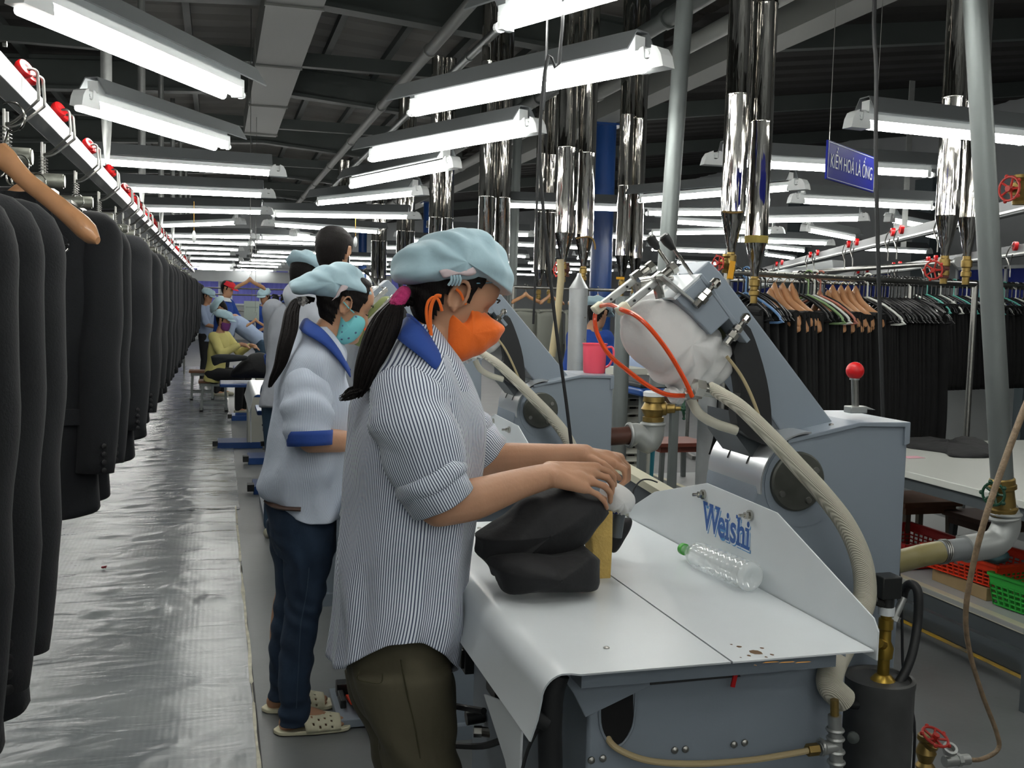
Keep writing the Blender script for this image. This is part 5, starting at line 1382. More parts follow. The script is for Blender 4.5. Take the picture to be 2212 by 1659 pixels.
# ================================================================== left rail, trolleys, jackets
M_SUIT = mat('dark_charcoal_wool', '121418', .88, var=.10, vscale=160, bump=.12, bscale=260, sheen=.02)
M_SUITL = mat('black_lining', '0e0f11', .6)
M_BTN = mat('black_button', '141416', .35)
RX = -.56
t = thing('overhead_rail', 'long white aluminium conveyor rail above the dark jackets', 'rail', (RX, 1, 2.05))
obj('rail_beam', MB().box((RX, 13, 2.045), (.062, 25, .062)), mat('white_aluminium', 'b9bcbe', .35, .5), t, smooth=False, bevel=.003)
m = MB().box((RX, 13, 2.08), (.03, 25, .012)); obj('rail_lip', m, M_ALU, t, smooth=False)
k = 0
for y in (2.93, 5.8, 8.4, 11.2, 14, 16.8, 19.6, 22.4):
    s = thing('rail_hanger_strap', ['twisted pale metal strap cropped by the top left corner, holding the rail', 'twisted metal strap holding the rail in front of the third lamp', 'short white metal strap holding the rail beside the fifth lamp'][k] if k < 3 else 'distant metal strap holding the rail further down the hall', 'strap', (RX, y, 2.08), 'straps that hold the left rail')
    P0 = []; 
    for i in range(25):
        q = i/24; z = 2.08+q*1.9; a = 0 if q > .22 else (1-q/.22)*math.pi/2; w = .028
        P0.append([V((RX+w*math.cos(a), y+w*math.sin(a), z)), V((RX-w*math.cos(a), y-w*math.sin(a), z))])
    obj('strap', MB().grid(P0), M_ALU, s, solid=.004, sharp=180)
    obj('strap_bolt', MB().nut((RX+.03, y, 2.1), (1, 0, 0), .008, .01), M_STL, s)
    k += 1
# trolley prototype, local origin on the rail centre
def make_trolley():
    t = thing('rail_trolley', 'x', 'trolley', (0, 0, 0), 'red wheeled trolleys on the left rail')
    for dy in (-.05, .05):
        obj('wheel', MB().lathe((.028, dy, .056), V((.85, -.5, .5)), [(-.011, .018), (-.010, .025), (-.004, .0275), (.006, .0275), (.011, .025), (.012, .018), (.008, .008)], 20), M_RED, t)
        w = [(.03, dy, .052), (.050, dy, .058), (.062, dy, .050), (.064, dy, .03), (.066, dy, -.02), (.058, dy, -.035), (.0, dy*.6, -.088), (-.03, dy*.4, -.098)]
        obj('wire_arm', MB().tube(w, .0045, 8, smooth=4), M_STL, t)
        h = [V((-.03, dy*.5, -.085)), V((-.03, dy*.5, -.165))]
        pts = [V((-.03+.011*math.cos(a*.9), dy*.5+.011*math.sin(a*.9), -.10-.0015*a)) for a in range(0, 40)]
        m = MB().tube(pts, .0016, 5); m.cyl(h[0]+V((0, 0, .03)), h[1], .004, n=8); obj('spring', m, M_STL, t)
    m = MB().cyl((-.10, 0, -.185), (.035, 0, -.185), .026, n=18); m.cyl((.035, 0, -.185), (.04, 0, -.185), .022, n=18); m.lathe((-.10, 0, -.185), (-1, 0, 0), [(0, .026), (.006, .03), (.014, .02)], 16)
    m.nut((-.03, 0, -.215), (0, 0, -1), .012, .014)
    obj('clamp_drum', m, mat('dull_zinc', '8d8f86', .45, .7, var=.25, vscale=30), t)
    obj('carrier_bar', MB().box((-.03, .0, -.205), (.03, .52, .012)), M_STL, t, smooth=False)
    m = MB()
    for y in (-.2, -.12, .12, .2): m.torus((-.03, y, -.235), (.3, 1, 0), .024, .0028, 14, 5)
    obj('hook_ring', m, M_CHROME, t)
    return t
tp = make_trolley(); km = kidmap(tp)
ys = [2.6, 3.29, 3.95, 4.8, 5.7, 9.45, 9.75, 10.3, 10.9, 11.8, 12.8, 14.6, 15.3, 16, 17.8, 18.5, 19.8, 21, 22.5]+[6.6, 7.1, 7.6, 8.1, 8.6]
labs = {3.29: 'red wheeled trolley nearest the top left corner', 3.95: 'second red wheeled trolley on the left rail', 4.8: 'third red wheeled trolley on the left rail', 5.7: 'fourth red wheeled trolley, just before the hanging strap'}
for i, y in enumerate(ys):
    o = tp if i == 0 else copy_tree(tp, None, km); o.location = (RX, y, 2.045); o['label'] = labs.get(y, 'red wheeled trolley in the crowded far run of the left rail')
# hangers
def make_hanger(name='wooden_hanger', half=.22, long_=True):
    t = thing(name, 'x', 'hanger', (0, 0, 0))
    sec = lambda w, h: [(w*math.cos(a), h*math.sin(a)) for a in [2*math.pi*i/12 for i in range(12)]]
    rs = []
    for i in range(-12, 13):
        u = i/12; x = half*u; z = -.02-.075*abs(u)**1.15+.018*math.exp(-(u*6)**2); y = -.035*abs(u)**2; th = .012+.016*abs(u)**3; hh = .018+.006*abs(u)**2+.008*math.exp(-(u*5)**2)
        th *= {12: .25, 11: .8}.get(abs(i), 1); hh *= {12: .3, 11: .85}.get(abs(i), 1)
        rs.append([V((x, y+a, z+b)) for a, b in sec(th, hh)])
    obj('hanger_body', MB().rings(rs), M_WOODH, t)
    pts = [V((0, 0, 0)), V((0, 0, .045))]+[V((.026*math.sin(a)-.0, 0, .075-.028*math.cos(a))) for a in [R(k) for k in range(20, 250, 23)]]
    obj('hook', MB().tube(pts, .0022, 6, smooth=2), M_CHROME, t)
    return t
hp_ = make_hanger(); hkm = kidmap(hp_)
# jacket prototype: local, neck at 0, front towards -y
def make_jacket():
    t = thing('suit_jacket', 'x', 'jacket', (0, 0, 0), 'dark suit jackets on the left rail')
    rows = [(.0, .055, .045), (-.012, .085, .046), (-.04, .135, .048), (-.068, .178, .05), (-.085, .19, .052), (-.13, .19, .058), (-.22, .185, .066), (-.34, .178, .07), (-.48, .172, .064), (-.62, .178, .058), (-.76, .186, .054), (-.86, .192, .05)]
    A = catmull([V(r) for r in rows], 4); vs = []; n = 64; uvp = []
    m = MB(); rs = []
    for q in A:
        z, w, d = q; ring = []
        for j in range(n):
            a = 2*math.pi*j/n; c, s_ = math.cos(a), math.sin(a); k = .007*math.sin(a*6+z*5)*min(1, -z*3)+.008*mnoise.noise(V((c*2, s_*2, z*4)))*min(1, -z*4)
            y = (d+k)*math.copysign(abs(s_)**.6, s_)
            if s_ < 0 and abs(c) < .35 and z > -.42: y += .022*(1-abs(c)/.35)*max(0, 1-abs(z+.0)/.42)        # hollow of the open neck
            ring.append(V((w*math.copysign(abs(c)**.8, c), y, z-.02*max(0, -s_)*max(0, (-z-.6)*5))))
        rs.append(ring)
    m.rings(rs, caps=False)
    b = obj('jacket_body', m, M_SUIT, t, sharp=180, solid=.003)
    m = MB().rings([[V((.052*math.cos(a), .046*math.sin(a)*.8, -.004-.0*k)) for a in [2*math.pi*i/16 for i in range(16)]] for k in (0, 1)]+[[V((.03*math.cos(a), .03*math.sin(a), -.3)) for a in [2*math.pi*i/16 for i in range(16)]]])
    # lapels and collar
    for sg in (-1, 1):
        P = [V((sg*.048, -.048, .004)), V((sg*.082, -.066, -.045)), V((sg*.098, -.066, -.10)), V((sg*.125, -.070, -.125)), V((sg*.09, -.082, -.24)), V((sg*.012, -.078, -.46)), V((sg*.03, -.070, -.25)), V((sg*.034, -.060, -.08))]
        o = MB().prism(P, (0, .004, 0)); obj('lapel', o, M_SUIT, b, smooth=False, bevel=.0015)
    P = [V((-.015, -.095, -.44)), V((.012, -.088, -.40)), V((.02, -.082, -.74)), V((-.002, -.082, -.755))]
    m = MB()
    cv = [(sg_*.05, y, z) for sg_, y, z in ((-1, -.046, .004), (-1.05, .0, .012), (-.6, .045, .018), (0, .055, .02), (.6, .045, .018), (1.05, 0, .012), (1, -.046, .004))]
    c1 = catmull([V(p) for p in cv], 4); c2 = [V((p.x*1.5, p.y*1.25+.002, p.z-.045)) for p in c1]
    obj('jacket_collar', MB().grid([c1, [(a+b_)/2+V((0, 0, .008)) for a, b_ in zip(c1, c2)], c2]), M_SUIT, b, sharp=180, solid=.004)
    for z in (-.48, -.58): obj('front_button', MB().lathe((.0, -.072, z), (0, -1, 0), [(0, .009), (.004, .009), (.005, .006), (.004, .004)], 12), M_BTN, b)
    for sg in (-1, 1):
        obj('pocket_flap', MB().box((sg*.115, -.064, -.60), (.12, .006, .045), Matrix.Rotation(R(8*sg), 3, 'Z')), M_SUIT, b, bevel=.002)
        pts = [V((sg*.150, .0, -.076)), V((sg*.196, -.002, -.094)), V((sg*.200, -.004, -.17)), V((sg*.199, -.012, -.32)), V((sg*.195, -.026, -.50)), V((sg*.188, -.045, -.755))]
        def wv(p, a, s): return .002*math.sin(s*22+a)+.005*nz(p, 9, sg*3)
        sl = obj('sleeve', cloth_tube(pts, [.034, .050, .055, .056, .054, .049], n=32, k=5, wr=wv, ov=1), M_SUIT, t, sharp=180, solid=.003)
        for k in range(4):
            p = V((sg*.212, -.090, -.742+.022*k)); obj('cuff_button', MB().lathe(p, V((sg*.6, -1, 0)), [(0, .0075), (.004, .0075), (.005, .005)], 10), M_BTN, sl)
    return t
jp = make_jacket(); jkm = kidmap(jp)
JX = -.515
jl = [(1.26, 'dark charcoal jacket cropped by the left edge, nearest the camera', 3), (1.45, 'second dark jacket from the left edge, cuff buttons low down', -3), (1.62, 'third dark jacket of the near bunch', 2), (1.79, 'fourth dark jacket, last of the near bunch, behind it the bare wooden hanger', -4),
      (3.02, 'dark jacket with open lapel showing right behind the bare wooden hanger', 0), (3.30, 'dark jacket just behind the one with the open lapel', 3), (4.02, 'third jacket of the middle run, its shoulder standing clear', -2), (4.75, 'fourth jacket of the middle run with its hem stepping down', 2), (5.25, 'fifth jacket of the middle run, beside the shiny floor', 1)]
random.seed(8)
y = 5.75
while y < 21: jl.append((y, 'dark jacket in the receding far run along the left rail', random.uniform(-4, 4))); y += random.uniform(.38, .6)
for i, (y, lab, rz) in enumerate(jl):
    o = jp if i == 0 else copy_tree(jp, None, jkm)
    dz = random.uniform(-.02, .015)-(.06 if y < 2 else 0); o.location = (JX+(.018 if y < 2 else .015)+random.uniform(-.012, .012), y, 1.722+dz); o.rotation_euler = (0, 0, R(rz)); o['label'] = lab
    h = hp_ if i == 0 else copy_tree(hp_, None, hkm)
    h.location = (o.location.x, y, 1.728+dz); h.scale = (.82, .8, .9); h.rotation_euler = (0, 0, R(rz)); h['label'] = {3.02: 'wooden hanger inside the jacket with the open lapel'}.get(y, 'wooden hanger hidden but for its neck inside a far jacket' if y > 3.1 else 'wooden hanger inside one of the nearest bunch of jackets'); h['group'] = 'wooden hangers inside the jackets'
    if i < len(jl):   # wire ring up to the carrier
        hr = h.location+V((0, 0, .1))
# bare wooden hanger between the bunches
bh = copy_tree(hp_, None, hkm); tipw = V((-.222, 1.98, 1.575)); cw = V((-.475, 2.13, 1.69))
bh.location = (-.405, 2.22, 1.735); bh.rotation_euler = (0, R(16), R(-30)); bh.scale = (1.25, 1.0, 1.0)
bh['label'] = 'bare pale wooden hanger sticking out between the near jackets'; bh['group'] = 'loose wooden hangers'
t = thing('clip_bar', 'thin black trouser bar below the bare wooden hanger', 'hanger bar', (-.3, 2.35, 1.55))
obj('bar', MB().tube([OY(88, 538, 2.4), OY(120, 536, 2.38), OY(148, 528, 2.36)], .0025, 6, smooth=3), M_BLACK, t); obj('clip', MB().tube([OY(88, 545, 2.4), OY(140, 546, 2.38), OY(148, 538, 2.37)], .002, 6), M_CHROME, t)
# two loose hangers further back hanging from the ceiling wire
for (px, py, yy, sc, lab) in ((540, 603, 9.5, .95, 'bare wooden hanger hanging free in mid aisle, the upper and larger'), (552, 690, 13, .8, 'bare wooden hanger hanging lower and farther than its twin')):
    c = OY(px, py, yy); o = copy_tree(hp_, None, hkm); o.location = c; o.scale = (sc*.66, .5, .9); o['label'] = lab; o['group'] = 'loose wooden hangers'
    if yy < 10: 
        w = thing('hanging_wire', 'thin wire that holds the free hanging wooden hanger', 'wire', tuple(c+V((0, 0, .1)))); obj('wire', MB().cyl(c+V((0, 0, .1)), V((c.x, c.y, 4.0)), .003, n=5), M_STL, w)
    else:
        w = thing('hanging_wire', 'thin wire above the lower of the two free hangers', 'wire', tuple(c+V((0, 0, .1)))); obj('wire', MB().cyl(c+V((0, 0, .1)), V((c.x, c.y, 4.0)), .003, n=5), M_STL, w)

# ================================================================== chrome clad flues, valves, canisters
def chrome_mat():
    m = bpy.data.materials.new('rippled_chrome'); m.use_nodes = True; nt = m.node_tree; b = nt.nodes['Principled BSDF']
    b.inputs['Metallic'].default_value = 1; b.inputs['Roughness'].default_value = .06; b.inputs['Base Color'].default_value = srgb('c4c1bb')
    tc = nt.nodes.new('ShaderNodeTexCoord'); mp = nt.nodes.new('ShaderNodeMapping'); mp.inputs['Scale'].default_value = (15, 15, 1.5); nt.links.new(tc.outputs['Object'], mp.inputs[0])
    n = nt.nodes.new('ShaderNodeTexNoise'); n.inputs['Scale'].default_value = 1.0; n.inputs['Detail'].default_value = 3; nt.links.new(mp.outputs[0], n.inputs['Vector'])
    bp = nt.nodes.new('ShaderNodeBump'); bp.inputs['Strength'].default_value = .42; bp.inputs['Distance'].default_value = .03; nt.links.new(n.outputs[0], bp.inputs['Height']); nt.links.new(bp.outputs[0], b.inputs['Normal'])
    return m
M_RIP = chrome_mat()
def flue(x, y, zb, r, lab, cone=True, yellow=False):
    t = thing('chrome_flue', lab, 'pipe', (x, y, zb), 'chrome clad steam pipes')
    m = MB(); prof = [(0, r)]; k = 0
    while zb+k*.55 < 3.6: prof += [(k*.55+.001, r), (k*.55+.54, r), (k*.55+.545, r*1.03), (k*.55+.55, r*1.03)]; k += 1
    m.lathe((x, y, zb), (0, 0, 1), prof, 28); obj('cladding', m, M_RIP, t, sharp=50)
    if yellow: obj('end_tape', MB().cyl((x, y, zb-.03), (x, y, zb+.005), r*1.02, n=24), mat('dull_yellow_wool', '8a7a3c', .9), t)
    obj('cone', MB().lathe((x, y, zb), (0, 0, -1), [(0, r*.99), (.01, r*.97), (.17, r*.36), (.19, r*.34)], 24), M_RIP, t, sharp=50)
    m = MB().lathe((x, y, zb-.18), (0, 0, -1), [(0, .018), (.02, .02), (.025, .026), (.055, .026), (.06, .02), (.075, .02), (.08, .025), (.1, .025), (.105, .017), (.14, .017)], 12); obj('coupling', m, M_BRASS, t)
    return t
FL = []
for nm, (pxa, pya, pxb, pyb) in {'a': (1585, 458, 1636, 508), 'b': (1219, 503, 1262, 512), 'c': (1342, 548, 1370, 558), 'r': (2046, 468, 2095, 472)}.items(): pass
pairs = [ # (px centre a, px centre b, y, radius, z bottom, label)
 ((1583, 458), (1634, 512), 4.42, .057, 'tall rippled chrome flue, left one of the pair behind the press head', 'yellow-ended chrome flue, right one of the pair behind the press head'),
 ((1219, 503), (1262, 513), 6.35, .062, 'left chrome flue of the pair beside the blue column', 'right chrome flue of the pair beside the blue column'),
 ((1345, 552), (1372, 558), 7.6, .058, 'left chrome flue right behind the blue column', 'right chrome flue right behind the blue column'),
 ((2046, 466), (2094, 470), 4.1, .054, 'left chrome flue of the pair by the right edge pipe', 'right chrome flue touching the right edge pipe'),
 ((1048, 560), (1083, 565), 8.3, .066, 'left chrome flue rising above the near worker cap', 'right chrome flue rising above the near worker cap'),
 ((938, 560), (965, 565), 10.6, .064, 'left chrome flue between the two caps', 'right chrome flue between the two caps'),
 ((866, 580), (884, 582), 12.9, .062, 'third chrome flue left from the near worker cap', 'fourth chrome flue left from the near worker cap'),
 ((810, 590), (826, 592), 15.3, .060, 'far chrome flue just left of the near worker cap', 'far chrome flue beside its twin left of the near cap'),
 ((1165, 570), (1188, 572), 9.4, .056, 'thin chrome flue behind the hanging black cables', 'thin chrome flue right of the hanging black cables'),
 ((735, 600), (748, 602), 19, .06, 'farthest chrome flue over the second worker', 'farthest chrome flue beside its twin over the second worker')]
fpos = {}
for i, (a, b, y, r, la, lb) in enumerate(pairs):
    A = OY(*a, y); B = OY(*b, y+.03)
    if y > 7.7: A.z = B.z = 1.93
    if y > 7.7: A.z = 1.80; B.z = 1.80
    flue(A.x, A.y, A.z, r, la); flue(B.x, B.y, B.z, r*.97, lb, yellow=(i == 0)); fpos[i] = (A, B)
# torn wool at the end of two flues
for k, (fx, pts) in enumerate((((1262, 513), [(-.055, -.01), (-.02, .0), (.03, .005), (.06, -.01), (.075, -.045), (.078, -.075)]), ((1583, 458), [(-.05, .0), (0, -.004), (.05, .003)]))):
    y = (6.3, 4.36)[k]; c = OY(*fx, y); t = thing('insulation_scrap', ['torn brown insulation hanging under the flue by the blue column', 'strip of torn brown insulation under the tall flue'][k], 'insulation', tuple(c))
    obj('wool', MB().tube([c+V((dx, 0, dz)) for dx, dz in pts], .009, 6, smooth=3, flat=.6), mat('brown_wool', '7a6238', .95, bump=.6, bscale=90), t, sharp=180)
# valves under the flues
def valve(p, d, R_, c, lab, stem=.06, body=M_BRASS):
    t = thing('steam_valve', lab, 'valve', tuple(p), 'hand valves')
    d = V(d).normalized(); m = MB().lathe(V(p)-V((0, 0, .045)), (0, 0, 1), [(0, .022), (.01, .024), (.02, .017), (.045, .026), (.07, .017), (.08, .024), (.09, .022)], 14)
    m.lathe(p, d, [(0, .018), (.02, .016), (.024, .02), (.034, .02), (.036, .008), (stem, .006)], 12)
    obj('valve_body', m, body, t); m = MB(); valve_wheel(m, V(p)+d*stem, d, R_, R_*.11); obj('handwheel', m, c, t); return t
A, B = fpos[0]
rust = mat('rusty_iron', '54332a', .7, .3, var=.3, vscale=40)
valve(V((A.x-.02, A.y, A.z-.245)), (-1, -.35, 0), .034, M_REDV, 'red wheeled brass valve under the tall chrome flue behind the press head', .06)
A, B = fpos[1]; valve(V((A.x+.02, A.y, A.z-.24)), (-1, -.3, 0), .042, M_REDV, 'red wheeled iron valve under the flue left of the blue column', .07, rust)
A, B = fpos[3]; valve(V((A.x, A.y, A.z-.25)), (-1, -.5, -.1), .042, M_REDV, 'red wheeled valve under the right pair of flues over the trousers rack', .11, rust)
# yellow tags
for (px, py, y, w, h, rz, lab) in ((1580, 583, 4.38, .03, .085, 8, 'upright yellow tag hanging by the press head'), (1340, 601, 7.55, .07, .02, 0, 'flat yellow tag beside the blue column')):
    p = OY(px, py, y); tag(obj('valve_tag', MB().box(p, (w, .004, h), Matrix.Rotation(R(rz), 3, 'Y')), mat('yellow_tag', 'd79a14', .4), org=p, bevel=.003), lab, 'tag')
# aluminium steam traps (canisters)
def canister(px, py_top, py_sh, py_bot, w, y, lab):
    T_ = OY(px, py_top, y); S_ = OY(px, py_sh, y); B_ = OY(px, py_bot, y); r = w/2/F*y*1.02
    t = thing('steam_canister', lab, 'canister', (T_.x, y, 0), 'aluminium clad canisters')
    pr = [(0, .012), (.02, .016), (T_.z-S_.z-.005, r*.98), (T_.z-S_.z, r*1.03), (T_.z-S_.z+.01, r), (T_.z-.02, r)]
    obj('cladding', MB().lathe(T_, (0, 0, -1), pr, 28), mat('aluminium_cladding', 'c4c8c9', .4, .5, var=.06, vscale=12), t, sharp=40)
    m = MB()
    for k in range(6): m.cyl(V((T_.x+r*.5, y-r*.87, B_.z+.08+.14*k)), V((T_.x+r*.5, y-r*.87-.004, B_.z+.08+.14*k)), .005, n=8)
    obj('seam_rivets', m, M_STL, t); return t
canister(1251, 590, 623, 806, 42, 6.2, 'aluminium clad canister with cone top behind the pink mug')
canister(1548, 583, 655, 900, 60, 4.9, 'cone topped aluminium canister hidden behind the nearest press arm')
# slim vertical pipes in the middle
def vpipe(name, pts, r, m_, lab, cat_='pipe', n=18, grp=None):
    t = thing(name, lab, cat_, tuple(V(pts[0])), grp); obj('pipe', MB().tube(pts, r, n, smooth=1), m_, t); return t
# middle grey pipe with elbow and valve to the second press
y = 3.75
T_ = OY(1482, -30, y); Bm = OY(1420, 835, y); T_ = Bm+(T_-Bm)*1.6
mp = thing('vacuum_pipe', 'grey pipe rising slantwise in mid picture with brass valve and elbow into the second press', 'pipe', tuple(Bm))
obj('pipe', MB().cyl(T_, Bm, .034, n=24), M_ZINC, mp)
d = V((0, 0, -1)); p = OY(1413, 845, y)
m = MB().lathe(p, d, [(0, .036), (.004, .043), (.02, .043), (.022, .036)], 20); obj('paint_ring', m, M_WHITE, mp)
m = MB().lathe(p-V((0, 0, .022)), d, [(0, .042), (.02, .044), (.022, .036), (.05, .05), (.08, .036), (.082, .043), (.1, .043)], 20); m.lathe(p-V((0, 0, .07)), V((1, -.5, .05)), [(0, .03), (.05, .028), (.055, .02), (.085, .018), (.088, .01), (.12, .008)], 14)
vb = obj('valve_body', m, M_BRASS, mp); m = MB(); valve_wheel(m, p-V((0, 0, .07))+V((1, -.5, .05)).normalized()*.12, V((1, -.5, .05)), .036, .0045); obj('handwheel', m, M_GREENV, vb)
e0 = p-V((0, 0, .122)); pr = OY(1326, 946, y)
pts = [e0, e0-V((0, 0, .05)), e0-V((.02, 0, .085)), V((e0.x-.065, y, pr.z+.012)), V((e0.x-.1, y, pr.z+.01))]
m = MB().tube(pts, .046, 20, smooth=4); m.torus(e0-V((0, 0, .01)), d, .044, .008, 20, 8); m.torus(pts[-1], (1, 0, 0), .044, .009, 20, 8); obj('elbow', m, mat('elbow_grey', '9a9e9c', .4, .3), mp)
obj('inlet_stub', MB().cyl(pts[-1], V((1.40, y, pr.z)), .036, n=20), mat('brown_hose', '4a2c22', .45), mp)
obj('stub_clamp', MB().cyl(V((1.455, y, pr.z)), V((1.43, y, pr.z)), .04, n=20), M_BRASS, mp)
# thin grey post and service pipe left of the mid pipe
vpipe('grey_post', [OY(1347, 640, 4.35), V((OY(1340, 850, 4.35).x, 4.35, .02))], .036, M_ZINC, 'upright grey tube between the pink mug and the white pressing bag')
vpipe('grey_post', [V((OY(1113, 560, 10).x, 10, 3.6)), V((OY(1100, 700, 10).x, 10, .02))], .045, M_ZINC, 'thin grey tube rising right of the near worker cap')
vpipe('steam_hose_line', [OY(1210, 560, 6.0), OY(1212, 600, 6.0), OY(1205, 680, 6.0), OY(1192, 770, 6.0)], .022, mat('tan_hose', 'a79a78', .5), 'tan flexible hose hanging behind the second press arm')
# right grey pipe
y = 2.25
T_ = OY(2106, 0, y); Bm = OY(2165, 1040, y); d = (Bm-T_).normalized(); T_ = Bm-d*2.6
rp = thing('vacuum_pipe', 'thick grey pipe at the right edge with brass valve, elbow and ribbed yellow hose', 'pipe', tuple(Bm))
obj('pipe', MB().cyl(T_, Bm, .029, n=28), M_ZINC, rp)
m = MB().lathe(Bm-d*.01, d, [(0, .03), (.004, .033), (.018, .033), (.02, .036), (.03, .036), (.034, .029), (.08, .031), (.084, .037), (.1, .037), (.104, .033)], 24)
vb = obj('valve_body', m, M_BRASS, rp); m = MB(); c = Bm+d*.03; m2 = MB().cyl(c, c+V((-.05, -.02, .0)), .009, n=10); obj('valve_stem', m2, M_BRASS, vb)
valve_wheel(m, c+V((-.048, -.02, .0)), V((-1, -.4, 0)), .03, .004); obj('handwheel', m, M_GREENV, vb)
e = OY(2172, 1110, y); hz_ = OY(2035, 1186, y)
pts = [Bm+d*.09, e, OY(2172, 1140, y), OY(2150, 1172, y), OY(2110, 1182, y), OY(2085, 1186, y)]
m = MB().tube(pts, .037, 24, smooth=4); m.torus(pts[0]+d*.01, d, .036, .006, 20, 8); m.torus(e, (0, 0, 1), .037, .006, 20, 8); obj('elbow', m, MATS['elbow_grey'], rp)
m = MB().cyl(OY(2112, 1183, y), OY(2030, 1192, y), .030, n=24); obj('hose_sleeve', m, mat('grey_plastic', '74787a', .5), rp)
P = [OY(2036, 1192, y), OY(2000, 1198, y), OY(1960, 1208, y), OY(1900, 1224, y-.05)]
C_ = catmull(P, 12); pr = lambda t: .030+.0016*math.sin(t*36*math.pi)
obj('ribbed_hose', MB().tube(C_, pr, 24), mat('yellow_ribbed_vinyl', '857d55', .35, trans=.1), rp)
m = MB()
for q in (0, .006, .012): m.torus(OY(2033, 1192, y)+V((q, 0, 0)), (1, 0, -.1), .0315, .0025, 22, 6)
obj('hose_clamp', m, M_STL, rp)
# red valve wheel cropped by the right edge
p = OY(2205, 410, 2.6); t = valve(p, (-1, -.15, 0), .036, M_REDV, 'red valve wheel half cropped by the right edge, high up', .05)
obj('valve_pipe', MB().cyl(p, p+V((.5, .1, 0)), .016, n=14), M_STEEL, t)
# braided brown hose at right down to the floor valve
y = 2.2
pts = [OY(a, b, yy) for a, b, yy in ((2260, 780, 2.1), (2212, 885, 2.1), (2165, 1010, 2.1), (2125, 1130, 2.1), (2098, 1240, 2.12), (2086, 1330, 2.13), (2095, 1410, 2.15), (2122, 1500, 2.15), (2152, 1580, 2.15), (2156, 1618, 2.15), (2120, 1640, 2.15), (2085, 1640, 2.15))]
t = thing('braided_hose', 'thin braided brown hose looping down the right side to the red floor valve', 'hose', tuple(pts[-1]))
obj('hose', MB().tube(pts, lambda s: .0095-.0035*min(1, s*1.6), 12, smooth=6), mat('brown_braid', '7c6a54', .5, var=.25, vscale=60, bump=.3, bscale=200), t)
m = MB().cyl(OY(2092, 1640, 2.15), OY(2040, 1645, 2.15), .014, n=12); m.nut(OY(2075, 1641, 2.15), (-1, 0, 0), .017, .012); m.lathe(OY(2048, 1625, 2.15), V((-.1, -.6, 1)), [(0, .014), (.01, .019), (.02, .019), (.02, .012), (.005, .012)], 14)
obj('hose_union', m, M_ALU, t)
p = OY(2000, 1625, 2.12); tt = valve(p, (.15, -.45, 1), .033, M_REDV, 'red wheeled brass valve low beside the grey tank', .055)

# ================================================================== tank beside the near press
ty = 1.90; cx = OY(1898, 1500, ty).x; r = .0755
t = thing('steam_tank', 'dark grey metal tank with black hose loop right of the white table', 'tank', (cx, ty, 0))
tz = OY(1898, 1462, ty).z
obj('tank_body', MB().lathe((cx, ty, .0), (0, 0, 1), [(0, r), (tz-.02, r), (tz-.012, r*1.02), (tz, r*1.02), (tz+.001, r*.9), (tz-.006, r*.86), (tz-.008, 0)], 40), mat('sooty_metal', '4c4d4d', .5, .4, var=.2, vscale=10), t)
top = OY(1908, 1448, ty); m = MB().lathe((top.x, ty, tz-.008), (0, 0, 1), [(0, .028), (.012, .018), (.014, .013), (.05, .013), (.052, .018), (.075, .02), (.09, .013), (.115, .013), (.118, .016), (.14, .016), (.142, .012), (.15, .012)], 14); m.cyl((top.x, ty, tz+.07), (top.x-.03, ty-.02, tz+.085), .011, n=10)
obj('brass_fitting', m, mat('bright_brass', 'a08438', .35, .85), t)
q = V((top.x, ty, tz+.142)); m = MB().cyl(q, q+V((0, 0, .018)), .018, n=16); obj('white_ring', m, M_WHITE, t)
m = MB().box(q+V((-.004, 0, .065)), (.05, .045, .05)); m.cyl(q+V((0, 0, .015)), q+V((0, 0, .04)), .016, n=12); m.cyl(q+V((.0, 0, .02)), q+V((-.035, -.0, .035)), .01, n=10); obj('solenoid', m, MATS['black_plastic'], t, bevel=.003)
A_ = OY(1930, 1340, ty); B_ = OY(1952, 1290, ty); m = MB().cyl(A_, B_, .0085, n=12); m.nut(A_, B_-A_, .013, .012); m.cyl(q+V((0, 0, .02)), A_, .008, n=10); obj('hose_nipple', m, M_ALU, t)
pts = [OY(a, b, y) for a, b, y in ((1948, 1298, 1.98), (1955, 1272, 1.97), (1968, 1262, 1.95), (1983, 1280, 1.93), (1982, 1345, 1.92), (1968, 1420, 1.90), (1938, 1480, 1.885), (1895, 1515, 1.88), (1850, 1522, 1.88), (1826, 1516, 1.88))]
obj('black_hose', MB().tube(pts, .0105, 14, smooth=6), M_BLACK, t)
obj('thin_cable', MB().tube([OY(1940, 1215, 2.1), OY(1948, 1330, 2.1), OY(1952, 1460, 2.1), OY(1975, 1560, 2.06), OY(1972, 1680, 2.06)], .0035, 8, smooth=4), M_BLACK, t)
obj('tank_plug', MB().lathe(OY(1842, 1592, ty-r*.8), V((-.4, -1, 0)), [(0, .013), (.006, .013), (.008, .009), (.01, 0)], 14), M_STEEL, t)
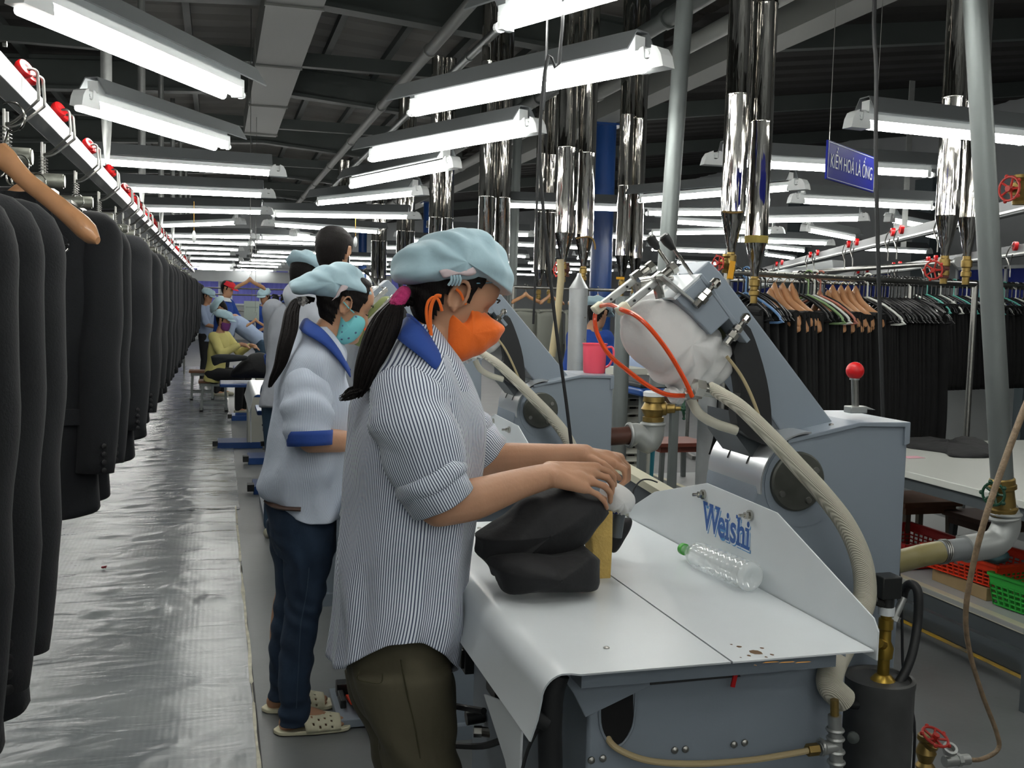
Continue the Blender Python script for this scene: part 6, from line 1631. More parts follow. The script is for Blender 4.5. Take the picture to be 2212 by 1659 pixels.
# tee with tan hose under the table
ty2 = 1.60
t = thing('drain_tee', 'galvanised tee fitting under the table end with a tan hose running left', 'pipe fitting', tuple(OY(1805, 1620, ty2)))
a = OY(1808, 1700, ty2); b = OY(1803, 1545, ty2)
m = MB().cyl(a, b, .0125, n=16); c = a.lerp(b, .58); m.cyl(c, c+V((-.035, 0, -.003)), .013, n=14)
for k in (.35, .5, .68, .8): q = a.lerp(b, k); m.torus(q, (0, 0, 1), .0135, .004, 16, 6)
m.torus(c+V((-.03, 0, 0)), (1, 0, 0), .013, .004, 14, 6); obj('tee_body', m, M_ALU, t)
obj('tee_nut', MB().nut(c+V((-.06, 0, -.003)), (1, 0, 0), .0115, .022), M_BRASS, t); obj('tee_nipple', MB().cyl(b, b+V((-.002, 0, .03)), .008, n=10), M_BRASS, t)
pts = [c+V((-.055, 0, -.003)), OY(1720, 1626, 1.60), OY(1620, 1642, 1.61), OY(1500, 1650, 1.62), OY(1400, 1643, 1.63), OY(1335, 1618, 1.64), OY(1312, 1590, 1.665), OY(1318, 1560, 1.70)]
obj('tan_hose', MB().tube(pts, .006, 10, smooth=5), mat('cream_hose', 'b3a27c', .5), t)
# black sleeve of cables at the table's left underside
pts = [OY(a_, b_, y) for a_, b_, y in ((1205, 1455, 1.60), (1192, 1500, 1.60), (1188, 1580, 1.60), (1190, 1680, 1.60))]
t = thing('cable_bundle', 'thick black cable bundle hanging under the left end of the white table', 'cables', tuple(pts[-1]))
obj('bundle', MB().tube(pts, .021, 14, smooth=4), M_BLACK, t)
obj('loose_cable', MB().tube([OY(1190, 1520, 1.59), OY(1165, 1570, 1.59), OY(1140, 1620, 1.6), OY(1122, 1690, 1.6)], .003, 6, smooth=4), M_BLACK, t)
obj('connector', MB().cyl(OY(1140, 1540, 1.59), OY(1180, 1562, 1.59), .014, n=12), M_BLACK, t)
for pts_, lab in (([OY(975, 1524, 2.3), OY(1010, 1530, 2.28), OY(1045, 1536, 2.2)], 'black cable running to the gland on the near press'), ([OY(975, 1610, 2.4), OY(1040, 1612, 2.3), OY(1085, 1598, 2.1)], 'lower black cable near the floor by the near press')):
    t = thing('power_cable', lab, 'cable', tuple(pts_[0])); obj('cable', MB().tube(pts_, .008, 8, smooth=4), M_BLACK, t)

# ================================================================== hanging black cables
for pts_, r, lab in (([(1215, 55, 2.6), (1185, 120, 2.6), (1172, 200, 2.6), (1166, 330, 2.6), (1176, 480, 2.6), (1200, 700, 2.6), (1222, 860, 2.6), (1235, 968, 2.6)], .0048, 'glossy black cable hanging from the lamp to the near press table'),
                     ([(1180, 130, 2.75), (1168, 250, 2.75), (1160, 420, 2.75), (1158, 560, 2.75), (1152, 700, 2.75)], .0035, 'thinner black cable beside the glossy one, left of the chrome flues'),
                     ([(1891, -60, 2.5), (1893, 150, 2.5), (1892, 330, 2.5), (1896, 520, 2.5), (1902, 720, 2.5), (1908, 915, 2.5)], .0058, 'straight black cable dropping past the blue sign to the press')):
    P = [OY(*q) for q in pts_]; d = (P[0]-P[1]); P = [P[0]+V((0, 0, 1.2))]+P
    t = thing('hanging_cable', lab, 'cable', tuple(P[-1])); obj('cable', MB().tube(P, r, 8, smooth=4), M_BLACK, t)

# ================================================================== hanging blue sign
A = OY(1789, 310, 3.6); D = OY(1891, 333, 3.92); hgt = A.z-OY(1786, 394, 3.6).z; D.z = A.z = (A.z+D.z)/2
t = thing('hanging_sign', 'small blue sign with pale Vietnamese lettering hanging at upper right', 'sign', tuple(A))
xx = (D-A).normalized(); L_ = (D-A).length; zz = (V((0, 0, 1))-xx*xx.z).normalized(); nn = xx.cross(zz)      # nn points away or towards
if nn.y > 0: nn = -nn
pts = [A, D, D-zz*hgt, A-zz*hgt]
obj('sign_board', MB().prism(pts, -nn*.008), mat('sign_blue', '0b1a80', .55, spec=.15), t, smooth=False)
bd = [A+xx*.006-zz*.006, D-xx*.006-zz*.006, D-xx*.006-zz*(hgt-.006), A+xx*.006-zz*(hgt-.006)]
m = MB()
for i in range(4): m.bar(bd[i]+nn*.001, bd[(i+1) % 4]+nn*.001, .0022, .001, nn)
obj('sign_border', m, mat('sign_white', 'c8ccd4', .5), t, smooth=False)
try:
    vs, fs = text_mesh('KIỂM HOÁ LÀ ỐNG', .052, .0003)
except Exception:
    vs, fs = text_mesh('KIEM HOA LA ONG', .052, .0003)
wd = max(v.x for v in vs)-min(v.x for v in vs); sx_ = L_*.88/wd; ce = (A+D)/2-zz*hgt*.52
xr = xx if nn.dot(xx.cross(zz)) < 0 or True else -xx
vs = [ce+xx*v.x*sx_+zz*v.y*1.5+nn*(.0015+v.z) for v in vs]
obj('sign_lettering', MB().add(vs, fs), mat('sign_letter', 'd0d4dc', .5), t, smooth=False)
m = MB()
for q in (A+xx*.01, D-xx*.01): m.cyl(q, q+V((0, 0, 1.6)), .0015, n=5)
obj('sign_wire', m, M_STL, t)
# ================================================================== right hand overhead rails
def rail(a, b, z, lab, w=.05, h=.075, wheels=(), wirelen=.16):
    A = OZ(a[0], a[1], z); B = OZ(b[0], b[1], z); d = (B-A).normalized(); A2 = A-d*1.5; B2 = B+d*1.2
    t = thing('overhead_rail', lab, 'rail', tuple((A+B)/2), 'rails over the trousers racks')
    obj('rail_beam', MB().bar(A2, B2, w, h), mat('dull_rail_paint', '8b8e90', .6), t, smooth=False, bevel=.003)
    n_ = V((d.y, -d.x, 0)); n_ = n_ if n_.x < 0 else -n_
    m = MB().bar(A2-V((0, 0, h*.3))+n_*(w*.6), B2-V((0, 0, h*.3))+n_*(w*.6), .012, .012); obj('rail_lip', m, M_ALU, t, smooth=False)
    return A, B, d, n_, t
def make_trolley2():
    t = thing('rail_trolley', 'x', 'trolley', (0, 0, 0), 'red wheeled trolleys on the right rails')
    obj('wheel', MB().lathe((0, 0, 0), (0, -1, 0), [(-.014, .02), (-.012, .028), (.012, .028), (.014, .02), (.008, .006)], 16), M_RED, t)
    obj('wire_arm', MB().tube([(0, -.012, 0), (0, -.03, -.005), (-.045, -.035, -.06), (-.03, -.03, -.09), (.01, -.025, -.135)], .004, 6, smooth=3), M_STL, t)
    obj('wire_arm', MB().tube([(.05, -.03, -.05), (.01, -.03, -.11), (.01, -.025, -.135), (.01, -.025, -.19)], .004, 6, smooth=3), M_STL, t)
    return t
t2 = make_trolley2(); km2 = kidmap(t2); first = True
A, B, d, n_, rt = rail((1683, 576), (2190, 448), 2.05, 'upper pale rail slanting over the trousers racks at right', h=.085)
wl1 = [(1683, 'far left red wheel'), (1695, 'second red wheel'), (1757, 'third red wheel'), (1773, 'fourth red wheel'), (1841, 'fifth red wheel, left of the black cable'), (1859, 'sixth red wheel, left of the black cable'), (1938, 'seventh red wheel, right of the black cable'), (1958, 'eighth red wheel, right of the black cable'), (2049, 'ninth red wheel, behind the right flues')]
def put_on(line, px, zoff, lab, sc):
    global first
    A, B, d, n_ = line
    # solve the point on the rail that shows at column px
    best = min((abs(proj_x(A+d*(k*.01))-px), k) for k in range(-300, 1200)); p = A+d*(best[1]*.01)+n_*.035+V((0, 0, zoff))
    o = t2 if first else copy_tree(t2, None, km2); first = False
    o.location = p; o.rotation_euler = (0, 0, math.atan2(n_.x, -n_.y)); o.scale = (sc*1.15,)*3; o['label'] = lab
def proj_x(p):
    q = p-V((0, 0, CH)); return 1106+F*q.dot(RT)/q.dot(FW)
for px, lab in wl1: put_on((A, B, d, n_), px, .035, lab+' on the upper right rail', 1.0)
A, B, d, n_, rt = rail((1800, 600), (2212, 540), 1.93, 'lower pale rail slanting behind the right flues', h=.08)
for px, lab in [(1860, 'first red wheel left of the black cable'), (1880, 'second red wheel just left of the black cable'), (1937, 'third red wheel'), (1951, 'fourth red wheel'), (2013, 'fifth red wheel under the red valve'), (2030, 'sixth red wheel under the red valve'), (2100, 'seventh red wheel between flue and pipe'), (2204, 'eighth red wheel by the right edge')]: put_on((A, B, d, n_), px, .03, lab+' on the lower right rail', 1.0)
# long steel tube with end cap
A = OZ(1715, 590, 1.86); B = OZ(2068, 566, 1.86)
t = thing('steel_tube', 'long dull steel tube with round end cap hanging under the right rails', 'tube', tuple(A)); obj('tube', MB().cyl(A, B, .022, n=14), M_STL, t); obj('end_cap', MB().cyl(B, B+(B-A).normalized()*.03, .04, n=16), M_ALU, t)
# straps holding the rails
for px, py, z, y in ((1952, 470, 2.1, 7.0),):
    p = OY(px, py+50, y); t = thing('rail_hanger_strap', 'flat pale strap coming down to the right rail under the angled lamps', 'strap', tuple(p)); obj('strap', MB().box(p+V((0, 0, .6)), (.05, .006, 1.3)), M_ALU, t)
# white air duct box behind
A = OY(1625, 612, 12.2); B = OY(1812, 575, 11)
t = thing('white_duct', 'long white box duct behind the press head at right', 'duct', tuple(A)); obj('duct', MB().bar(A, B, .25, .16), mat('white_box', 'd8dddf', .5), t, smooth=False, bevel=.02)

# ================================================================== racks of trousers
def plastic_hanger():
    t = thing('plastic_hanger', 'x', 'hanger', (0, 0, 0), 'plastic hangers on the trousers rack')
    m = MB().tube([(.0, 0, -.03), (.1, 0, -.07), (.19, 0, -.13), (.205, 0, -.155), (.19, 0, -.17), (-.19, 0, -.17), (-.205, 0, -.155), (-.19, 0, -.13), (-.1, 0, -.07), (0, 0, -.03)], .0065, 6, smooth=2)
    obj('hanger_body', m, mat('black_hanger_plastic', '101113', .35), t)
    pts = [V((0, 0, -.03)), V((0, 0, .045))]+[V((.024*math.sin(a), 0, .07-.026*math.cos(a))) for a in [R(k) for k in range(20, 250, 30)]]
    obj('hook', MB().tube(pts, .0045, 6, smooth=2), MATS['black_hanger_plastic'], t)
    return t
def trousers_proto():
    t = thing('hanging_trousers', 'x', 'trousers', (0, 0, 0), 'black trousers hanging on the near right rack')
    P = []
    rs = []
    for i in range(15):
        q = i/14; z = -.15-q*.80; w = .165+.03*q; th = .014+.014*q; ring = []
        for j in range(20):
            a = 2*math.pi*j/20; x = w*math.copysign(abs(math.cos(a))**.7, math.cos(a)); y = th*math.sin(a)+.012*math.sin(x*22+i*.3)*(.3+q)
            ring.append(V((x, y, z)))
        rs.append(ring)
    obj('cloth', MB().rings(rs), mat('black_trouser_cloth', '0b0c0d', .9, var=.2, vscale=25), t, sharp=180)
    obj('waist_fold', MB().tube([(-.16, 0, -.155), (0, 0, -.15), (.16, 0, -.155)], .019, 8, smooth=3, flat=1), MATS['black_trouser_cloth'], t)
    return t
ph = plastic_hanger(); phk = kidmap(ph); tp_ = trousers_proto(); tpk = kidmap(tp_)
def colored(o, m):  # recolour a copy's parts
    for c in [c for c in COL.objects if c.parent == o]:
        if c.name.startswith(('hanger_body', 'hook')):
            c.data = c.data.copy(); c.data.materials.clear(); c.data.materials.append(m)
def rack(p0, p1, z, lab, posts=(1,)):
    t = thing('garment_rack', lab, 'rack', tuple((p0[0], p0[1], 0)), 'steel garment racks')
    a = V((p0[0], p0[1], z)); b = V((p1[0], p1[1], z)); obj('rack_bar', MB().cyl(a, b, .016, n=16), M_STL, t)
    d = (b-a).normalized(); n_ = V((-d.y, d.x, 0))
    for q in posts:
        e = a.lerp(b, q); m = MB().cyl(e, V((e.x, e.y, .02)), .018, n=14); m2 = MB().bar(V((e.x, e.y, .02))-n_*.3, V((e.x, e.y, .02))+n_*.3, .035, .035)
        obj('rack_post', m, M_STL, t); obj('rack_foot', m2, M_STL, t)
    return t, a, b
rk, ra, rb = rack((2.50, 4.72), (4.47, 5.25), 1.655, 'steel garment rack loaded with black trousers right of the press', (0, 1))
d = (rb-ra).normalized(); ang = math.atan2(d.y, d.x)+math.pi/2
random.seed(21)
L_ = (rb-ra).length; k = 0; s = .08
seq = 'bbbbbbBwwwwwwwbbgbWprwwwwwwwwbbWbbbbbbbbbbbbbbb'
first_h = True; first_t = True
greenm = mat('pale_green_plastic', '7f9a6c', .4); whitem = mat('white_plastic', 'd5d8d2', .35); pinkm = mat('salmon_plastic', 'b06f5e', .4); bluem = mat('steel_blue_plastic', '5c7fa8', .4)
step = (L_-.55)/len(seq)
for i, ch in enumerate(seq):
    p = ra+d*(s+i*step+random.uniform(-.005, .005)); rz = ang+R(random.uniform(-7, 7))
    o = tp_ if first_t else copy_tree(tp_, None, tpk); first_t = False
    o.location = (p.x, p.y, z_ if False else 1.60+random.uniform(-.012, .012)); o.rotation_euler = (R(random.uniform(-1, 1)), 0, rz); o.scale = (1.1, 1.5, random.uniform(.93, 1.03)); o['label'] = 'black trousers packed among others on the near right rack'
    if ch in 'wp':
        h = copy_tree(hp_, None, hkm); h.location = (p.x, p.y, 1.575-(.03 if i % 2 else 0)); h.rotation_euler = (0, 0, rz-R(8)); h.scale = (.80, 1.35, 1.8)
        for c in [c for c in COL.objects if c.parent == h and c.name.startswith('hook')]: c.scale = (1.2, 1, .5)
        h['label'] = 'pale wooden hanger in the %s cluster on the near trousers rack' % ('left' if i < 20 else 'right'); h['group'] = 'wooden hangers of the %s cluster on the trousers rack' % ('left' if i < 20 else 'right')
    else:
        h = ph if first_h else copy_tree(ph, None, phk); first_h = False
        h.location = (p.x, p.y, 1.585); h.rotation_euler = (0, 0, rz+R(random.uniform(-6, 6)))
        h['label'] = 'black plastic hanger on the near trousers rack'
for (i, mt, lab) in ((15.5, greenm, 'pale green plastic hanger among the black ones on the near rack'), (17, whitem, 'white plastic hanger left of the right wooden cluster'), (18.4, pinkm, 'salmon plastic hanger left of the right wooden cluster'), (30.4, whitem, 'white plastic hanger just behind the black cable'), (1.2, bluem, 'blue grey plastic hanger at the left end of the near rack')):
    p = ra+d*(s+i*step); h = copy_tree(ph, None, phk); h.location = (p.x-.005, p.y-.03, 1.585); h.rotation_euler = (0, 0, ang+R(10)); h['label'] = lab; h['group'] = 'coloured plastic hangers'; h.scale = (1.05, 1.2, 1.05)
    for c in [c for c in COL.objects if c.parent == h]: c.data = c.data.copy(); c.data.materials.clear(); c.data.materials.append(mt)
# racks behind: shorter trousers, teal and green hangers
rk2, a2, b2 = rack((5.0, 6.55), (6.6, 6.95), 1.72, 'second steel garment rack behind, with teal and black hangers', (0, 1))
d2 = (b2-a2).normalized(); ang2 = math.atan2(d2.y, d2.x)+math.pi/2
tealm = mat('teal_plastic', '5fb0a4', .4)
for i in range(30):
    p = a2+d2*(.03+i*.052); o = copy_tree(tp_, None, tpk); o.location = (p.x, p.y, 1.66); o.rotation_euler = (0, 0, ang2+R(random.uniform(-8, 8))); o.scale = (1.1, 2.0, .80); o['label'] = 'black trousers on the second rack, shorter than the near ones'; o['group'] = 'black trousers on the second right rack'
    h = copy_tree(ph, None, phk); h.location = (p.x, p.y, 1.645); h.rotation_euler = (0, 0, ang2+R(random.uniform(-8, 8)))
    if i % 3 == 0:
        for c in [c for c in COL.objects if c.parent == h]: c.data = c.data.copy(); c.data.materials.clear(); c.data.materials.append(tealm if i % 2 else whitem)
        h['label'] = 'teal plastic hanger on the second right rack' if i % 2 else 'white plastic hanger on the second right rack'; h['group'] = 'pale hangers on the second rack' if not i % 2 else 'teal hangers on the second rack'
    else: h['label'] = 'black plastic hanger on the second right rack'; h['group'] = 'black hangers on the second right rack'
rk3, a3, b3 = rack((4.5, 9.2), (8.4, 8.4), 1.75, 'far garment rack along the wall with black trousers', (0, 1))
d3 = (b3-a3).normalized(); ang3 = math.atan2(d3.y, d3.x)+math.pi/2
for i in range(44):
    p = a3+d3*(.05+i*.088); o = copy_tree(tp_, None, tpk); o.location = (p.x, p.y, 1.69); o.rotation_euler = (0, 0, ang3+R(random.uniform(-8, 8))); o.scale = (1.1, 3.0, .85); o['label'] = 'black trousers on the far right rack near the wall'; o['group'] = 'black trousers on the far right rack'
# garments between the flues in mid picture: pale ones and wooden hangers
rk4, a4, b4 = rack((2.6, 9.0), (3.9, 9.3), 1.62, 'garment rack with pale aprons seen right of the orange mask', (0, 1))
for i in range(5):
    p = a4.lerp(b4, .1+i*.2); o = copy_tree(tp_, None, tpk); o.location = (p.x, p.y, 1.55); o.rotation_euler = (0, 0, R(20+i*13)); o['label'] = 'pale grey garment on the middle rack behind the second press'; o['group'] = 'pale garments on the middle rack'
    for c in [c for c in COL.objects if c.parent == o]: c.data = c.data.copy(); c.data.materials.clear(); c.data.materials.append(mat('pale_cloth', '7f8179', .9))
    h = copy_tree(hp_, None, hkm); h.location = (p.x, p.y, 1.56); h.rotation_euler = (0, 0, R(20+i*13)); h['label'] = 'wooden hanger on the middle rack behind the second press'; h['group'] = 'wooden hangers on the middle rack'

# ================================================================== white table at right with cloth and note
t = thing('work_table', 'large white topped table behind the press at right', 'table', (3.6, 3.7, 0))
obj('tabletop', MB().box((3.62, 3.70, .785), (1.6, 1.6, .03)), mat('cream_laminate', 'c9ccc6', .35), t, bevel=.003)
obj('table_edge', MB().box((3.62, 3.70, .745), (1.56, 1.56, .05)), MATS['dark_grey_paint'], t)
for x in (2.9, 4.33):
    for y in (3.0, 4.4): obj('leg', MB().box((x, y, .36), (.04, .04, .72)), MATS['dark_grey_paint'], t)
m = MB().bar((2.9, 3.0, .2), (2.9, 4.4, .2), .03, .03); obj('stretcher', m, MATS['dark_grey_paint'], t)
g = [OZ(a, b, .81) for a, b in ((1950, 948), (1975, 944), (2030, 952), (2068, 956), (2082, 944), (2125, 950), (2150, 968), (2145, 984), (2060, 984), (2040, 975), (1990, 968), (1955, 962))]
def flatpile(outl, z0, h, rings=6, seed=0):
    P = catmull([V(p) for p in outl]+[V(outl[0])], 4)[:-1]; c = sum(P, V((0, 0, 0)))/len(P); rs = [[V((p.x, p.y, z0)) for p in P]]
    for i in range(rings+1):
        s = math.cos(i/rings*math.pi/2*.97); rs.append([V((c.x+(p.x-c.x)*s, c.y+(p.y-c.y)*s, z0+h*math.sin(i/rings*math.pi/2)+.012*mnoise.noise(V((p.x*9*s, p.y*9, seed)))*(i > 0))) for p in P])
    return MB().rings(rs)
tag(obj('folded_trousers', flatpile(g, .801, .03), M_CLOTH, sharp=180, org=g[0]), 'crumpled black cloth lying on the white table at right', 'cloth')
p = OZ(1972, 988, .801); tag(obj('pink_note', MB().box(p+V((0, 0, .001)), (.09, .06, .0015)), mat('pink_paper', 'd9a6b2', .8), org=p), 'small pink paper note on the white table edge', 'paper')
tag(obj('black_bag', inflate(PY([(1974, 1040), (1975, 1060), (2010, 1064), (2040, 1058), (2050, 1052), (2020, 1042)], 4.0), 4.0, .1, rings=5, res=40), M_CLOTH, sharp=180, org=OY(2000, 1050, 4.0)), 'black cloth hanging under the edge of the white table', 'cloth')
# stools at right
def stool(c, h, w, m_seat, m_leg, lab, grp=None, foot=False, rz=0):
    t = thing('stool', lab, 'stool', (c[0], c[1], 0), grp); rt = Matrix.Rotation(rz, 3, 'Z'); C_ = V((c[0], c[1], 0))
    obj('seat', MB().box(C_+V((0, 0, h-.015)), (w*1.1, w, .03), rt), m_seat, t, bevel=.004)
    obj('seat_apron', MB().box(C_+V((0, 0, h-.05)), (w*.95, w*.85, .04), rt), m_seat if not foot else m_leg, t)
    for sx in (-1, 1):
        for sy in (-1, 1):
            a = C_+rt @ V((sx*w*.45, sy*w*.4, 0)); b = C_+rt @ V((sx*w*.40, sy*w*.36, h-.03)); l = obj('leg', MB().bar(a+V((0, 0, .01)), b, .03, .03, (1, 0, 0)), m_leg, t)
            if foot: obj('rubber_foot', MB().cyl(a, a+V((0, 0, .03)), .024, n=10), M_BLACK, l)
    for sy in (-1, 1): obj('stretcher', MB().bar(C_+rt @ V((-w*.43, sy*w*.39, .12)), C_+rt @ V((w*.43, sy*w*.39, .12)), .02, .02), m_leg, t)
    return t
c = OZ(1975, 1072, .45); stool((c.x, c.y), .45, .34, M_WOOD, mat('grey_brown_wood', '5b5347', .7), 'worn brown wooden stool right of the near press, under the white table edge')
c = OZ(2110, 1112, .4); stool((c.x+.1, c.y), .4, .34, mat('dark_brown_wood', '4a342a', .6), MATS['dark_grey_paint'], 'dark low stool under the white table behind the right pipe')
c = OZ(1455, 950, .5); stool((c.x, c.y), .5, .36, mat('red_brown_wood', '6b3427', .5), M_ZINC, 'red brown stool with grey legs before the teal trousers')
# tangle of cord on floor item
c = OZ(2065, 1150, .1); tag(obj('cord_tangle', MB().tube([c+V((.07*math.cos(a*1.3), .05*math.sin(a*2.1), .05+.04*math.sin(a*.7))) for a in range(26)], .006, 5, smooth=3), mat('reddish_cord', '5b3a30', .8), org=c), 'tangle of reddish cord on the floor under the table', 'cord')
# ================================================================== low platform with crates
PX_ = 3.17
t = thing('low_platform', 'long low grey platform with pale top rim along the right side', 'platform', (PX_, 4, 0))
obj('platform_side', MB().box((PX_+.6, 4.3, .09), (1.2, 5.6, .17)), MATS['dark_grey_paint'], t)
obj('platform_top', MB().box((PX_+.6, 4.3, .19), (1.22, 5.62, .02)), mat('pale_grey_top', 'adb0b0', .5), t)
obj('top_rim', MB().box((PX_+.01, 4.3, .19), (.04, 5.63, .028)), mat('cream_plastic', 'cfccb4', .5), t)
m = MB().box((PX_-.02, 4.3, .003), (.03, 5.6, .002)); tag(obj('floor_tape', m, mat('yellow_tape', 'b9962c', .7, color2='6a6250', vscale=5), org=(PX_, 4.3, 0)), 'worn yellow tape on the floor along the low platform', 'tape')
def crate(c, sx, sy, h, rz, m_, lab):
    t = thing('crate', lab, 'crate', tuple(c)); rt = Matrix.Rotation(rz, 3, 'Z'); c = V(c); fl = 1.12
    B0 = [V((x*sx/2, y*sy/2, .005)) for x, y in ((-1, -1), (1, -1), (1, 1), (-1, 1))]
    obj('crate_floor', MB().prism([c+rt @ p for p in B0], (0, 0, .005)), m_, t, smooth=False)
    T0 = [V((p.x*fl, p.y*fl, h)) for p in B0]
    for i in range(4):
        a, b, cc, dd = B0[i], B0[(i+1) % 4], T0[(i+1) % 4], T0[i]; m = MB()
        # lattice wall: rails and ribs with open gaps
        L = lambda u, v: c+rt @ ((a.lerp(b, u)).lerp(dd.lerp(cc, u), v))
        for v in (.03, .2, .36, .52, .68): m.bar(L(0, v), L(1, v), .004, h*.055)
        for k in range(13): m.bar(L(k/12, 0), L(k/12, .7), .004, .008, (1, 0, 0))
        m.prism([L(0, .68), L(1, .68), L(1, 1), L(0, 1)], (rt @ V((0, 0, 0)))+V((.0015, .0015, 0)))
        obj('crate_side', m, m_, t, smooth=False)
        obj('crate_rim', MB().bar(L(0, 1), L(1, 1), .018, .012), m_, t, smooth=False)
    return t
redc = mat('red_orange_crate', 'd83a1c', .4); redc2 = mat('deep_red_crate', '9c1f1e', .45); grc = mat('green_crate', '2f9a3c', .4)
c1 = OZ(2115, 1297, .2); crate((c1.x+.17, c1.y+.16, .262), .32, .40, .11, R(6), redc, 'orange red lattice crate on the low platform behind the brown hose')
bx = tag(obj('carton', MB().box((c1.x+.17, c1.y+.16, .23), (.3, .36, .058)), mat('cardboard', '8f7a58', .9, var=.1), org=(c1.x+.17, c1.y+.16, .2), bevel=.002), 'flat brown cardboard carton under the orange red crate', 'box')
crate((c1.x+.17, c1.y+.72, .202), .34, .42, .13, R(0), redc2, 'deep red crate left of and behind the orange one')
c2 = OZ(2190, 1330, .2); crate((c2.x+.2, c2.y-.02, .202), .32, .36, .14, R(5), grc, 'green lattice crate cropped by the right edge')
q = V((c1.x+.2, c1.y+.16, .36)); tag(obj('blue_rag', inflate([q+V((.07*math.cos(a), 0, .035*math.sin(a))) for a in [k*.785 for k in range(8)]], q.y, .08, rings=5, res=40, fold=lambda p, d, u: p+d*.012*nz(p, 30)), mat('teal_rag', '6f9aa0', .9), sharp=180, org=q), 'crumpled pale teal rag inside the orange crate', 'rag')
tag(obj('white_carton', MB().box((c1.x+.22, c1.y+.3, .35), (.2, .03, .14)), M_WHITE, org=(c1.x, c1.y, .3), bevel=.002), 'white carton flap standing in the orange crate', 'box')
# ================================================================== between the two presses: louvred cabinet, posts, blue ironing board
lc = OY(1372, 960, 5.2); LX = lc.x; LY = 5.2
t = thing('louvred_cabinet', 'white cabinet with horizontal louvre slats between pipe and second press', 'cabinet', (LX, LY, 0))
obj('cabinet_body', MB().box((LX, LY+.16, .6), (.16, .25, 1.05)), mat('cream_white_paint', 'b9bab0', .6), t)
for k in range(22): obj('slat', MB().box((LX, LY-.0, .14+k*.044), (.13, .04, .008), Matrix.Rotation(R(35), 3, 'X')), mat('cream_white_paint', 'b9bab0', .6), t)
for sx in (-1, 1): obj('cabinet_edge', MB().box((LX+sx*.075, LY, .6), (.015, .05, 1.0)), MATS['cream_white_paint'], t)
ib = OY(1400, 838, 4.9)
t = thing('ironing_table', 'blue topped ironing table with grey legs left of the press head', 'table', (ib.x, 4.9, 0))
obj('tabletop', MB().box((ib.x, 4.95, ib.z), (.34, .7, .04)), M_BLUE, t, bevel=.012)
obj('table_pad', MB().box((ib.x, 4.95, ib.z+.03), (.3, .6, .03)), M_BLACK, t, bevel=.01)
for x in (-.11, .06):
    for y in (-.25, .3): obj('leg', MB().box((ib.x+x, 4.95+y, ib.z/2), (.04, .03, ib.z)), M_ZINC, t)
bb = thing('bench_beam', 'cream beam with grey side lying behind the near press table', 'beam', (1.55, 3.2, 0)); 
A = OZ(1365, 1022, .75); B = OZ(1440, 1066, .75); dd = (B-A).normalized(); A = A-dd*.3; B = B+dd*.5
obj('beam', MB().bar(A, B, .07, .03), mat('cream_plastic', 'cfccb4', .5), bb, smooth=False); obj('beam_side', MB().bar(A-V((0, 0, .06)), B-V((0, 0, .06)), .05, .09), MATS['dark_grey_paint'], bb, smooth=False)
for q in (A, B): obj('beam_leg', MB().cyl(q-V((0, 0, .1)), V((q.x, q.y, 0)), .02, n=10), M_ZINC, bb)
P = [OY(a, b, 2.75) for a, b in ((1366, 1075), (1370, 1055), (1385, 1038), (1402, 1036), (1420, 1042))]; t = thing('thin_cable', 'thin black cable looping behind the white ball pad', 'cable', tuple(P[0])); obj('cable', MB().tube(P, .0025, 6, smooth=5), M_BLACK, t)

# ================================================================== olive pad press behind the orange mask
y = 4.95
t = thing('pad_press', 'olive padded press head with silver rods between the two women', 'press', (OY(800, 700, y).x, y, 0))
g = PY([(752, 738), (770, 690), (800, 655), (838, 640), (850, 665), (838, 700), (820, 735), (790, 752)], y)
obj('olive_pad', inflate(g, y, .12, rings=7, power=3, res=60), mat('olive_cover', '6b7446', .9), t, sharp=180)
for (a, b, c, d_, yy) in ((790, 700, 850, 640, y-.14), (772, 685, 835, 625, y-.10)):
    A = OY(a, b, yy); B = OY(c, d_, yy); m = MB().bar(A, B, .03, .02); obj('press_rod', m, M_CHROME, t, smooth=False)
obj('orange_tube', MB().tube([OY(780, 690, y-.16), OY(790, 712, y-.17), OY(800, 735, y-.16)], .008, 8, smooth=4), MATS['orange_vinyl'], t)
obj('press_column', MB().box((OY(830, 800, y).x+.1, y, .6), (.2, .3, 1.2)), M_MACH, t, bevel=.01)
obj('press_table', MB().box((OY(790, 840, y).x, y, .87), (.5, .9, .02)), M_WHITE, t)
# dark pad under second worker's hands
g = PY([(742, 850), (760, 835), (800, 838), (800, 870), (760, 872), (745, 868)], 3.7)
tag(obj('folded_fabric', inflate(PY([(742, 985), (760, 965), (800, 962), (812, 985), (800, 1010), (760, 1012)], 3.6), 3.6, .12, rings=6, res=50), M_CLOTH, sharp=180, org=OY(770, 985, 3.6)), 'black cloth under the hands of the jeans wearer', 'cloth')

# ================================================================== blue ironing stations down the aisle
def station(x, y, lab, top=True):
    t = thing('ironing_station', lab, 'ironing table', (x, y, 0), 'blue ironing stations along the aisle')
    obj('foot_base', MB().box((x-.05, y, .03), (.62, .34, .06)), M_BLUE, t, bevel=.004)
    obj('pedestal', MB().box((x+.02, y, .33), (.2, .3, .56)), mat('cream_white_paint', 'b9bab0', .6), t, bevel=.01)
    m = MB().prism([V((x-.34, y-.22, .60)), V((x+.5, y-.28, .60)), V((x+.5, y+.28, .60)), V((x-.34, y+.22, .60))], (0, 0, .035)); obj('tabletop', m, M_BLUE, t, smooth=False, bevel=.01)
    obj('pedal_bar', MB().box((x-.38, y-.12, .05), (.05, .1, .05)), MATS['black_plastic'], t)
    g = [V((x-.28+.7*u, y, .66+.02*v)) for u, v in ((0, 0), (.1, 2.4), (.5, 3.4), (.9, 3), (1, .8), (.9, 0))]
    return t
station(.52, 12.6, 'blue ironing station with black cloth in front of the yellow jacket')
station(.36, 10.3, 'blue ironing station, second along the aisle behind the capped women')
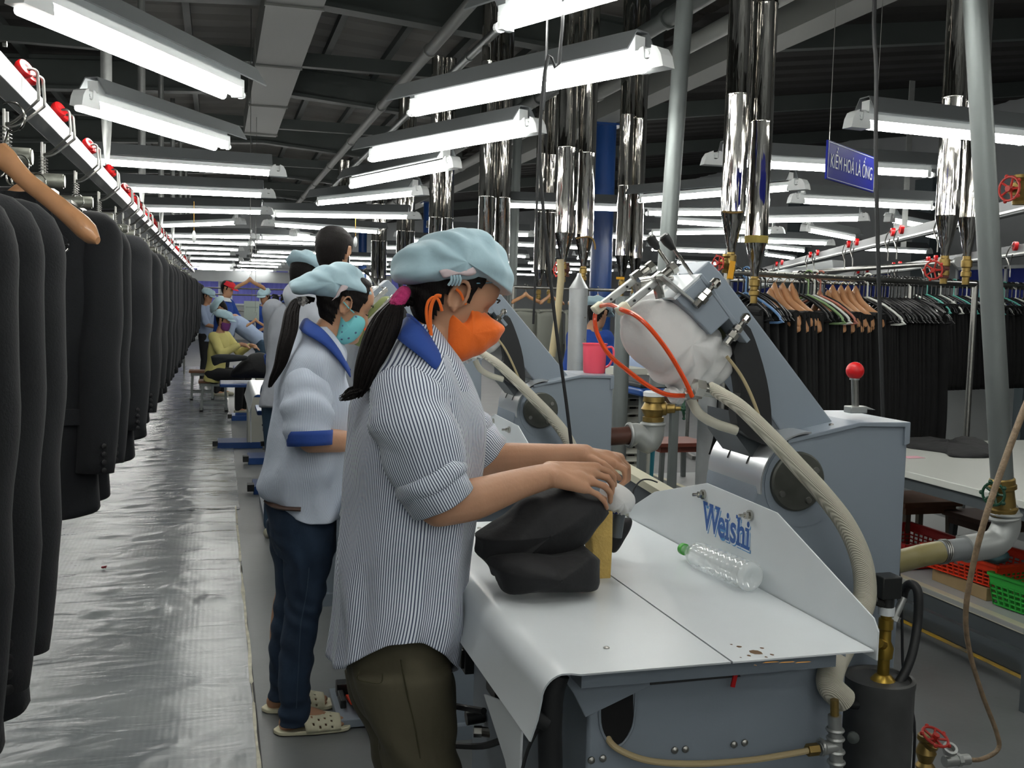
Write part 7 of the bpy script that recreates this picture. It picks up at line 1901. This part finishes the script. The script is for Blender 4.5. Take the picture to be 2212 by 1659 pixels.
station(.62, 9.3, 'blue ironing station whose low foot shows left of the striped shirt')
station(.62, 7.9, 'nearest blue ironing station, its foot beside the jeans wearer hip')
y = 10.3
tag(obj('black_garment', inflate(PY([(500, 800), (512, 790), (530, 775), (545, 763), (575, 765), (590, 790), (588, 814), (560, 817), (500, 815)], y), y, .14, rings=6, res=70, fold=lambda p, d, u: p+d*.02*nz(p, 5)), M_CLOTH, sharp=180, org=OY(520, 800, y)), 'black garment heaped on the far blue ironing table', 'garment')
tag(obj('arm_board', inflate(PY([(455, 770), (475, 765), (530, 768), (530, 778), (480, 784), (462, 790)], 10.2), 10.2, .05, rings=5, res=40), mat('dark_pad', '22262a', .8), sharp=180, org=OY(490, 775, 10.2)), 'dark padded arm board jutting out before the yellow jacket', 'board')
stool((OY(466, 700, 13.5).x-.02, 13.5), .40, .34, M_WOOD, M_ZINC, 'wooden seated stool with grey metal legs under the yellow jacket worker', foot=True)
stool((OY(440, 700, 15.0).x-.02, 15.0), .42, .32, M_WOOD, M_ZINC, 'stool with grey legs just behind the seated yellow jacket worker', foot=True)
# hanging card, distant rack frame
y = 16.5
A = OY(527, 650, y); B = OY(560, 650, y); h_ = A.z-OY(527, 692, y).z
t = thing('hanging_card', 'pale green grey card with faint lettering hanging far down the aisle', 'card', tuple(A)); obj('card', MB().box(((A.x+B.x)/2, y, A.z-h_/2), (B.x-A.x, .01, h_)), mat('pale_card', '9aa59e', .7), t)
m = MB()
for k in range(9): m.box((A.x+.035+k*.021, y-.007, A.z-h_*.32), (.013, .002, .022))
obj('faint_lettering', m, mat('faint_grey_ink', '7d8a84', .8), t, kind='stuff')
obj('card_wire', MB().cyl(((A.x+B.x)/2, y, A.z), ((A.x+B.x)/2, y, 3.9), .003, n=5), M_STL, t)
t = thing('rack_frame', 'distant wire rack frame crossing the aisle end', 'rack', (1.0, 20, 0), 'steel garment racks')
for z in (1.62, 1.5, 1.2): obj('rack_bar', MB().cyl((-.6, 20, z), (3.4, 20, z), .014, n=8), M_STL, t)
for x in (-.6, 1.4, 3.4): obj('rack_post', MB().cyl((x, 20, 0), (x, 20, 1.65), .016, n=8), M_STL, t)
m = MB().box((1, 33.5, 2.1), (9, .1, .35)); tag(obj('valance_board', m, M_WALL, org=(1, 33.5, 2)), 'long pale board hanging across the far end of the hall', 'board')
for i in range(12):
    o = copy_tree(jp, None, jkm); o.location = (.9+i*.16, 20, 1.52); o.rotation_euler = (0, 0, R(80)); o.scale = (.9, .9, .85); o['label'] = 'dark jacket on the distant rack at the aisle end'; o['group'] = 'dark jackets on the distant rack'
